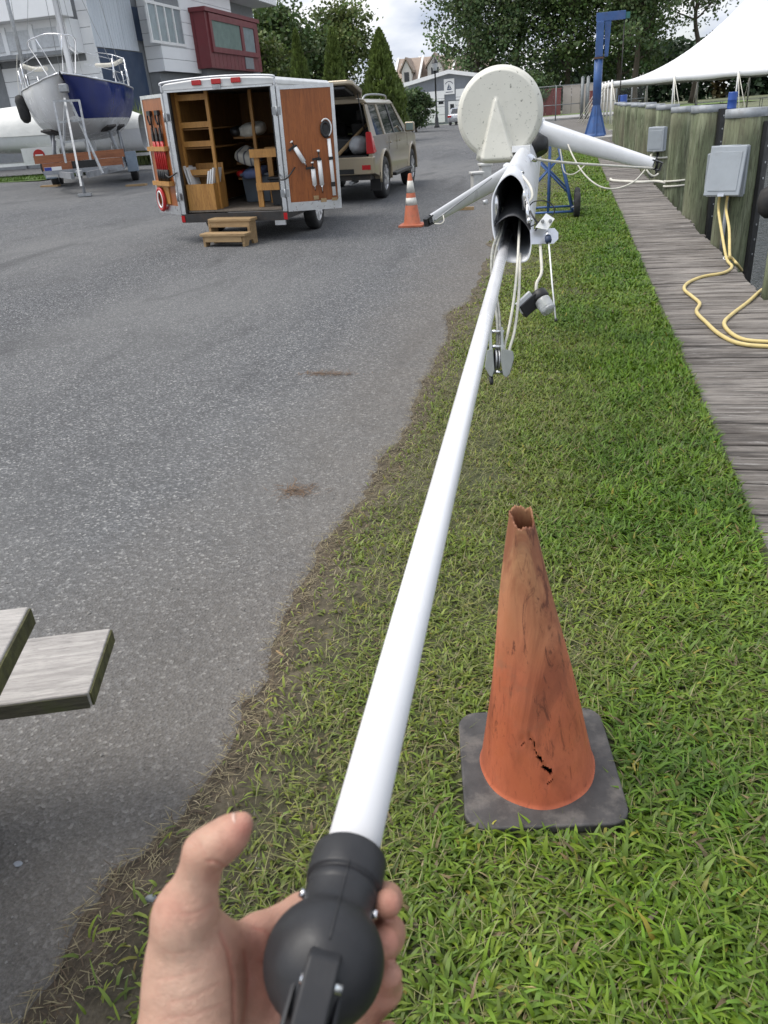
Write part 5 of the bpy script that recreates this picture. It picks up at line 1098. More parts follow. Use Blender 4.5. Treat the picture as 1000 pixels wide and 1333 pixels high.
for s_ in (-1, 1):
    # bulged side panel: outer skin swells at mid height
    def ox(a, b): return s_*(hw+.012*math.sin(max(0, min(1, (b-.38)/.75))*math.pi)-.035*max(0, (b-.95)/.18)-.10*max(0, (a-4.2)/.56)**2-.03*max(0, (.25-a)/.25)**2)
    MB().prism(low, lambda a, b: (ox(a, b), a, b), lambda a, b: (s_*(hw-.10), a, b)).build('body_side', W['car'], t, bevel=.03, seg=3)
    # flares
    for cy in (rwy, fwy):
        pts = [(cy+.485*math.cos(R(a)), wr+.485*math.sin(R(a))) for a in range(-6, 187, 8)]
        MB().tube([(s_*(hw+.004), a, b) for a, b in pts], .030, 8).build('wheel_arch', W['car'], t)
        wheel(t, (s_*(hw-.105), cy, wr), wr, .235, s_, mk('alloy_rim', (.55, .55, .56), .3, .8, dirt=.2) if 'alloy_rim' not in bpy.data.materials else bpy.data.materials['alloy_rim'], 6)
    MB().box(*sorted((s_*(hw-.05), s_*(hw+.10))), 1.5, 3.25, .36, .42).build('running_board', W['black'], t, bevel=.015)
    MB().box(*sorted((s_*(hw-.2), s_*(hw+.01))), .44, .47, .18, .5).build('mud_flap', W['black'], t)
    # glasshouse: pillars and panes leaning in
    def gp(a, b): f_ = (b-1.12)/.56; return (s_*(hw-.035-.165*f_), a, b)
    def panel(nm, poly, mat, th_=.035): return MB().prism(poly, lambda a, b: gp(a, b), lambda a, b: (gp(a, b)[0]-s_*th_, a, b)).build(nm, mat, t)
    panel('d_pillar', [(.06, 1.12), (.42, 1.12), (.46, 1.66), (.26, 1.66)], W['car']); panel('c_pillar', [(1.13, 1.12), (1.27, 1.12), (1.25, 1.66), (1.10, 1.66)], W['car'])
    panel('b_pillar', [(2.06, 1.11), (2.18, 1.11), (2.12, 1.66), (2.02, 1.66)], W['black']); panel('a_pillar', [(3.16, 1.11), (3.52, 1.10), (2.76, 1.66), (2.60, 1.66)], W['car'])
    panel('roof_side', [(.22, 1.64), (2.78, 1.64), (2.66, 1.70), (.28, 1.70)], W['car'], .05)
    for nm, poly in (('quarter_window', [(.42, 1.13), (1.13, 1.13), (1.10, 1.645), (.46, 1.645)]), ('rear_window', [(1.27, 1.13), (2.06, 1.12), (2.02, 1.645), (1.25, 1.645)]), ('front_window', [(2.18, 1.12), (3.16, 1.12), (2.60, 1.645), (2.12, 1.645)])):
        MB().prism(poly, lambda a, b: (gp(a, b)[0]-s_*.012, a, b), lambda a, b: (gp(a, b)[0]-s_*.018, a, b)).build(nm, W['carglass'] if 'carglass' in W else W.setdefault('carglass', m_glass('tinted_glass', (.02, .026, .026))), t)
    for y0 in (1.45, 2.35): MB().box(*sorted((s_*(hw+.004), s_*(hw+.028))), y0, y0+.16, .95, .985).build('door_handle', W['car'], t, bevel=.008)
    for y0 in (1.36, 2.12, 3.24): MB().box(*sorted((s_*(hw+.002), s_*(hw+.0065))), y0, y0+.008, .46, 1.08).build('door_seam', W['black'], t)
    o = MB().box(*sorted((s_*(hw-.01), s_*(hw+.2))), 3.05, 3.17, 1.10, 1.29).build('mirror', W['car'], t, bevel=.035, seg=3); MB().box(*sorted((s_*(hw+.03), s_*(hw+.18))), 3.044, 3.05, 1.13, 1.27).build('mirror_glass', W['glass_green'], o)
    MB().tube(spline([(s_*.66, .45, 1.72), (s_*.68, .62, 1.79), (s_*.68, 1.5, 1.81), (s_*.68, 2.3, 1.79), (s_*.66, 2.5, 1.73)], 6), .017, 8).build('roof_rail', W['steel'], t)
    MB().prism([(-.015, .84), (.20, .86), (.09, 1.08), (.03, 1.20), (.0, 1.20)], lambda a, b: (s_*(hw+.012-.05*max(0, (b-1.)/.2)), a, b), lambda a, b: (s_*(hw-.14), a, b)).build('tail_light', W['redlens'], t, bevel=.015)
    MB().box(*sorted((s_*(hw-.22), s_*(hw-.06))), -.075, -.06, .58, .66).build('bumper_reflector', W['redlens'], t)
bmp = [(-hw+.0, .10), (-hw+.02, -.02), (-hw+.12, -.07), (hw-.12, -.07), (hw-.02, -.02), (hw, .10)]
MB().prism(bmp, lambda a, b: (a, b, .50), lambda a, b: (a, b, .80)).build('rear_bumper', W['car'], t, bevel=.025, seg=3)
MB().box(-.55, .55, -.08, -.02, .52, .60).build('bumper_step', W['black'], t); MB().cyl((-.03, -.15, .42), (-.03, .4, .42), .03, n=10).build('hitch', W['steel'], t); MB().cyl((.45, -.02, .36), (.45, .5, .36), .035, n=12).build('exhaust', W['steel'], t)
MB().box(-hw+.1, hw-.1, .05, 4.5, .40, .56).build('underbody', W['chassis'], t); MB().box(-.78, .78, .02, 1.6, .78, .82).build('cargo_floor', W['black'], t)
MB().prism([(-.80, 1.67), (-.74, 1.735), (-.4, 1.77), (0, 1.78), (.4, 1.77), (.74, 1.735), (.80, 1.67)], lambda a, b: (a*.985, .24, b-.01), lambda a, b: (a*.94, 2.72, b-.02)).build('roof', W['car'], t, bevel=.02)
MB().prism([(3.45, 1.10), (4.2, 1.06), (4.62, 1.0), (4.74, .8), (4.74, .55), (3.45, .55)], lambda a, b: (-hw+.1, a, b), lambda a, b: (hw-.1, a, b)).build('hood', W['car'], t, bevel=.03)
MB().add([(-.80, 3.48, 1.11), (.80, 3.48, 1.11), (.69, 2.72, 1.67), (-.69, 2.72, 1.67)], [(0, 1, 2, 3)]).build('windscreen', m_glass('windscreen_glass', (.20, .23, .23), .1), t, solid=.008)
MB().box(-.80, .80, 3.0, 3.45, .85, 1.10).build('dashboard', W['black'], t, bevel=.04)
MB().tube([(-.36+.18*math.cos(a), 2.92+.06*math.sin(a), 1.10+.17*math.sin(a)) for a in np.linspace(0, 2*math.pi, 24)[:-1]], .016, 6, closed=True).build('steering_wheel', W['black'], t)
W['seat'] = mk('grey_seat', (.05, .05, .05), .9, var=.2)
for x, y in ((-.38, 2.3), (.38, 2.3), (-.42, 1.55), (.42, 1.55)):
    o = MB().prism([(y, .72), (y+.50, .70), (y+.50, .84), (y+.12, .86), (y-.08, 1.34), (y-.2, 1.32)], lambda a, b: (x-.25, a, b), lambda a, b: (x+.25, a, b)).build('seat', W['seat'], t, bevel=.04)
    MB().box(x-.13, x+.13, y-.19, y-.08, 1.37, 1.56).build('headrest', W['seat'], o, bevel=.035)
# tailgate swung up
tg = Matrix.Translation((0, .27, 1.70))@Matrix.Rotation(R(-11), 4, 'X')
mb = MB().prism([(-.70, -.03), (.70, -.03), (.80, -.42), (.80, -1.02), (.72, -1.10), (-.72, -1.10), (-.80, -1.02), (-.80, -.42)], lambda a, b: tg@Vector((a, b, .03)), lambda a, b: tg@Vector((a*1.0, b, .11)))
o = mb.build('tailgate', W['car'], t, bevel=.03, seg=3)
mb = MB().prism([(-.60, -.08), (.60, -.08), (.66, -.50), (-.66, -.50)], lambda a, b: tg@Vector((a, b, .022)), lambda a, b: tg@Vector((a, b, .028))); mb.build('tailgate_window', W['carglass'], o)
mb = MB().prism([(-.68, -.55), (.68, -.55), (.66, -1.05), (-.66, -1.05)], lambda a, b: tg@Vector((a, b, -.03)), lambda a, b: tg@Vector((a, b, .03))); mb.build('tailgate_trim', W['black'], o, bevel=.02)
for s_ in (-1, 1): MB().cyl((s_*.74, .18, 1.15), tg@Vector((s_*.72, -.45, .03)), .012, n=8).build('gas_strut', W['black'], t)
# load in the back of the car
def incar(nm, label, cat, mb, mat, **k):
    Mc = Matrix.Translation(s0.location)@Matrix.Rotation(SLOPE, 4, 'Y'); mb.v = [tuple(Mc@Vector(p)) for p in mb.v]; b = min(mb.v, key=lambda p: p[2]); return one(nm, label, cat, mb, mat, b, **k)
def blob(c, s_, sq=.8, ph=1.):
    f_ = lambda x: math.copysign(abs(x)**sq, x)
    def fn(u, v_):
        a = (u-.5)*2*math.pi; b = (v_-.5)*math.pi; k = 1+.10*math.sin(3*a+ph)+.07*math.sin(5*b+2*a)
        return (c[0]+f_(math.cos(b))*f_(math.cos(a))*s_[0]*k, c[1]+f_(math.cos(b))*f_(math.sin(a))*s_[1]*k, c[2]+f_(math.sin(b))*s_[2])
    return MB().sheet(fn, 22, 12)
incar('plastic_sack', 'translucent grey plastic sack in the open back of the SUV', 'sack', blob((.56, .35, .98), (.17, .22, .16)), mk('grey_sack', (.30, .31, .32), .4, var=.2, bump=.5, bscale=20, bdist=.02))
incar('duffel_bag', 'dark duffel bag lying in the open back of the SUV', 'bag', blob((-.1, .6, .98), (.5, .3, .17), .6, 2.), W['black'])
incar('wooden_paddle', 'slanting wooden paddle sticking up inside the back of the SUV', 'paddle', MB().tube([(.22, .1, .84), (.5, .5, 1.15), (.66, .75, 1.32)], [.035, .03, .03], 8), W['raw_pine'])
# ------------------------------------------------------------------ sailboat on its trailer
Bw = atD(80, 97, 19.2); Md = atD(97, 106, 22.6); hd_ = math.atan2(-(Md.x-Bw.x), Md.y-Bw.y); LB = 8.8
bg0 = gz(Bw.x); t = thing('sailboat', 'keel sailboat with one white and one blue hull side, bow forward on a trailer', 'sailboat', (Bw.x, Bw.y, bg0), (0, 0, hd_)); boat = t
MBt = Matrix.Translation((Bw.x, Bw.y, bg0))@Matrix.Rotation(hd_, 4, 'Z')
zb = Bw.z-bg0
def interp(t_, tab):
    for (a, va), (b, vb) in zip(tab[:-1], tab[1:]):
        if t_ <= b: f_ = (t_-a)/(b-a); f_ = f_*f_*(3-2*f_)*.35+f_*.65; return va+(vb-va)*f_
    return tab[-1][1]
hb_ = lambda t_: interp(t_, [(0, .03), (.1, .55), (.22, 1.05), (.36, 1.42), (.52, 1.60), (.72, 1.55), (.88, 1.3), (1, 1.02)])
sz_ = lambda t_: interp(t_, [(0, zb), (.25, zb-.13), (.5, zb-.20), (.8, zb-.18), (1, zb-.1)])
kz_ = lambda t_: interp(t_, [(0, zb-.10), (.05, zb-.62), (.14, zb-1.10), (.3, zb-1.42), (.5, zb-1.52), (.8, zb-1.25), (1, zb-.75)])
def hullp(t_, s_, sd_):
    a = s_*math.pi/2; p_ = .62+.25*max(0, 1-t_*3); return Vector((sd_*hb_(t_)*math.cos(a)**p_ if s_ < .999 else 0, t_*LB-.35*(1-s_)*max(0, 1-t_*6)+.45*s_*max(0, 1-t_*5), sz_(t_)-(sz_(t_)-kz_(t_))*math.sin(a)**1.15))
W['hullwhite'] = mk('white_gelcoat', (.66, .67, .68), .22, var=.04, scale=2, dirt=.1); W['hullblue'] = mk('blue_gelcoat', (.012, .026, .16), .16, var=.12, scale=2)
for sd_, mt, lb in ((-1, 'hullwhite', 'white topside of the hull'), (1, 'hullblue', 'deep blue topside of the hull')):
    def wl(u): return math.asin(min(1., max(.0, (sz_(u)-(zb-.98))/(sz_(u)-kz_(u))))**(1/1.15))/(math.pi/2)
    o = MB().sheet(lambda u, v_: hullp(u, v_*wl(u), sd_), 40, 8).build('topside', W[mt], t); setp(o, lb)
    MB().sheet(lambda u, v_: hullp(u, wl(u)+v_*(1-wl(u)), sd_), 40, 8).build('hull_bottom', W['hullwhite'], t)
    MB().tube([hullp(u/24, 0, sd_)+Vector((sd_*.012, 0, .01)) for u in range(25)], .022, 6).build('toe_rail', W['alu'], t)
    for tt_ in (.30, .48, .66, .82):
        p = hullp(tt_, 0, sd_)+Vector((-sd_*.06, 0, 0)); MB().cyl(p, p+Vector((0, 0, .62)), .016, n=8).build('stanchion', W['chrome'], t)
    for hz_ in (.6, .33):
        MB().tube([hullp(u, 0, sd_)+Vector((-sd_*.06, 0, hz_)) for u in (.12, .30, .48, .66, .82, .94)], .007, 5).build('lifeline', W['chrome'], t)
MB().sheet(lambda u, v_: Vector(((v_-.5)*2*hb_(u), u*LB-.33*max(0, 1-u*6), sz_(u)+.01+.05*math.sin(v_*math.pi))), 24, 6).build('deck', W['hullwhite'], t)
MB().sheet(lambda u, v_: hullp(1, v_, -1 if u < .5 else 1)*1.0 if u in (0, 1) else Vector((0, LB, hullp(1, v_, 1).z)), 2, 8).build('transom', W['hullwhite'], t)
MB().prism([(3.0, 0), (3.5, .28), (5.9, .34), (6.2, 0)], lambda a, b: (-.72, a, sz_(.5)+.03+b), lambda a, b: (.72, a, sz_(.5)+.03+b)).build('cabin', W['hullwhite'], t, bevel=.06)
for s_ in (-1, 1):
    for y in (3.7, 4.6): MB().box(*sorted((s_*.715, s_*.728)), y, y+.6, sz_(.5)+.12, sz_(.5)+.25).build('cabin_window', W['glass'], t)
MB().prism([(3.6, -1.45), (6.0, -1.45), (5.5, -2.45), (4.1, -2.45)], lambda a, b: (-.09, a, zb+b), lambda a, b: (.09, a, zb+b)).build('keel', W['hullwhite'], t, bevel=.05)
W['sparwhite'] = mk('white_spar', (.62, .63, .65), .35, .2, var=.05)
MB().tube([(0, 3.45, sz_(.4)), (0, 3.45, zb+4), (0, 3.45, zb+9.5)], [.085, .08, .06], 14).build('mast', W['sparwhite'], t)
MB().tube([(0, 3.6, zb+1.0), (.03, 7.6, zb+1.08)], .06, 10).build('boom', W['sparwhite'], t); MB().tube([(-.9, 3.5, zb+4.6), (0, 3.42, zb+4.68), (.9, 3.5, zb+4.6)], .025, 6).build('mast_spreader', W['sparwhite'], t)
for a, b in (((0, -.2, zb), (0, 3.4, zb+9.4)), ((1.4, 3.9, zb-.15), (.9, 3.5, zb+4.6)), ((.9, 3.5, zb+4.6), (0, 3.45, zb+9.3)), ((-1.4, 3.9, zb-.15), (-.9, 3.5, zb+4.6)), ((-.9, 3.5, zb+4.6), (0, 3.45, zb+9.3)), ((1.3, 3.4, zb-.1), (0, 3.45, zb+4.5)), ((-1.3, 3.4, zb-.1), (0, 3.45, zb+4.5)), ((0, LB-.1, zb), (0, 3.5, zb+9.4)), ((.07, 3.36, zb), (.05, 3.38, zb+9)), ((.12, 3.40, zb), (.05, 3.42, zb+9))):
    MB().cyl(a, b, .007, n=5).build('rigging_wire', W['steel'], t)
def PB(x, y, D): return MBt.inverted()@atD(x, y, D)
def pb_tube(nm, pts, r_, mat, sp=4): MB().tube(spline([PB(*p) for p in pts], sp) if sp else [PB(*p) for p in pts], r_, 8).build(nm, mat, t)
pb_tube('pulpit', [(62, 98, 20.6), (48, 76, 20.0), (36, 56, 19.4), (48, 48, 19.1), (61, 44, 18.9), (83, 45, 18.9), (97, 50, 19.3), (98, 72, 19.9), (98, 96, 20.5)], .016, W['chrome'], 5)
pb_tube('pulpit_leg', [(73, 94, 19.8), (46, 50, 19.15)], .013, W['chrome'], 0); pb_tube('pulpit_leg', [(82, 93, 19.4), (80, 45, 18.9)], .013, W['chrome'], 0)
pb_tube('stern_rail', [(125, 68, 26.5), (146, 71, 26), (161, 76, 25.6), (168, 106, 25.2)], .016, W['chrome'], 0); pb_tube('stern_rail', [(146, 71, 26), (148, 101, 26)], .016, W['chrome'], 0)
pb_tube('furled_sail', [(30, 86, 22), (45, 90, 22), (60, 89, 21.6)], .06, W['canvas']); pb_tube('furled_sail', [(125, 85, 24.5), (146, 84, 24.3), (159, 78, 24.)], .06, W['canvas'])
MB().box(-.10, .10, -.45, .0, zb-.40, zb-.22).build('bow_roller', W['steel'], t, bevel=.02)
f0 = atD(30, 142, 22.2); one('boat_fender', 'black cylindrical fender hanging on the white side of the sailboat', 'fender', MB().lathe([(.02, .37), (.10, .34), (.15, .22), (.155, -.22), (.10, -.34), (.02, -.37)], 18, Matrix.Translation(f0)@Matrix.Rotation(R(-6), 4, 'Y')), W['rubber'], f0)
rope('thin lanyard holding the black boat fender', [f0+Vector((0, 0, .36)), f0+Vector((.1, 0, .9)), f0+Vector((.25, 0, 1.35))], .008, W['rope'])
# trailer under it (local axes of the boat: y runs aft)
t = thing('boat_trailer', 'grey steel boat trailer with brown plank bunk and ladder frame under the sailboat', 'boat trailer', (Bw.x, Bw.y, bg0), (0, 0, hd_))
W['tgrey'] = mk('trailer_grey', (.27, .28, .30), .5, .4, var=.2, scale=6, dirt=.3)
for s_ in (-1, 1):
    MB().beam((s_*.18, -1.3, .48), (s_*.95, 1.3, .50), .09, .14).beam((s_*.95, 1.3, .50), (s_*.95, 7.2, .52), .09, .14).build('frame_rail', W['tgrey'], t)
    for y in (3.9, 4.75): wheel(t, (s_*1.17, y, .34), .34, .21, s_, W['rimwhite'], 6)
    MB().box(*sorted((s_*1.03, s_*1.32)), 3.4, 5.25, .70, .76).box(*sorted((s_*1.03, s_*1.32)), 3.34, 3.42, .40, .76).build('fender', W['tgrey'], t, bevel=.02)
    MB().box(*sorted((s_*1.02, s_*1.34)), 3.05, 3.33, .30, .85).build('side_box', mk('grey_blue_box', (.22, .27, .33), .5) if 'grey_blue_box' not in bpy.data.materials else bpy.data.materials['grey_blue_box'], t, bevel=.02)
    for y, h_, xo in ((2.2, 1.0, .75), (3.4, 1.0, .95), (5.6, 1.05, .9)):
        MB().cyl((s_*.98, y, .55), (s_*xo, y, zb-1.30+.15*(y > 5)), .035, n=8).build('support_post', W['tgrey'], t); MB().cyl((s_*.98, y+.45, .55), (s_*xo, y+.02, zb-1.45), .028, n=8).build('support_brace', W['tgrey'], t)
        MB().beam((s_*(xo+.12), y-.22, zb-1.18+.15*(y > 5)), (s_*(xo-.12), y+.22, zb-1.30+.15*(y > 5)), .26, .05).build('support_pad', W['chassis'], t)
for y in (.1, 2.2, 3.9, 5.6, 7.1): MB().box(-1.0, 1.0, y-.05, y+.05, .50, .60).build('cross_member', W['tgrey'], t)
W['bunk'] = m_wood('brown_bunk_wood', (.17, .055, .022), (.34, .13, .055), (1, 10, 10), 2.5, .55, .2)
MB().box(-1.18, 1.10, .30, .36, .78, .97).build('bunk_plank', W['bunk'], t); MB().box(-1.02, -.28, .28, .34, .54, .775).build('bunk_plank', W['bunk'], t); MB().box(.36, 1.02, .28, .34, .54, .775).build('bunk_plank', W['bunk'], t)
MB().box(-.28, .36, .31, .34, .48, .775).build('battery_tray', W['black'], t)
o = MB().box(-.98, -.55, .255, .275, .44, .68).build('sticker_plate', W['white'], t); MB().box(-.975, -.80, .249, .2545, .56, .675).build('blue_corner', mk('flag_blue', (.03, .05, .3), .5), o)
MB().cyl((0, -1.25, .48), (0, -1.25, .05), .04, n=10).build('jack_post', W['tgrey'], t); MB().box(-.16, .16, -1.42, -1.08, .0, .06).build('jack_foot', W['steel'], t); MB().box(-.07, .07, -1.55, -1.15, .46, .60).build('coupler', W['steel'], t, bevel=.02)
def pt_beam(nm, a, b, r_=.028): Mi = MBt.inverted(); MB().beam(Mi@atD(*a), Mi@atD(*b), r_*2, r_*2).build(nm, W['steel'], t)
for a, b in (((70, 131, 18.6), (86, 212, 18.9)), ((103, 130, 18.6), (118, 208, 18.9)), ((70, 131.5, 18.6), (103, 130.5, 18.6)), ((77, 159, 18.7), (107, 156, 18.7)), ((83, 185, 18.8), (111, 182, 18.8)), ((84, 128, 18.75), (106, 243, 18.3)), ((92, 133, 18.7), (134, 226, 18.9)), ((85, 132, 18.9), (83, 190, 19.2))): pt_beam('ladder_bar', a, b, .024)
for i, (px, py) in enumerate(((66, 243), (178, 242))):
    p = lot(px, py); one('wheel_chock', 'wooden chock under the %s wheel of the sailboat trailer' % ('port' if i else 'starboard'), 'chock', MB().box(p.x-.3, p.x+.3, p.y-.08, p.y+.08, p.z, p.z+.05), W['raw_pine'], p)
# ------------------------------------------------------------------ wrapped motor boat behind it
p = atD(60, 200, 29); g0 = gz(p.x); t = thing('covered_boat', 'motor boat under a white cover on a trailer behind the sailboat', 'boat', (p.x, p.y, g0), (0, 0, hd_+R(68)))
W['cover'] = mk('white_cover', (.70, .70, .67), .6, var=.06, scale=1.5, bump=.25, bscale=3, bdist=.1)
cb = lambda u: 1.25*math.sin(math.pi*min(1, .04+u*.78))**.6
MB().sheet(lambda u, v_: (cb(u)*math.cos(math.pi*v_), -4+8*u, 1.35+.15*u*u+(.45+.55*math.sin(u*math.pi)**.7)*math.sin(math.pi*v_)**.8), 22, 14).build('cover', W['cover'], t)
MB().sheet(lambda u, v_: (cb(u)*.97*math.cos(math.pi*v_), -4+8*u, 1.35+.15*u*u-(.75*(1-.35*u))*math.sin(math.pi*v_)**.6), 22, 12).build('hull', W['hullwhite'], t)
MB().prism([(-3.4, .7), (-2.4, .75), (-2.0, .3), (-2.6, .2), (-3.2, .3)], lambda a, b: (-.05, a, b), lambda a, b: (.05, a, b)).build('keel_skeg', W['hullwhite'], t)
for s_ in (-1, 1):
    MB().box(*sorted((s_*.85, s_*.95)), -3.8, 4.6, .42, .52).build('trailer_rail', W['white'], t)
    for y in (-1.5, -.6): wheel(t, (s_*1.1, y, .32), .32, .2, s_, W['rimwhite'], 5)
    MB().box(*sorted((s_*.97, s_*1.24)), -2.1, -.05, .64, .72).build('fender', W['white'], t, bevel=.03)
    for y in (-3, 0, 3): MB().cyl((s_*.9, y, .52), (s_*.7, y, .95), .03, n=8).build('support_post', W['tgrey'], t)
sp = atD(51, 202, 27.2); a_ = math.atan2(sp.x, -sp.y)
t2 = thing('round_sign', 'red round sign with white lettering on the white trailer side', 'sign', sp); 
dcm = (Vector(CAM)-sp).normalized(); sx, su, _d = frame_from(dcm)
MB().cyl(sp, sp+dcm*.02, .19, n=28).build('disc', W['red'], t2, world=True); MB().add([sp+dcm*.024-sx*.13*k-su*.03*l_ for k, l_ in ((-1, -1), (1, -1), (1, 1), (-1, 1))], [(0, 1, 2, 3)]).build('lettering_band', W['white'], t2, world=True)
wp = sp-dcm*.03; one('trailer_side_panel', 'white sheet panel behind the round red sign on the covered boat trailer', 'panel', MB().beam(wp-sx*.7, wp+sx*.55, .04, .5), W['white'], wp)
bk_ = atD(24, 60, 31); one('spare_mast', 'tall grey mast of another boat standing behind the sailboat', 'mast', MB().tube([(bk_.x, bk_.y, gz(bk_.x)+.6), (bk_.x, bk_.y, 11)], [.09, .06], 10), W['steel'], (bk_.x, bk_.y, gz(bk_.x)))
# ------------------------------------------------------------------ white modern building on the left
BX, BY = -20.5, 35.9; bz = .38
t = thing('white_building', 'white panelled modern building with navy door, bay window and protruding window box', 'building', (BX, BY, bz)); bld = t
W['panel'] = mk('white_panel', (.80, .81, .82), .5, var=.03, scale=.8, dirt=.04); W['panel_lt'] = mk('pale_blue_panel', (.60, .64, .69), .5, var=.05, scale=.8); W['navy'] = mk('navy_door', (.022, .045, .095), .5, var=.15, scale=.7)
W['base'] = mk('grey_base', (.22, .23, .24), .8, var=.1); W['win'] = m_glass('sky_window', (.30, .35, .37), .12); W['roofd'] = mk('dark_roof', (.10, .09, .11), .8, var=.1)
def wb_(nm, mb, mat, par=None, **k):
    o = mb.build(nm, mat, par or t, **k)
    l_ = Vector(t.location); o.data.transform(Matrix.Translation(-l_)) ; return o
Lw = 46.0; top = 8.3; EY = 56.5
wb_('core_wall', MB().box(-34, BX-.06, BY+.06, EY, 0, top), W['base'])
def boards_x(x, y0, y1, z0, z1, h_, mat):           # boards on a face that looks to +X
    z = z0
    while z < z1-.05: wb_('siding_board', MB().box(x, x+.05, y0, y1, z, min(z+h_-.02, z1)), mat); z += h_
def boards_y(y, x0, x1, z0, z1, h_, mat):           # boards on a face that looks to -Y
    z = z0
    while z < z1-.05: wb_('siding_board', MB().box(x0, x1, y-.05, y, z, min(z+h_-.02, z1)), mat); z += h_
yA = lambda px, py: atX(px, py, BX).y
y1, y2, y3, y4 = yA(124, 60), yA(180, 60), yA(188, 60), yA(262, 60)
boards_x(BX-.05, BY, y1, .4, top, .62, W['panel'])
boards_y(BY+.05, -33, BX, 1.6, 4.6, .62, W['panel'])
zt = atX(150, 64, BX).z
for k in range(3):
    a = y1+(y2-y1)*k/3; wb_('sliding_panel', MB().box(BX-.05, BX+.02, a+.02, a+(y2-y1)/3-.02, zt+.02, top-.1), W['panel_lt'])
    for j in range(5): wb_('panel_rib', MB().box(BX+.02, BX+.035, a+.12+j*(y2-y1)/18, a+.16+j*(y2-y1)/18, zt+.05, top-.15), W['panel_lt'])
wb_('door', MB().box(BX-.055, BX-.01, y1+.03, y2+.3, bz, zt-.02), W['navy']); wb_('door', MB().box(BX-.05, BX+.01, y2+.02, y3, atX(184, 53, BX).z, atX(180, 10, BX).z), W['navy'])
# bay with a window band of four panes
bzb = atX(220, 94, BX+.5).z; bx_o = BX+.9
wb_('bay', MB().box(BX-.05, bx_o-.06, y3+.02, y4+3, bzb, top-.05), W['base'])
wz0, wz1 = atX(215, 54, bx_o).z, atX(215, 9, bx_o).z; wy0, wy1 = atX(194, 30, bx_o).y, atX(236, 30, bx_o).y
boards_x(bx_o-.06, y3, y4+3, bzb, wz0-.1, .55, W['panel']); boards_x(bx_o-.06, wy1+.1, y4+3, wz0-.1, top-.05, .55, W['panel']); boards_y(y3+.02, BX, bx_o, bzb, top-.05, .55, W['panel'])
fr_ = wb_('window_frame', MB().box(bx_o-.05, bx_o+.05, wy0-.12, wy1+.12, wz0-.12, wz0).box(bx_o-.05, bx_o+.05, wy0-.12, wy1+.12, wz1, wz1+.12), W['white'])
for k in range(4):
    a = wy0+(wy1-wy0)*k/4; b_ = wy0+(wy1-wy0)*(k+1)/4; wb_('pane', MB().box(bx_o-.04, bx_o, a+.04, b_-.04, wz0+.001, wz1-.001), W['win'])
    wb_('mullion', MB().box(bx_o-.05, bx_o+.06, a-.05, a+.05, wz0+.002, wz1-.002), W['white'])
wb_('bay_base', MB().box(BX-.05, BX+.5, y3+.1, y4+3, bz, bzb-.01), W['base'])
wb_('roof', MB().box(-34.5, BX+1.5, BY-.9, EY+.4, top, top+.45), W['panel'], bevel=.03)
wb_('roof_top', MB().box(-34.2, BX+1.2, BY-.6, EY+.1, top+.451, top+.60), W['roofd'])
# left face: fascia and projecting window box
pz = lambda px, py, Y: atY(px, py, Y)
Yb = BY-1.1
wx1, wx0 = pz(88, 45, Yb).x, -33.0; zlo, zhi = pz(50, 72, Yb).z, pz(50, 26, Yb).z
wb_('window_box', MB().box(wx0, wx1, Yb+.05, BY, zlo, zhi), W['panel'], bevel=.02)
n_ = 7
for k in range(n_):
    a = wx1-.25-(k+1)*1.35; wb_('pane', MB().box(a, a+1.15, Yb-.01, Yb+.052, zlo+.25, zhi-.3), mk('frosted_pane', (.50, .52, .54), .3) if 'frosted_pane' not in bpy.data.materials else bpy.data.materials['frosted_pane'])
    wb_('mullion', MB().box(a+1.15, a+1.35, Yb-.04, Yb+.049, zlo+.12, zhi-.12), W['panel'])
wb_('sill', MB().box(wx0, wx1+.1, Yb-.15, Yb+.04, zlo-.05, zlo+.10), W['base']); wb_('canopy', MB().box(wx0, wx1+.3, Yb-.7, Yb+.3, zhi, zhi+1.1), W['panel'], bevel=.02)
boards_y(BY+.04, wx1, BX, 4.6, top, .62, W['panel']); boards_y(BY+.04, wx0, wx1, zhi+1.1, top, .62, W['panel'])
wb_('garage_opening', MB().box(-33, pz(7, 110, BY).x, BY-.03, BY+.02, bz, pz(5, 83, BY).z), W['base'])
# red box volume
rx = BX+1.7
t = thing('red_building', 'dark red metal clad box with a wide window, beside the white building', 'building', (rx, atX(271, 60, rx).y, bz))
ry0, ry1 = atX(272, 60, rx).y, atX(338, 60, rx).y; rz0, rz1 = atX(300, 90, rx).z, atX(300, 21, rx).z
W['redclad'] = mk('red_cladding', (.16, .028, .034), .5, var=.12, scale=.7, dirt=.15)
wb_('body', MB().box(BX-1.5, rx-.03, ry0+.03, ry1, rz0, rz1-.05), W['redclad']); wb_('plinth', MB().box(BX-1.4, rx-.5, ry0+.4, ry1-.3, bz, rz0), W['base'])
k = int((ry1-ry0)/.55)
for i in range(k): a = ry0+(ry1-ry0)*i/k; wb_('cladding_panel', MB().box(rx-.03, rx, a+.012, a+(ry1-ry0)/k-.012, rz0, rz1-.05), W['redclad'])
for i in range(5): a = BX-1.5+(rx-BX+1.5)*i/5; wb_('cladding_panel', MB().box(a+.012, a+(rx-BX+1.5)/5-.012, ry0, ry0+.03, rz0, rz1-.05), W['redclad'])
wb_('parapet', MB().box(BX-1.6, rx+.12, ry0-.12, ry1+.1, rz1-.049, rz1+.15), W['redclad'])
gy0, gy1 = atX(276, 45, rx).y, atX(312, 45, rx).y; gz0, gz1 = atX(293, 63, rx).z, atX(293, 30, rx).z
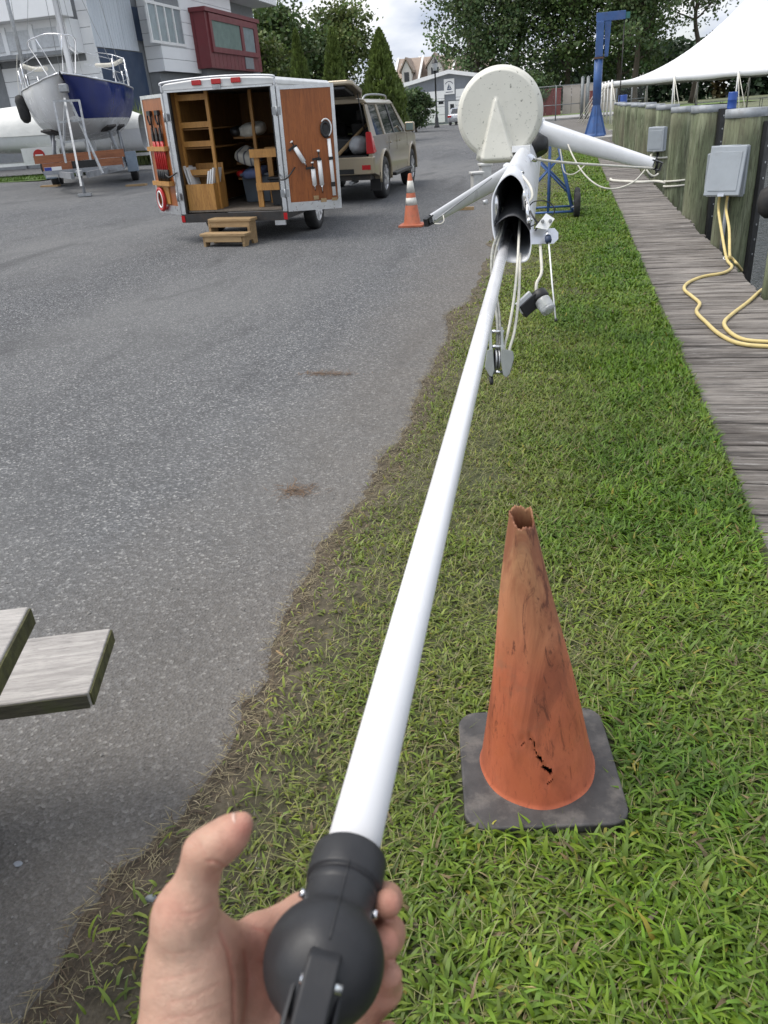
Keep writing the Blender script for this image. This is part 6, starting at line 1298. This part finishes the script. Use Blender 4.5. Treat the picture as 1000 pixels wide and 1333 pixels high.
wb_('window_frame', MB().box(rx+.001, rx+.10, gy0-.3, gy1+2.6, gz1, gz1+.3).box(rx+.001, rx+.10, gy0-.3, gy1+2.6, gz0-.25, gz0).box(rx+.001, rx+.10, gy0-.3, gy0, gz0, gz1).box(rx+.001, rx+.10, gy1, gy1+.4, gz0, gz1).box(rx+.001, rx+.10, gy1+2.2, gy1+2.6, gz0, gz1), W['redclad'])
wb_('pane', MB().box(rx+.002, rx+.04, gy0, gy1, gz0, gz1), W['glass_green']); wb_('pane', MB().box(rx+.002, rx+.04, gy1+.4, gy1+2.2, gz0, gz1), W['win']); wb_('pane', MB().box(rx+.002, rx+.05, gy1+.3, gy1+1.6, rz0+.1, gz0-.3), W['base'])
# kerb and planting in front
struct('kerb', MB().box(-19.4, -19.1, 30, 60, .30, .50).box(-19.1, -15.5, 33.2, 33.5, .28, .46), W['concrete'])
struct('planting_bed', MB().box(-20.4, -19.4, 30, 60, .3, .44), W['soil'])
struct('grass_verge', MB().add([(-34, 26.6, .40), (-17.6, 25.3, .37), (-17.4, 28.2, .37), (-34, 30, .40)], [(0, 1, 2, 3)]), mk('verge_grass', (.10, .16, .04), .9, var=.3, scale=6))
m = 14000; X = rng.uniform(-30, -17.5, m); Y = rng.uniform(25.5, 28.6, m); C = np.array([[.11, .19, .035]])*rng.uniform(.7, 1.3, (m, 1))
V, F, Cc = blades(np.stack([X, Y, np.full(m, .38)], 1), rng.uniform(.05, .12, m), rng.uniform(.02, .04, m), rng.uniform(.2, .8, m), C, 2); setp(np_mesh('grass', V, F, Cc, W['blade']), 'strip of mown grass beside the covered boat', 'grass', None, 'stuff')
def reeds(label, p, n, h0, h1, sp_, col, wd=.03, lean=.45):
    m = n; X = rng.normal(p[0], sp_, m); Y = rng.normal(p[1], sp_, m); C = np.array([col])*rng.uniform(.6, 1.4, (m, 1))
    V, F, Cc = blades(np.stack([X-p[0], Y-p[1], 0*X], 1), rng.uniform(h0, h1, m), rng.uniform(wd*.6, wd*1.2, m), rng.uniform(.02, lean, m), C, 3, .6)
    o = np_mesh('ornamental_grass', V, F, Cc, W['blade']); o.location = p; setp(o, label, 'ornamental grass', 'ornamental grass by the building')
for i, (px, D, h_) in enumerate(((186, 33, 2.9), (171, 35, 2.6), (196, 36, 2.4))):
    p = atD(px, 195, D); reeds(('tallest clump of reed grass behind the trailer door', 'reed grass clump beside the sailboat stern', 'smaller reed grass clump below the white bay')[i], (p.x, p.y, gz(p.x)), 900, h_*.6, h_, .35, (.16, .20, .07), .035)
# ------------------------------------------------------------------ trees
W['bark'] = mk('bark', (.075, .06, .045), .9, var=.3, scale=4, bump=.8, bscale=12, bdist=.05, stretch=(1, 1, .3))
def leaf_quads(P, size, C, up_=.3):
    n = len(P); a = rng.normal(size=(n, 3)); a[:, 2] *= .7; a /= np.linalg.norm(a, axis=1)[:, None]; r_ = rng.normal(size=(n, 3)); b = np.cross(a, r_); b /= np.linalg.norm(b, axis=1)[:, None]
    L_ = (size*rng.uniform(.6, 1.3, n))[:, None]; wv = L_*.42
    V = np.stack([P-a*L_*.5, P+b*wv, P+a*L_*.5, P-b*wv], 1).reshape(-1, 3); F = np.arange(4*n).reshape(n, 4); return V, F, np.repeat(C, 4, 0)
def tree(label, p, H, cr, z0, nleaf, lsize, col, seed, trunk_r=.3, lean=0., density=1., name='tree', grp=None, droop=0., sq=1.0):
    rg = random.Random(seed); t = thing(name, label, 'tree', p, group=grp); mb = MB(); cl = []
    path = [Vector((lean*H*(k/6)**1.4+rg.uniform(-.02, .02)*H*(k > 0), rg.uniform(-.02, .02)*H*(k > 0), H*.93*k/6)) for k in range(7)]; P = spline(path, 3)
    mb.tube(P, [trunk_r*(1.25 if i == 0 else 1)*(1-.88*i/(len(P)-1)) for i in range(len(P))], 9)
    nl = int(16*density)
    for i in range(nl):
        f_ = z0+(1-z0)*((i+.3)/nl)**.85; q_ = P[min(len(P)-1, int(f_*(len(P)-1)))]; az = i*2.4+rg.uniform(-.5, .5)
        prof = math.sin(math.pi*min(1, .22+.74*((f_-z0)/(1-z0))))**.8; ln = cr*prof*rg.uniform(.7, 1.1); el = R(rg.uniform(8, 38))+.5*f_
        d = Vector((math.cos(az)*math.cos(el), math.sin(az)*math.cos(el), math.sin(el)-droop)); b = [q_]
        for k in range(1, 5): b.append(q_+d*ln*k/4+Vector((rg.uniform(-.06, .06)*ln, rg.uniform(-.06, .06)*ln, .10*ln*(k/4)**2*(1-3*droop)+rg.uniform(-.04, .04)*ln)))
        mb.tube(b, [trunk_r*.38*(1-.2*k)*(1-f_*.5)+.012 for k in range(5)], 6)
        for k in (2, 3, 4):
            for _ in range(3):
                s_ = b[k]+Vector((rg.gauss(0, 1), rg.gauss(0, 1), rg.gauss(0, .8)))*cr*.17; mb.tube([b[k], s_], [.05*trunk_r+.012, .01], 4); cl.append((s_, cr*rg.uniform(.10, .19)))
    cl.append((P[-1], cr*.18)); cl.append((P[-1]+Vector((0, 0, H*.04)), cr*.12))
    mb.build('trunk', W['bark'], t)
    per = max(6, int(nleaf/len(cl))); Ps = []; Cs = []
    for c_, s_ in cl:
        q_ = rng.normal(size=(per, 3))*np.array([s_, s_, s_*.72*sq]); q_[:, 2] -= droop*np.abs(rng.normal(size=per))*cr*.4
        Ps.append(np.array(c_)+q_); Cs.append(np.array([col])*rg.uniform(.62, 1.35)*rng.uniform(.7, 1.3, (per, 1))*np.stack([rng.uniform(.85, 1.2, per), np.ones(per), rng.uniform(.8, 1.15, per)], 1))
    V, F, C = leaf_quads(np.concatenate(Ps), lsize, np.concatenate(Cs)); o = np_mesh('crown', V, F, C, W['leaf']); o.parent = t; return t
def conifer(label, p, H, r0, n, col, seed):
    t = thing('arborvitae', label, 'tree', p, group='arborvitae behind the SUV'); MB().tube([(0, 0, 0), (0, 0, H*.95)], [.16, .02], 8).build('trunk', W['bark'], t)
    g = np.random.default_rng(seed); z = g.random(n)**1.25; rad = r0*(1-z)**.75*(.55+.45*np.minimum(1, z*9))*(.80+.26*vnoise(z*9, g.random(n)*0+seed, 1)); a = g.random(n)*2*np.pi
    rr = rad*np.sqrt(g.random(n))**.45*(.86+.28*vnoise(a*2.6, z*11, seed)); P = np.stack([rr*np.cos(a), rr*np.sin(a), .15+z*H], 1)
    C = np.array([col])*(.55+.8*vnoise(a*4, z*16, seed+3))[:, None]*g.uniform(.75, 1.25, (n, 1))
    d = np.stack([np.cos(a)*.45, np.sin(a)*.45, .9+0*a], 1)+g.normal(size=(n, 3))*.28; d /= np.linalg.norm(d, axis=1)[:, None]; b = np.cross(d, g.normal(size=(n, 3))); b /= np.linalg.norm(b, axis=1)[:, None]
    L_ = g.uniform(.12, .30, n)[:, None]; V = np.stack([P-d*L_*.5, P+b*L_*.28, P+d*L_*.6, P-b*L_*.28], 1).reshape(-1, 3)
    o = np_mesh('crown', V, np.arange(4*n).reshape(n, 4), np.repeat(C, 4, 0), W['leaf']); o.parent = t
def base(px, Y, ylook=160): p = atY(px, ylook, Y); return (p.x, p.y, gz(p.x))
for i, (px, tp, Y, r_, lb) in enumerate(((397, 43, 44, 1.05, 'arborvitae right beside the red building'), (442, 40, 45, 1.15, 'middle arborvitae behind the trailer roof'), (501, 42, 46, 1.75, 'broad arborvitae directly behind the SUV'))):
    b = base(px, Y); h_ = atY(px, tp, Y).z-b[2]; conifer(lb, b, h_, r_, 9000, (.135, .185, .046), i+1)
G1 = (.078, .125, .040); G2 = (.125, .17, .052); G3 = (.088, .135, .055)
b = base(372, 66); tree('leafy tree behind the arborvitae, close to the red building', b, atY(372, 26, 66).z, 3.9, .22, 9000, .30, G1, 11, .25, grp='trees behind the SUV')
b = base(348, 60); tree('low bright bush tree tucked against the red building', b, atY(348, 62, 60).z, 2.6, .12, 4500, .26, (.085, .12, .03), 12, .12, grp='trees behind the SUV')
b = base(455, 72); tree('taller airy tree with yellowish leaves behind the SUV', b, atY(455, 20, 72).z, 3.3, .25, 8500, .28, G2, 13, .25, density=.8, grp='trees behind the SUV')
b = base(412, 70); tree('rounded tree filling the gap between two arborvitae', b, atY(412, 50, 70).z, 3.4, .15, 7000, .28, G1, 14, .2, grp='trees behind the SUV')
for i, (px, Y, H, cr, z0, n, c_, ln, lb) in enumerate((
        (622, 118, 17, 5.6, .30, 11500, G3, 0., 'big dark tree behind the grey boat building'), (672, 122, 20, 8.0, .20, 16000, G3, .02, 'wide dense tree directly behind the radome'),
        (742, 120, 21, 8.0, .26, 14500, G1, -.02, 'tall tree whose dark trunk rises above the red wall'), (800, 118, 19, 6.0, .22, 12000, G1, .05, 'tree behind the blue crane arm'),
        (826, 112, 17, 4.6, .34, 7000, G3, .04, 'slender tree with visible leaning trunk next to the white tent'), (900, 126, 21, 7.0, .50, 8000, G3, -.02, 'thin tree whose branches overhang the white tent'))):
    b = base(px, Y, 140); tree(lb, b, H, cr, z0, n, .42, c_, 20+i, .45, ln, 1.25, grp='big trees beyond the fence', droop=.12)
for i, (px, Y, h_, lb) in enumerate(((628, 60, 2.2, 'round dark shrub against the chain link fence'), (541, 63, 2.4, 'dark shrub beside the black street lamp'), (700, 108, 4.0, 'bushy tree growing over the red wall'), (660, 110, 5.0, 'leafy bush tree behind the mast radome'))):
    b = base(px, Y, 150); tree(lb, b, h_, h_*.52, .08, 4200, .2 if h_ < 3 else .34, G3, 40+i, .08, name='shrub', grp='shrubs along the fence', density=.8)
# far wood seen under the tent
m = 26000; X = rng.uniform(-5, 130, m); Yv = 165+rng.uniform(-4, 4, m); Z = rng.random(m)*(6.5+3*vnoise(X*.13, 0*X, 4)+2*vnoise(X*.5, 0*X, 5)); C = np.array([[.035, .06, .03]])*rng.uniform(.6, 1.4, (m, 1))
C[(vnoise(X*.2, 0*X, 8) > .8)] *= np.array([[2.0, .9, .7]])
V, F, C = leaf_quads(np.stack([X, Yv, Z], 1), 1.0, C); setp(np_mesh('far_wood', V, F, C, W['leaf']), 'far line of dark woods across the water behind the tent', 'woods', None, 'stuff')
# ------------------------------------------------------------------ chain link fence
W['fencepost'] = mk('galvanised_post', (.22, .235, .24), .6, .3, var=.15)
q = NM('chain_link'); wv = q.n('ShaderNodeTexWave'); q.col((.35, .36, .36)); q.rough(.6); q.b.inputs['Alpha'].default_value = .10; W['link'] = q.m
def fence(label, A, B, n, h_, gate=False):
    t = thing('chain_link_fence', label, 'fence', A); d = Vector(B)-Vector(A)
    for k in range(n+1): p = d*k/n; MB().cyl(p, p+Vector((0, 0, h_)), .05, n=8).build('post', W['fencepost'], t)
    for z in ((h_-.05, h_*.45, .08) if gate else (h_-.05,)): MB().cyl(Vector((0, 0, z)), d+Vector((0, 0, z)), .035, n=6).build('rail', W['fencepost'], t)
    MB().add([(0, 0, .05), tuple(d+Vector((0, 0, .05))), tuple(d+Vector((0, 0, h_-.05))), (0, 0, h_-.05)], [(0, 1, 2, 3)]).build('mesh', W['link'], t)
a = lot(460, 172); a = Vector((a.x, 62, gz(a.x))); b = atY(541, 160, 62); c_ = atY(600, 155, 64)
fence('chain link fence behind the SUV next to the dark shrub', (a.x, 62, gz(a.x)), (c_.x, 64, gz(c_.x)), 3, 2.0)
a = atY(690, 150, 76); b = atY(757, 150, 76); fence('chain link gate between the radome and the blue crane', (a.x, 76, 0), (b.x, 76, 0), 2, 2.7, True)
a = atY(762, 150, 76); b = atY(840, 150, 78); fence('chain link fence behind the blue crane', (a.x, 76, 0), (b.x, 78, 0), 4, 2.7, True)
for px in (757, 764): p = atY(px, 150, 75.6); one('gate_post', 'thick pale gate post, %s of the pair by the crane' % ('inner one' if px < 760 else 'outer one'), 'post', MB().cyl((p.x, p.y, 0), (p.x, p.y, 3.1), .13, n=10).lathe([(.13, 3.1), (.14, 3.12), (.02, 3.2)], 10, Matrix.Translation((p.x, p.y, 0))), W['fencepost'], (p.x, p.y, 0))
# walls beyond
W['redwall'] = mk('red_wall', (.20, .035, .035), .7, var=.15, scale=.5, dirt=.2); W['pinkwall'] = mk('pinkish_wall', (.50, .43, .40), .8, var=.06, scale=.6, dirt=.15)
def wall(nm, label, x0, x1, y0, y1, Y, mat, panels):
    a, b = atY(x0, y1, Y), atY(x1, y1, Y); h_ = atY(x0, y0, Y).z; t = thing(nm, label, 'wall', (a.x, Y, 0)); L_ = b.x-a.x
    for k in range(panels): MB().box(L_*k/panels+.02, L_*(k+1)/panels-.02, 0, .15, -.05, h_).build('panel', mat, t)
    MB().box(-.05, L_+.05, -.04, .19, h_, h_+.12).build('coping', mat, t)
wall('wall', 'low red wall beyond the chain link gate', 690, 730, 119, 147, 107, W['redwall'], 4); wall('wall', 'long pale pink wall beyond the chain link gate', 732, 800, 113, 147, 109, W['pinkwall'], 6)
wall('wall', 'short red wall section behind the blue crane', 762, 772, 120, 142, 107.4, W['redwall'], 2)
struct('far_verge', MB().add([(-30, 101, .03), (20, 101, .03), (20, 118, .03), (-30, 118, .03)], [(0, 1, 2, 3)]), mk('far_grass', (.13, .19, .05), .9, var=.2, scale=1))
# ------------------------------------------------------------------ blue jib crane
b = onz(775, 171, .06); D0 = 41.; t = thing('jib_crane', 'blue steel jib crane with flared base at the end of the boardwalk', 'crane', (b.x, 37.4, .06)); s_ = 37.4/b.y; b = Vector((atY(775, 171, 37.4).x, 37.4, .06)); t.location = b
zt_ = atY(777, 30, 37.4).z
flare = [(.50, 0), (.50, .05), (.44, .12), (.23, .75), (.17, 1.35), (.16, 1.5)]
MB().lathe([(a*.86, z) for a, z in flare], 8, Matrix.Rotation(R(22.5), 4, 'Z'), smooth=False).build('base', W['blue'], t)
for k in range(4):
    a = k*math.pi/2; MB().prism([(.14, 1.2), (.46, .03), (.14, .03)], lambda u, v_: (u*math.cos(a)-.02*math.sin(a), u*math.sin(a)+.02*math.cos(a), v_), lambda u, v_: (u*math.cos(a)+.02*math.sin(a), u*math.sin(a)-.02*math.cos(a), v_)).build('gusset', W['blue'], t)
MB().cyl((0, 0, 1.2), (0, 0, zt_*.70), .17, n=18).build('column', W['blue'], t); MB().box(-.15, .15, -.16, .16, zt_*.70, zt_-.02).build('head', W['blue'], t, bevel=.02); MB().box(-.19, .19, -.2, .2, zt_*.685, zt_*.70).build('collar', mk('rusty_collar', (.12, .07, .05), .8), t)
MB().box(-.17, .95, -.10, .10, zt_-.02, zt_+.28).build('boom', W['blue'], t, bevel=.01); MB().prism([(.17, zt_-.02), (.42, zt_-.02), (.36, zt_-1.25), (.22, zt_-1.25)], lambda a, b_: (a, -.08, b_), lambda a, b_: (a, .08, b_)).build('knee', W['blue'], t)
MB().box(.95, 1.12, -.07, .07, zt_+.0, zt_+.22).build('trolley', mk('teal_hoist', (.03, .14, .13), .5), t); MB().cyl((.92, 0, zt_), (.92, 0, 1.0), .022, n=6).build('hoist_line', W['chassis'], t)
# ------------------------------------------------------------------ white pole tent
A = atD(797, 106, 47); Bp = atD(970, 91.5, 47); U_ = Vector((1, .04, 0)).normalized(); Wd_ = Vector((-U_.y, U_.x, 0)); ev = A.z
t = thing('pole_tent', 'large white peaked pole tent with open sides beyond the pilings', 'tent', (A.x, A.y, 0))
W['tent'] = mk('tent_vinyl', (.78, .78, .78), .55, var=.03, scale=.5)
LU, LW, pk = 29., 13., 9.2; pks = (11.0, 18.0)
def th_(u, w_):
    x, y = u*LU, w_*LW; dw = abs(y-LW/2)/(LW/2)
    if x < pks[0]: d = max(dw, (pks[0]-x)/pks[0]); c = 1.5
    elif x > pks[1]: d = max(dw, (x-pks[1])/(LU-pks[1])); c = 1.5
    else:
        k = min(x-pks[0], pks[1]-x)/((pks[1]-pks[0])/2); d = max(dw, .38*k**.8)
    return ev+(pk-ev)*(1-d)**2.2
V = MB().sheet(lambda u, w_: tuple(U_*u*LU+Wd_*w_*LW+Vector((0, 0, th_(u, w_)))), 96, 52); V.build('canopy', W['tent'], t)
per_ = []
n_u = 8
for i in range(n_u+1): per_.append((U_*LU*i/n_u, -Wd_)); per_.append((U_*LU*i/n_u+Wd_*LW, Wd_))
for i in range(1, 5): per_.append((Wd_*LW*i/5, -U_)); per_.append((U_*LU+Wd_*LW*i/5, U_))
for p, o_ in per_:
    MB().cyl(p, p+Vector((0, 0, ev+.1)), .05, n=8).build('side_pole', W['white'], t); MB().cyl(p+Vector((0, 0, ev)), p+o_*1.5, .022, n=5).build('guy_rope', W['rope'], t); MB().cyl(p+Vector((0, 0, ev)), p+o_*1.5+U_*.4, .022, n=5).build('guy_rope', W['rope'], t)
for k, (p0_, p1_) in enumerate(((Vector((0, 0, 0)), U_*LU), (U_*LU, U_*LU+Wd_*LW), (Wd_*LW, U_*LU+Wd_*LW), (Vector((0, 0, 0)), Wd_*LW))):
    MB().sheet(lambda u, v_: tuple(p0_+(p1_-p0_)*u+Vector((0, 0, ev-.28*v_+.03*math.sin(u*60)*v_))), 40, 2).build('valance', W['tent'], t, solid=.01)
for u in pks: MB().cyl(U_*u+Wd_*LW/2, U_*u+Wd_*LW/2+Vector((0, 0, pk)), .08, n=10).build('centre_pole', W['steel'], t)
for u in pks+(4.0,):
    pts = [U_*(u if u > 5 else u)+Vector((0, 0, ev+.02))]; 
for k in range(3):
    p = Vector((A.x, A.y, 0))+U_*(2.5+4*k)+Wd_*4; tb = thing('event_table', ('white folding table under the tent next to its corner', 'white folding table under the middle of the tent', 'white folding table under the tent peak')[k], 'table', p, (0, 0, math.atan2(U_.y, U_.x)), 'tables under the tent')
    MB().box(-.9, .9, -.38, .38, .72, .76).build('top', W['white'], tb)
    for sx_ in (-1, 1):
        for sy_ in (-1, 1): MB().cyl((sx_*.8, sy_*.3, 0), (sx_*.8, sy_*.3, .72), .02, n=6).build('leg', W['steel'], tb)
for px, py, D, lb in ((954, 128, 26., 'blue drum standing behind the piling with the outlet box'), (811, 129, 40, 'blue drum beside the tent corner poles')):
    p = atD(px, py, D); tb = thing('blue_drum', lb, 'drum', (p.x, p.y, p.z-.55 if D < 30 else 0)); h_ = (p.z+.20)-tb.location.z; r_ = .15 if D < 30 else .22
    MB().lathe([(r_*k_, z) for k_, z in ((.01, 0), (.96, 0), (1, .03), (1, h_*.33), (1.05, h_*.35), (1, h_*.37), (1, h_*.66), (1.05, h_*.68), (1, h_*.70), (1, h_-.03), (.93, h_), (.01, h_))], 22).build('drum', mk('blue_drum_plastic', (.02, .07, .30), .4) if 'blue_drum_plastic' not in bpy.data.materials else bpy.data.materials['blue_drum_plastic'], tb)
p = atD(954, 128, 26.); mp_ = p.z-.55
pier = thing('pier', 'weathered finger pier over the water behind the pilings', 'pier', (p.x, p.y, mp_))
for k in range(28): MB().box(-1.6, 6, -2.+k*.15, -1.86+k*.15, -.05, -.0).build('plank', W['deck'], pier)
for x in (-1.3, 2, 5):
    for y in (-1.7, 1.9): MB().cyl((x, y, -.05), (x, y, -3), .12, n=12).build('post', W['pile'], pier)
# ------------------------------------------------------------------ grey boat building, townhouses, lamp, parked car
GY = 103.; W['gsid'] = mk('grey_siding', (.20, .215, .24), .6, var=.06, scale=1.5)
gl, gr = atY(528, 150, GY).x, atY(650, 150, GY).x; gzl = gz(gl); ez = atY(528, 113, GY).z; pkx, pkz = atY(585, 96, GY).x, atY(585, 96, GY).z; gr = 2*pkx-gl
t = thing('boat_building', 'grey gabled metal building with white garage doors and a sailboat sign', 'building', (gl, GY, gzl)); 
wb_('wall', MB().prism([(gl, 0), (gr, 0), (gr, ez), (pkx, pkz), (gl, ez)], lambda a, b_: (a, GY, b_), lambda a, b_: (a, GY+22, b_)), W['gsid'])
n_ = 40
for k in range(n_):
    x = gl+(gr-gl)*(k+.5)/n_; zt2 = ez+(pkz-ez)*(1-abs(x-pkx)/(pkx-gl)); wb_('siding_rib', MB().box(x-.03, x+.03, GY-.03, GY-.002, .3, zt2-.15), W['gsid'])
for s_ in (0, 1): 
    xa, xb = (gl-.4, pkx) if s_ == 0 else (gr+.4, pkx)
    wb_('roof', MB().prism([(xa, ez-.10), (xb, pkz+.02), (xb, pkz+.42), (xa, ez+.30)], lambda a, b_: (a, GY-.6, b_), lambda a, b_: (a, GY+22.3, b_)), W['white'])
def gdoor(x0, x1, yt, yb, win):
    a, b_ = atY(x0, 135, GY).x, atY(x1, 135, GY).x; zt2 = atY((x0+x1)/2, yt, GY).z; zb2 = gzl*.6
    n = 4; d = None
    for k in range(n): o = wb_('garage_panel', MB().box(a, b_, GY-.12, GY-.04, zb2+(zt2-zb2)*k/n+.02, zb2+(zt2-zb2)*(k+1)/n-.02), W['white'])
    if win:
        for k in range(4): c = a+(b_-a)*(k+.5)/4; wb_('door_window', MB().box(c-.30, c+.30, GY-.14, GY-.121, zb2+(zt2-zb2)*.58, zb2+(zt2-zb2)*.68), W['glass'])
    return a, b_
gdoor(543, 579, 119, 153, True); gdoor(594, 632, 114, 153, False)
a = atY(584, 140, GY).x; wb_('door', MB().box(a, a+.9, GY-.1, GY-.03, .1, 2.4), W['white']); wb_('door_window', MB().box(a+.22, a+.68, GY-.12, GY-.101, 1.2, 2.1), W['glass'])
c_ = atY(585, 112.5, GY); t = thing('boat_sign', 'white square sign with a dark sailboat emblem on the grey gable', 'sign', (c_.x, GY-.06, c_.z))
MB().box(-.62, .62, -.06, 0, -.80, .80).build('board', W['white'], t)
MB().prism([(-.30, -.22), (.32, -.22), (.22, -.36), (-.22, -.36)], lambda a, b_: (a, -.067, b_), lambda a, b_: (a, -.061, b_)).prism([(-.02, -.18), (-.02, .34), (-.24, -.18)], lambda a, b_: (a, -.067, b_), lambda a, b_: (a, -.061, b_)).prism([(.04, -.18), (.04, .22), (.22, -.18)], lambda a, b_: (a, -.067, b_), lambda a, b_: (a, -.061, b_)).build('emblem', W['navy'], t)
MB().tube([(.5*math.cos(a), -.064, .02+.5*math.sin(a)) for a in np.linspace(.5, 2.64, 14)], .035, 4).build('lettering_arc', mk('sign_ink', (.06, .06, .10), .6), t)
MB().box(-.42, .42, -.067, -.061, -.62, -.54).build('lettering_line', bpy.data.materials['sign_ink'], t)
def house(label, x0, x1, y_e, y_p, Y, seed):
    """townhouse gable roof seen over the grey building; ridge runs along X"""
    a, b_ = atY(x0, 150, Y).x, atY(x1, 150, Y).x; ez2, pz2 = atY((x0+x1)/2, y_e, Y).z, atY((x0+x1)/2, y_p, Y).z; t_ = thing('townhouse', label, 'house', (a, Y, 0), group='townhouses beyond the grey building'); L_ = b_-a
    MB().box(0, L_, 0, 12, 0, ez2).build('wall', W['cream'], t_)
    MB().prism([(-.6, ez2-.2), (6, pz2), (12.6, ez2-.2)], lambda u, v_: (-.3, u, v_), lambda u, v_: (L_+.3, u, v_)).build('roof', W['shingle'], t_)
    for x in (-.3, L_+.3): MB().beam((x, -.7, ez2-.15), (x, 6, pz2+.1), .35, .3).build('barge_board', W['white'], t_)
    dx_ = L_*.55; w2 = L_*.22; dz = ez2+(pz2-ez2)*.05
    o = MB().prism([(dx_-w2, dz-.5), (dx_+w2, dz-.5), (dx_+w2, dz+1.7), (dx_, dz+3.4), (dx_-w2, dz+1.7)], lambda u, v_: (u, -.2, v_), lambda u, v_: (u, 5, v_)).build('dormer', W['cream'], t_)
    MB().prism([(dx_-w2-.4, dz+1.4), (dx_, dz+3.5), (dx_+w2+.4, dz+1.4), (dx_+w2+.4, dz+1.75), (dx_, dz+3.9), (dx_-w2-.4, dz+1.75)], lambda u, v_: (u, -.5, v_), lambda u, v_: (u, 5.2, v_)).build('dormer_roof', W['shingle'], o)
    MB().box(dx_-w2*.5, dx_+w2*.5, -.26, -.21, dz, dz+1.5).build('window', W['glass'], o)
    for fx in (.2, .75): MB().box(L_*fx-.6, L_*fx+.6, -.06, -.002, ez2-2.6, ez2-1.0).build('window', W['glass'], t_)
    MB().box(L_*.2, L_*.2+1.1, 2.6, 3.9, ez2+(pz2-ez2)*.52, ez2+(pz2-ez2)*.78).build('skylight', W['white'], t_) if seed else None
W['cream'] = mk('cream_siding', (.66, .63, .60), .7, var=.04); W['shingle'] = mk('tan_shingle', (.31, .245, .20), .9, var=.12, scale=1.5, bump=.3, bscale=8)
house('townhouse with tan roof and skylight next to the broad arborvitae', 517, 545, 108, 73, 158, 1); house('taller tan roofed townhouse with a white dormer behind the lamp', 545, 588, 101, 70, 162, 0); house('tan roofed townhouse half hidden by the big tree', 588, 640, 100, 70, 164, 0)
b = lot(569, 166); t = thing('street_lamp', 'black street lamp with clear lantern head beside the grey building', 'street lamp', b); hL = atY(566, 74, b.y).z-b.z
MB().lathe([(.001, 0), (.24, 0), (.24, .12), (.17, .2), (.15, .7), (.10, .85), (.075, 1.2), (.06, hL-1.15), (.10, hL-1.1), (.15, hL-1.0)], 16).build('post', W['black'], t)
MB().lathe([(.15, hL-1.0), (.24, hL-.65), (.26, hL-.45)], 16).build('lantern', m_glass('lantern_glass', (.55, .57, .58), .2), t); MB().lathe([(.28, hL-.46), (.20, hL-.30), (.06, hL-.12), (.02, hL)], 16).build('lamp_cap', W['black'], t)
b = lot(594, 163); t = thing('parked_car', 'small silver sedan parked in front of the grey building', 'car', (b.x, b.y, b.z), (0, 0, R(-4))); W['silver'] = mk('silver_paint', (.50, .51, .53), .3, .6, var=.04)
sec_ = [(0, .42), (.03, .72), (.12, .92), (.62, .97), (1.15, 1.36), (1.7, 1.45), (2.5, 1.42), (3.2, 1.0), (4.2, .85), (4.45, .6), (4.45, .3), (.05, .28)]
MB().prism(sec_, lambda a, b_: (-.80+.10*max(0, b_-.95), a, b_), lambda a, b_: (.80-.10*max(0, b_-.95), a, b_)).build('body', W['silver'], t, bevel=.08, seg=3)
MB().add([(-.60, .66, 1.01), (.60, .66, 1.01), (.55, 1.12, 1.36), (-.55, 1.12, 1.36)], [(0, 1, 2, 3)]).build('rear_window', W['glass'], t, solid=.03)
for s_ in (-1, 1):
    MB().box(*sorted((s_*.45, s_*.79)), -.02, .08, .68, .84).build('tail_light', W['redlens'], t)
    for y in (.85, 3.55): wheel(t, (s_*.72, y, .31), .31, .2, s_, bpy.data.materials['alloy_rim'], 5)
MB().box(-.25, .25, -.005, .03, .62, .74).build('number_plate', W['white'], t)
b = lot(553, 164); t = thing('small_sign', 'small white lawn sign with dark lettering under the dark shrub', 'sign', b); MB().box(-.35, .35, -.02, .02, .15, .6).build('board', W['white'], t)
for k in range(2): MB().box(-.26, .26, -.026, -.021, .26+.14*k, .34+.14*k).build('lettering', W['navy'], t)
for x in (-.25, .25): MB().cyl((x, 0, 0), (x, 0, .15), .015, n=6).build('leg', W['steel'], t)
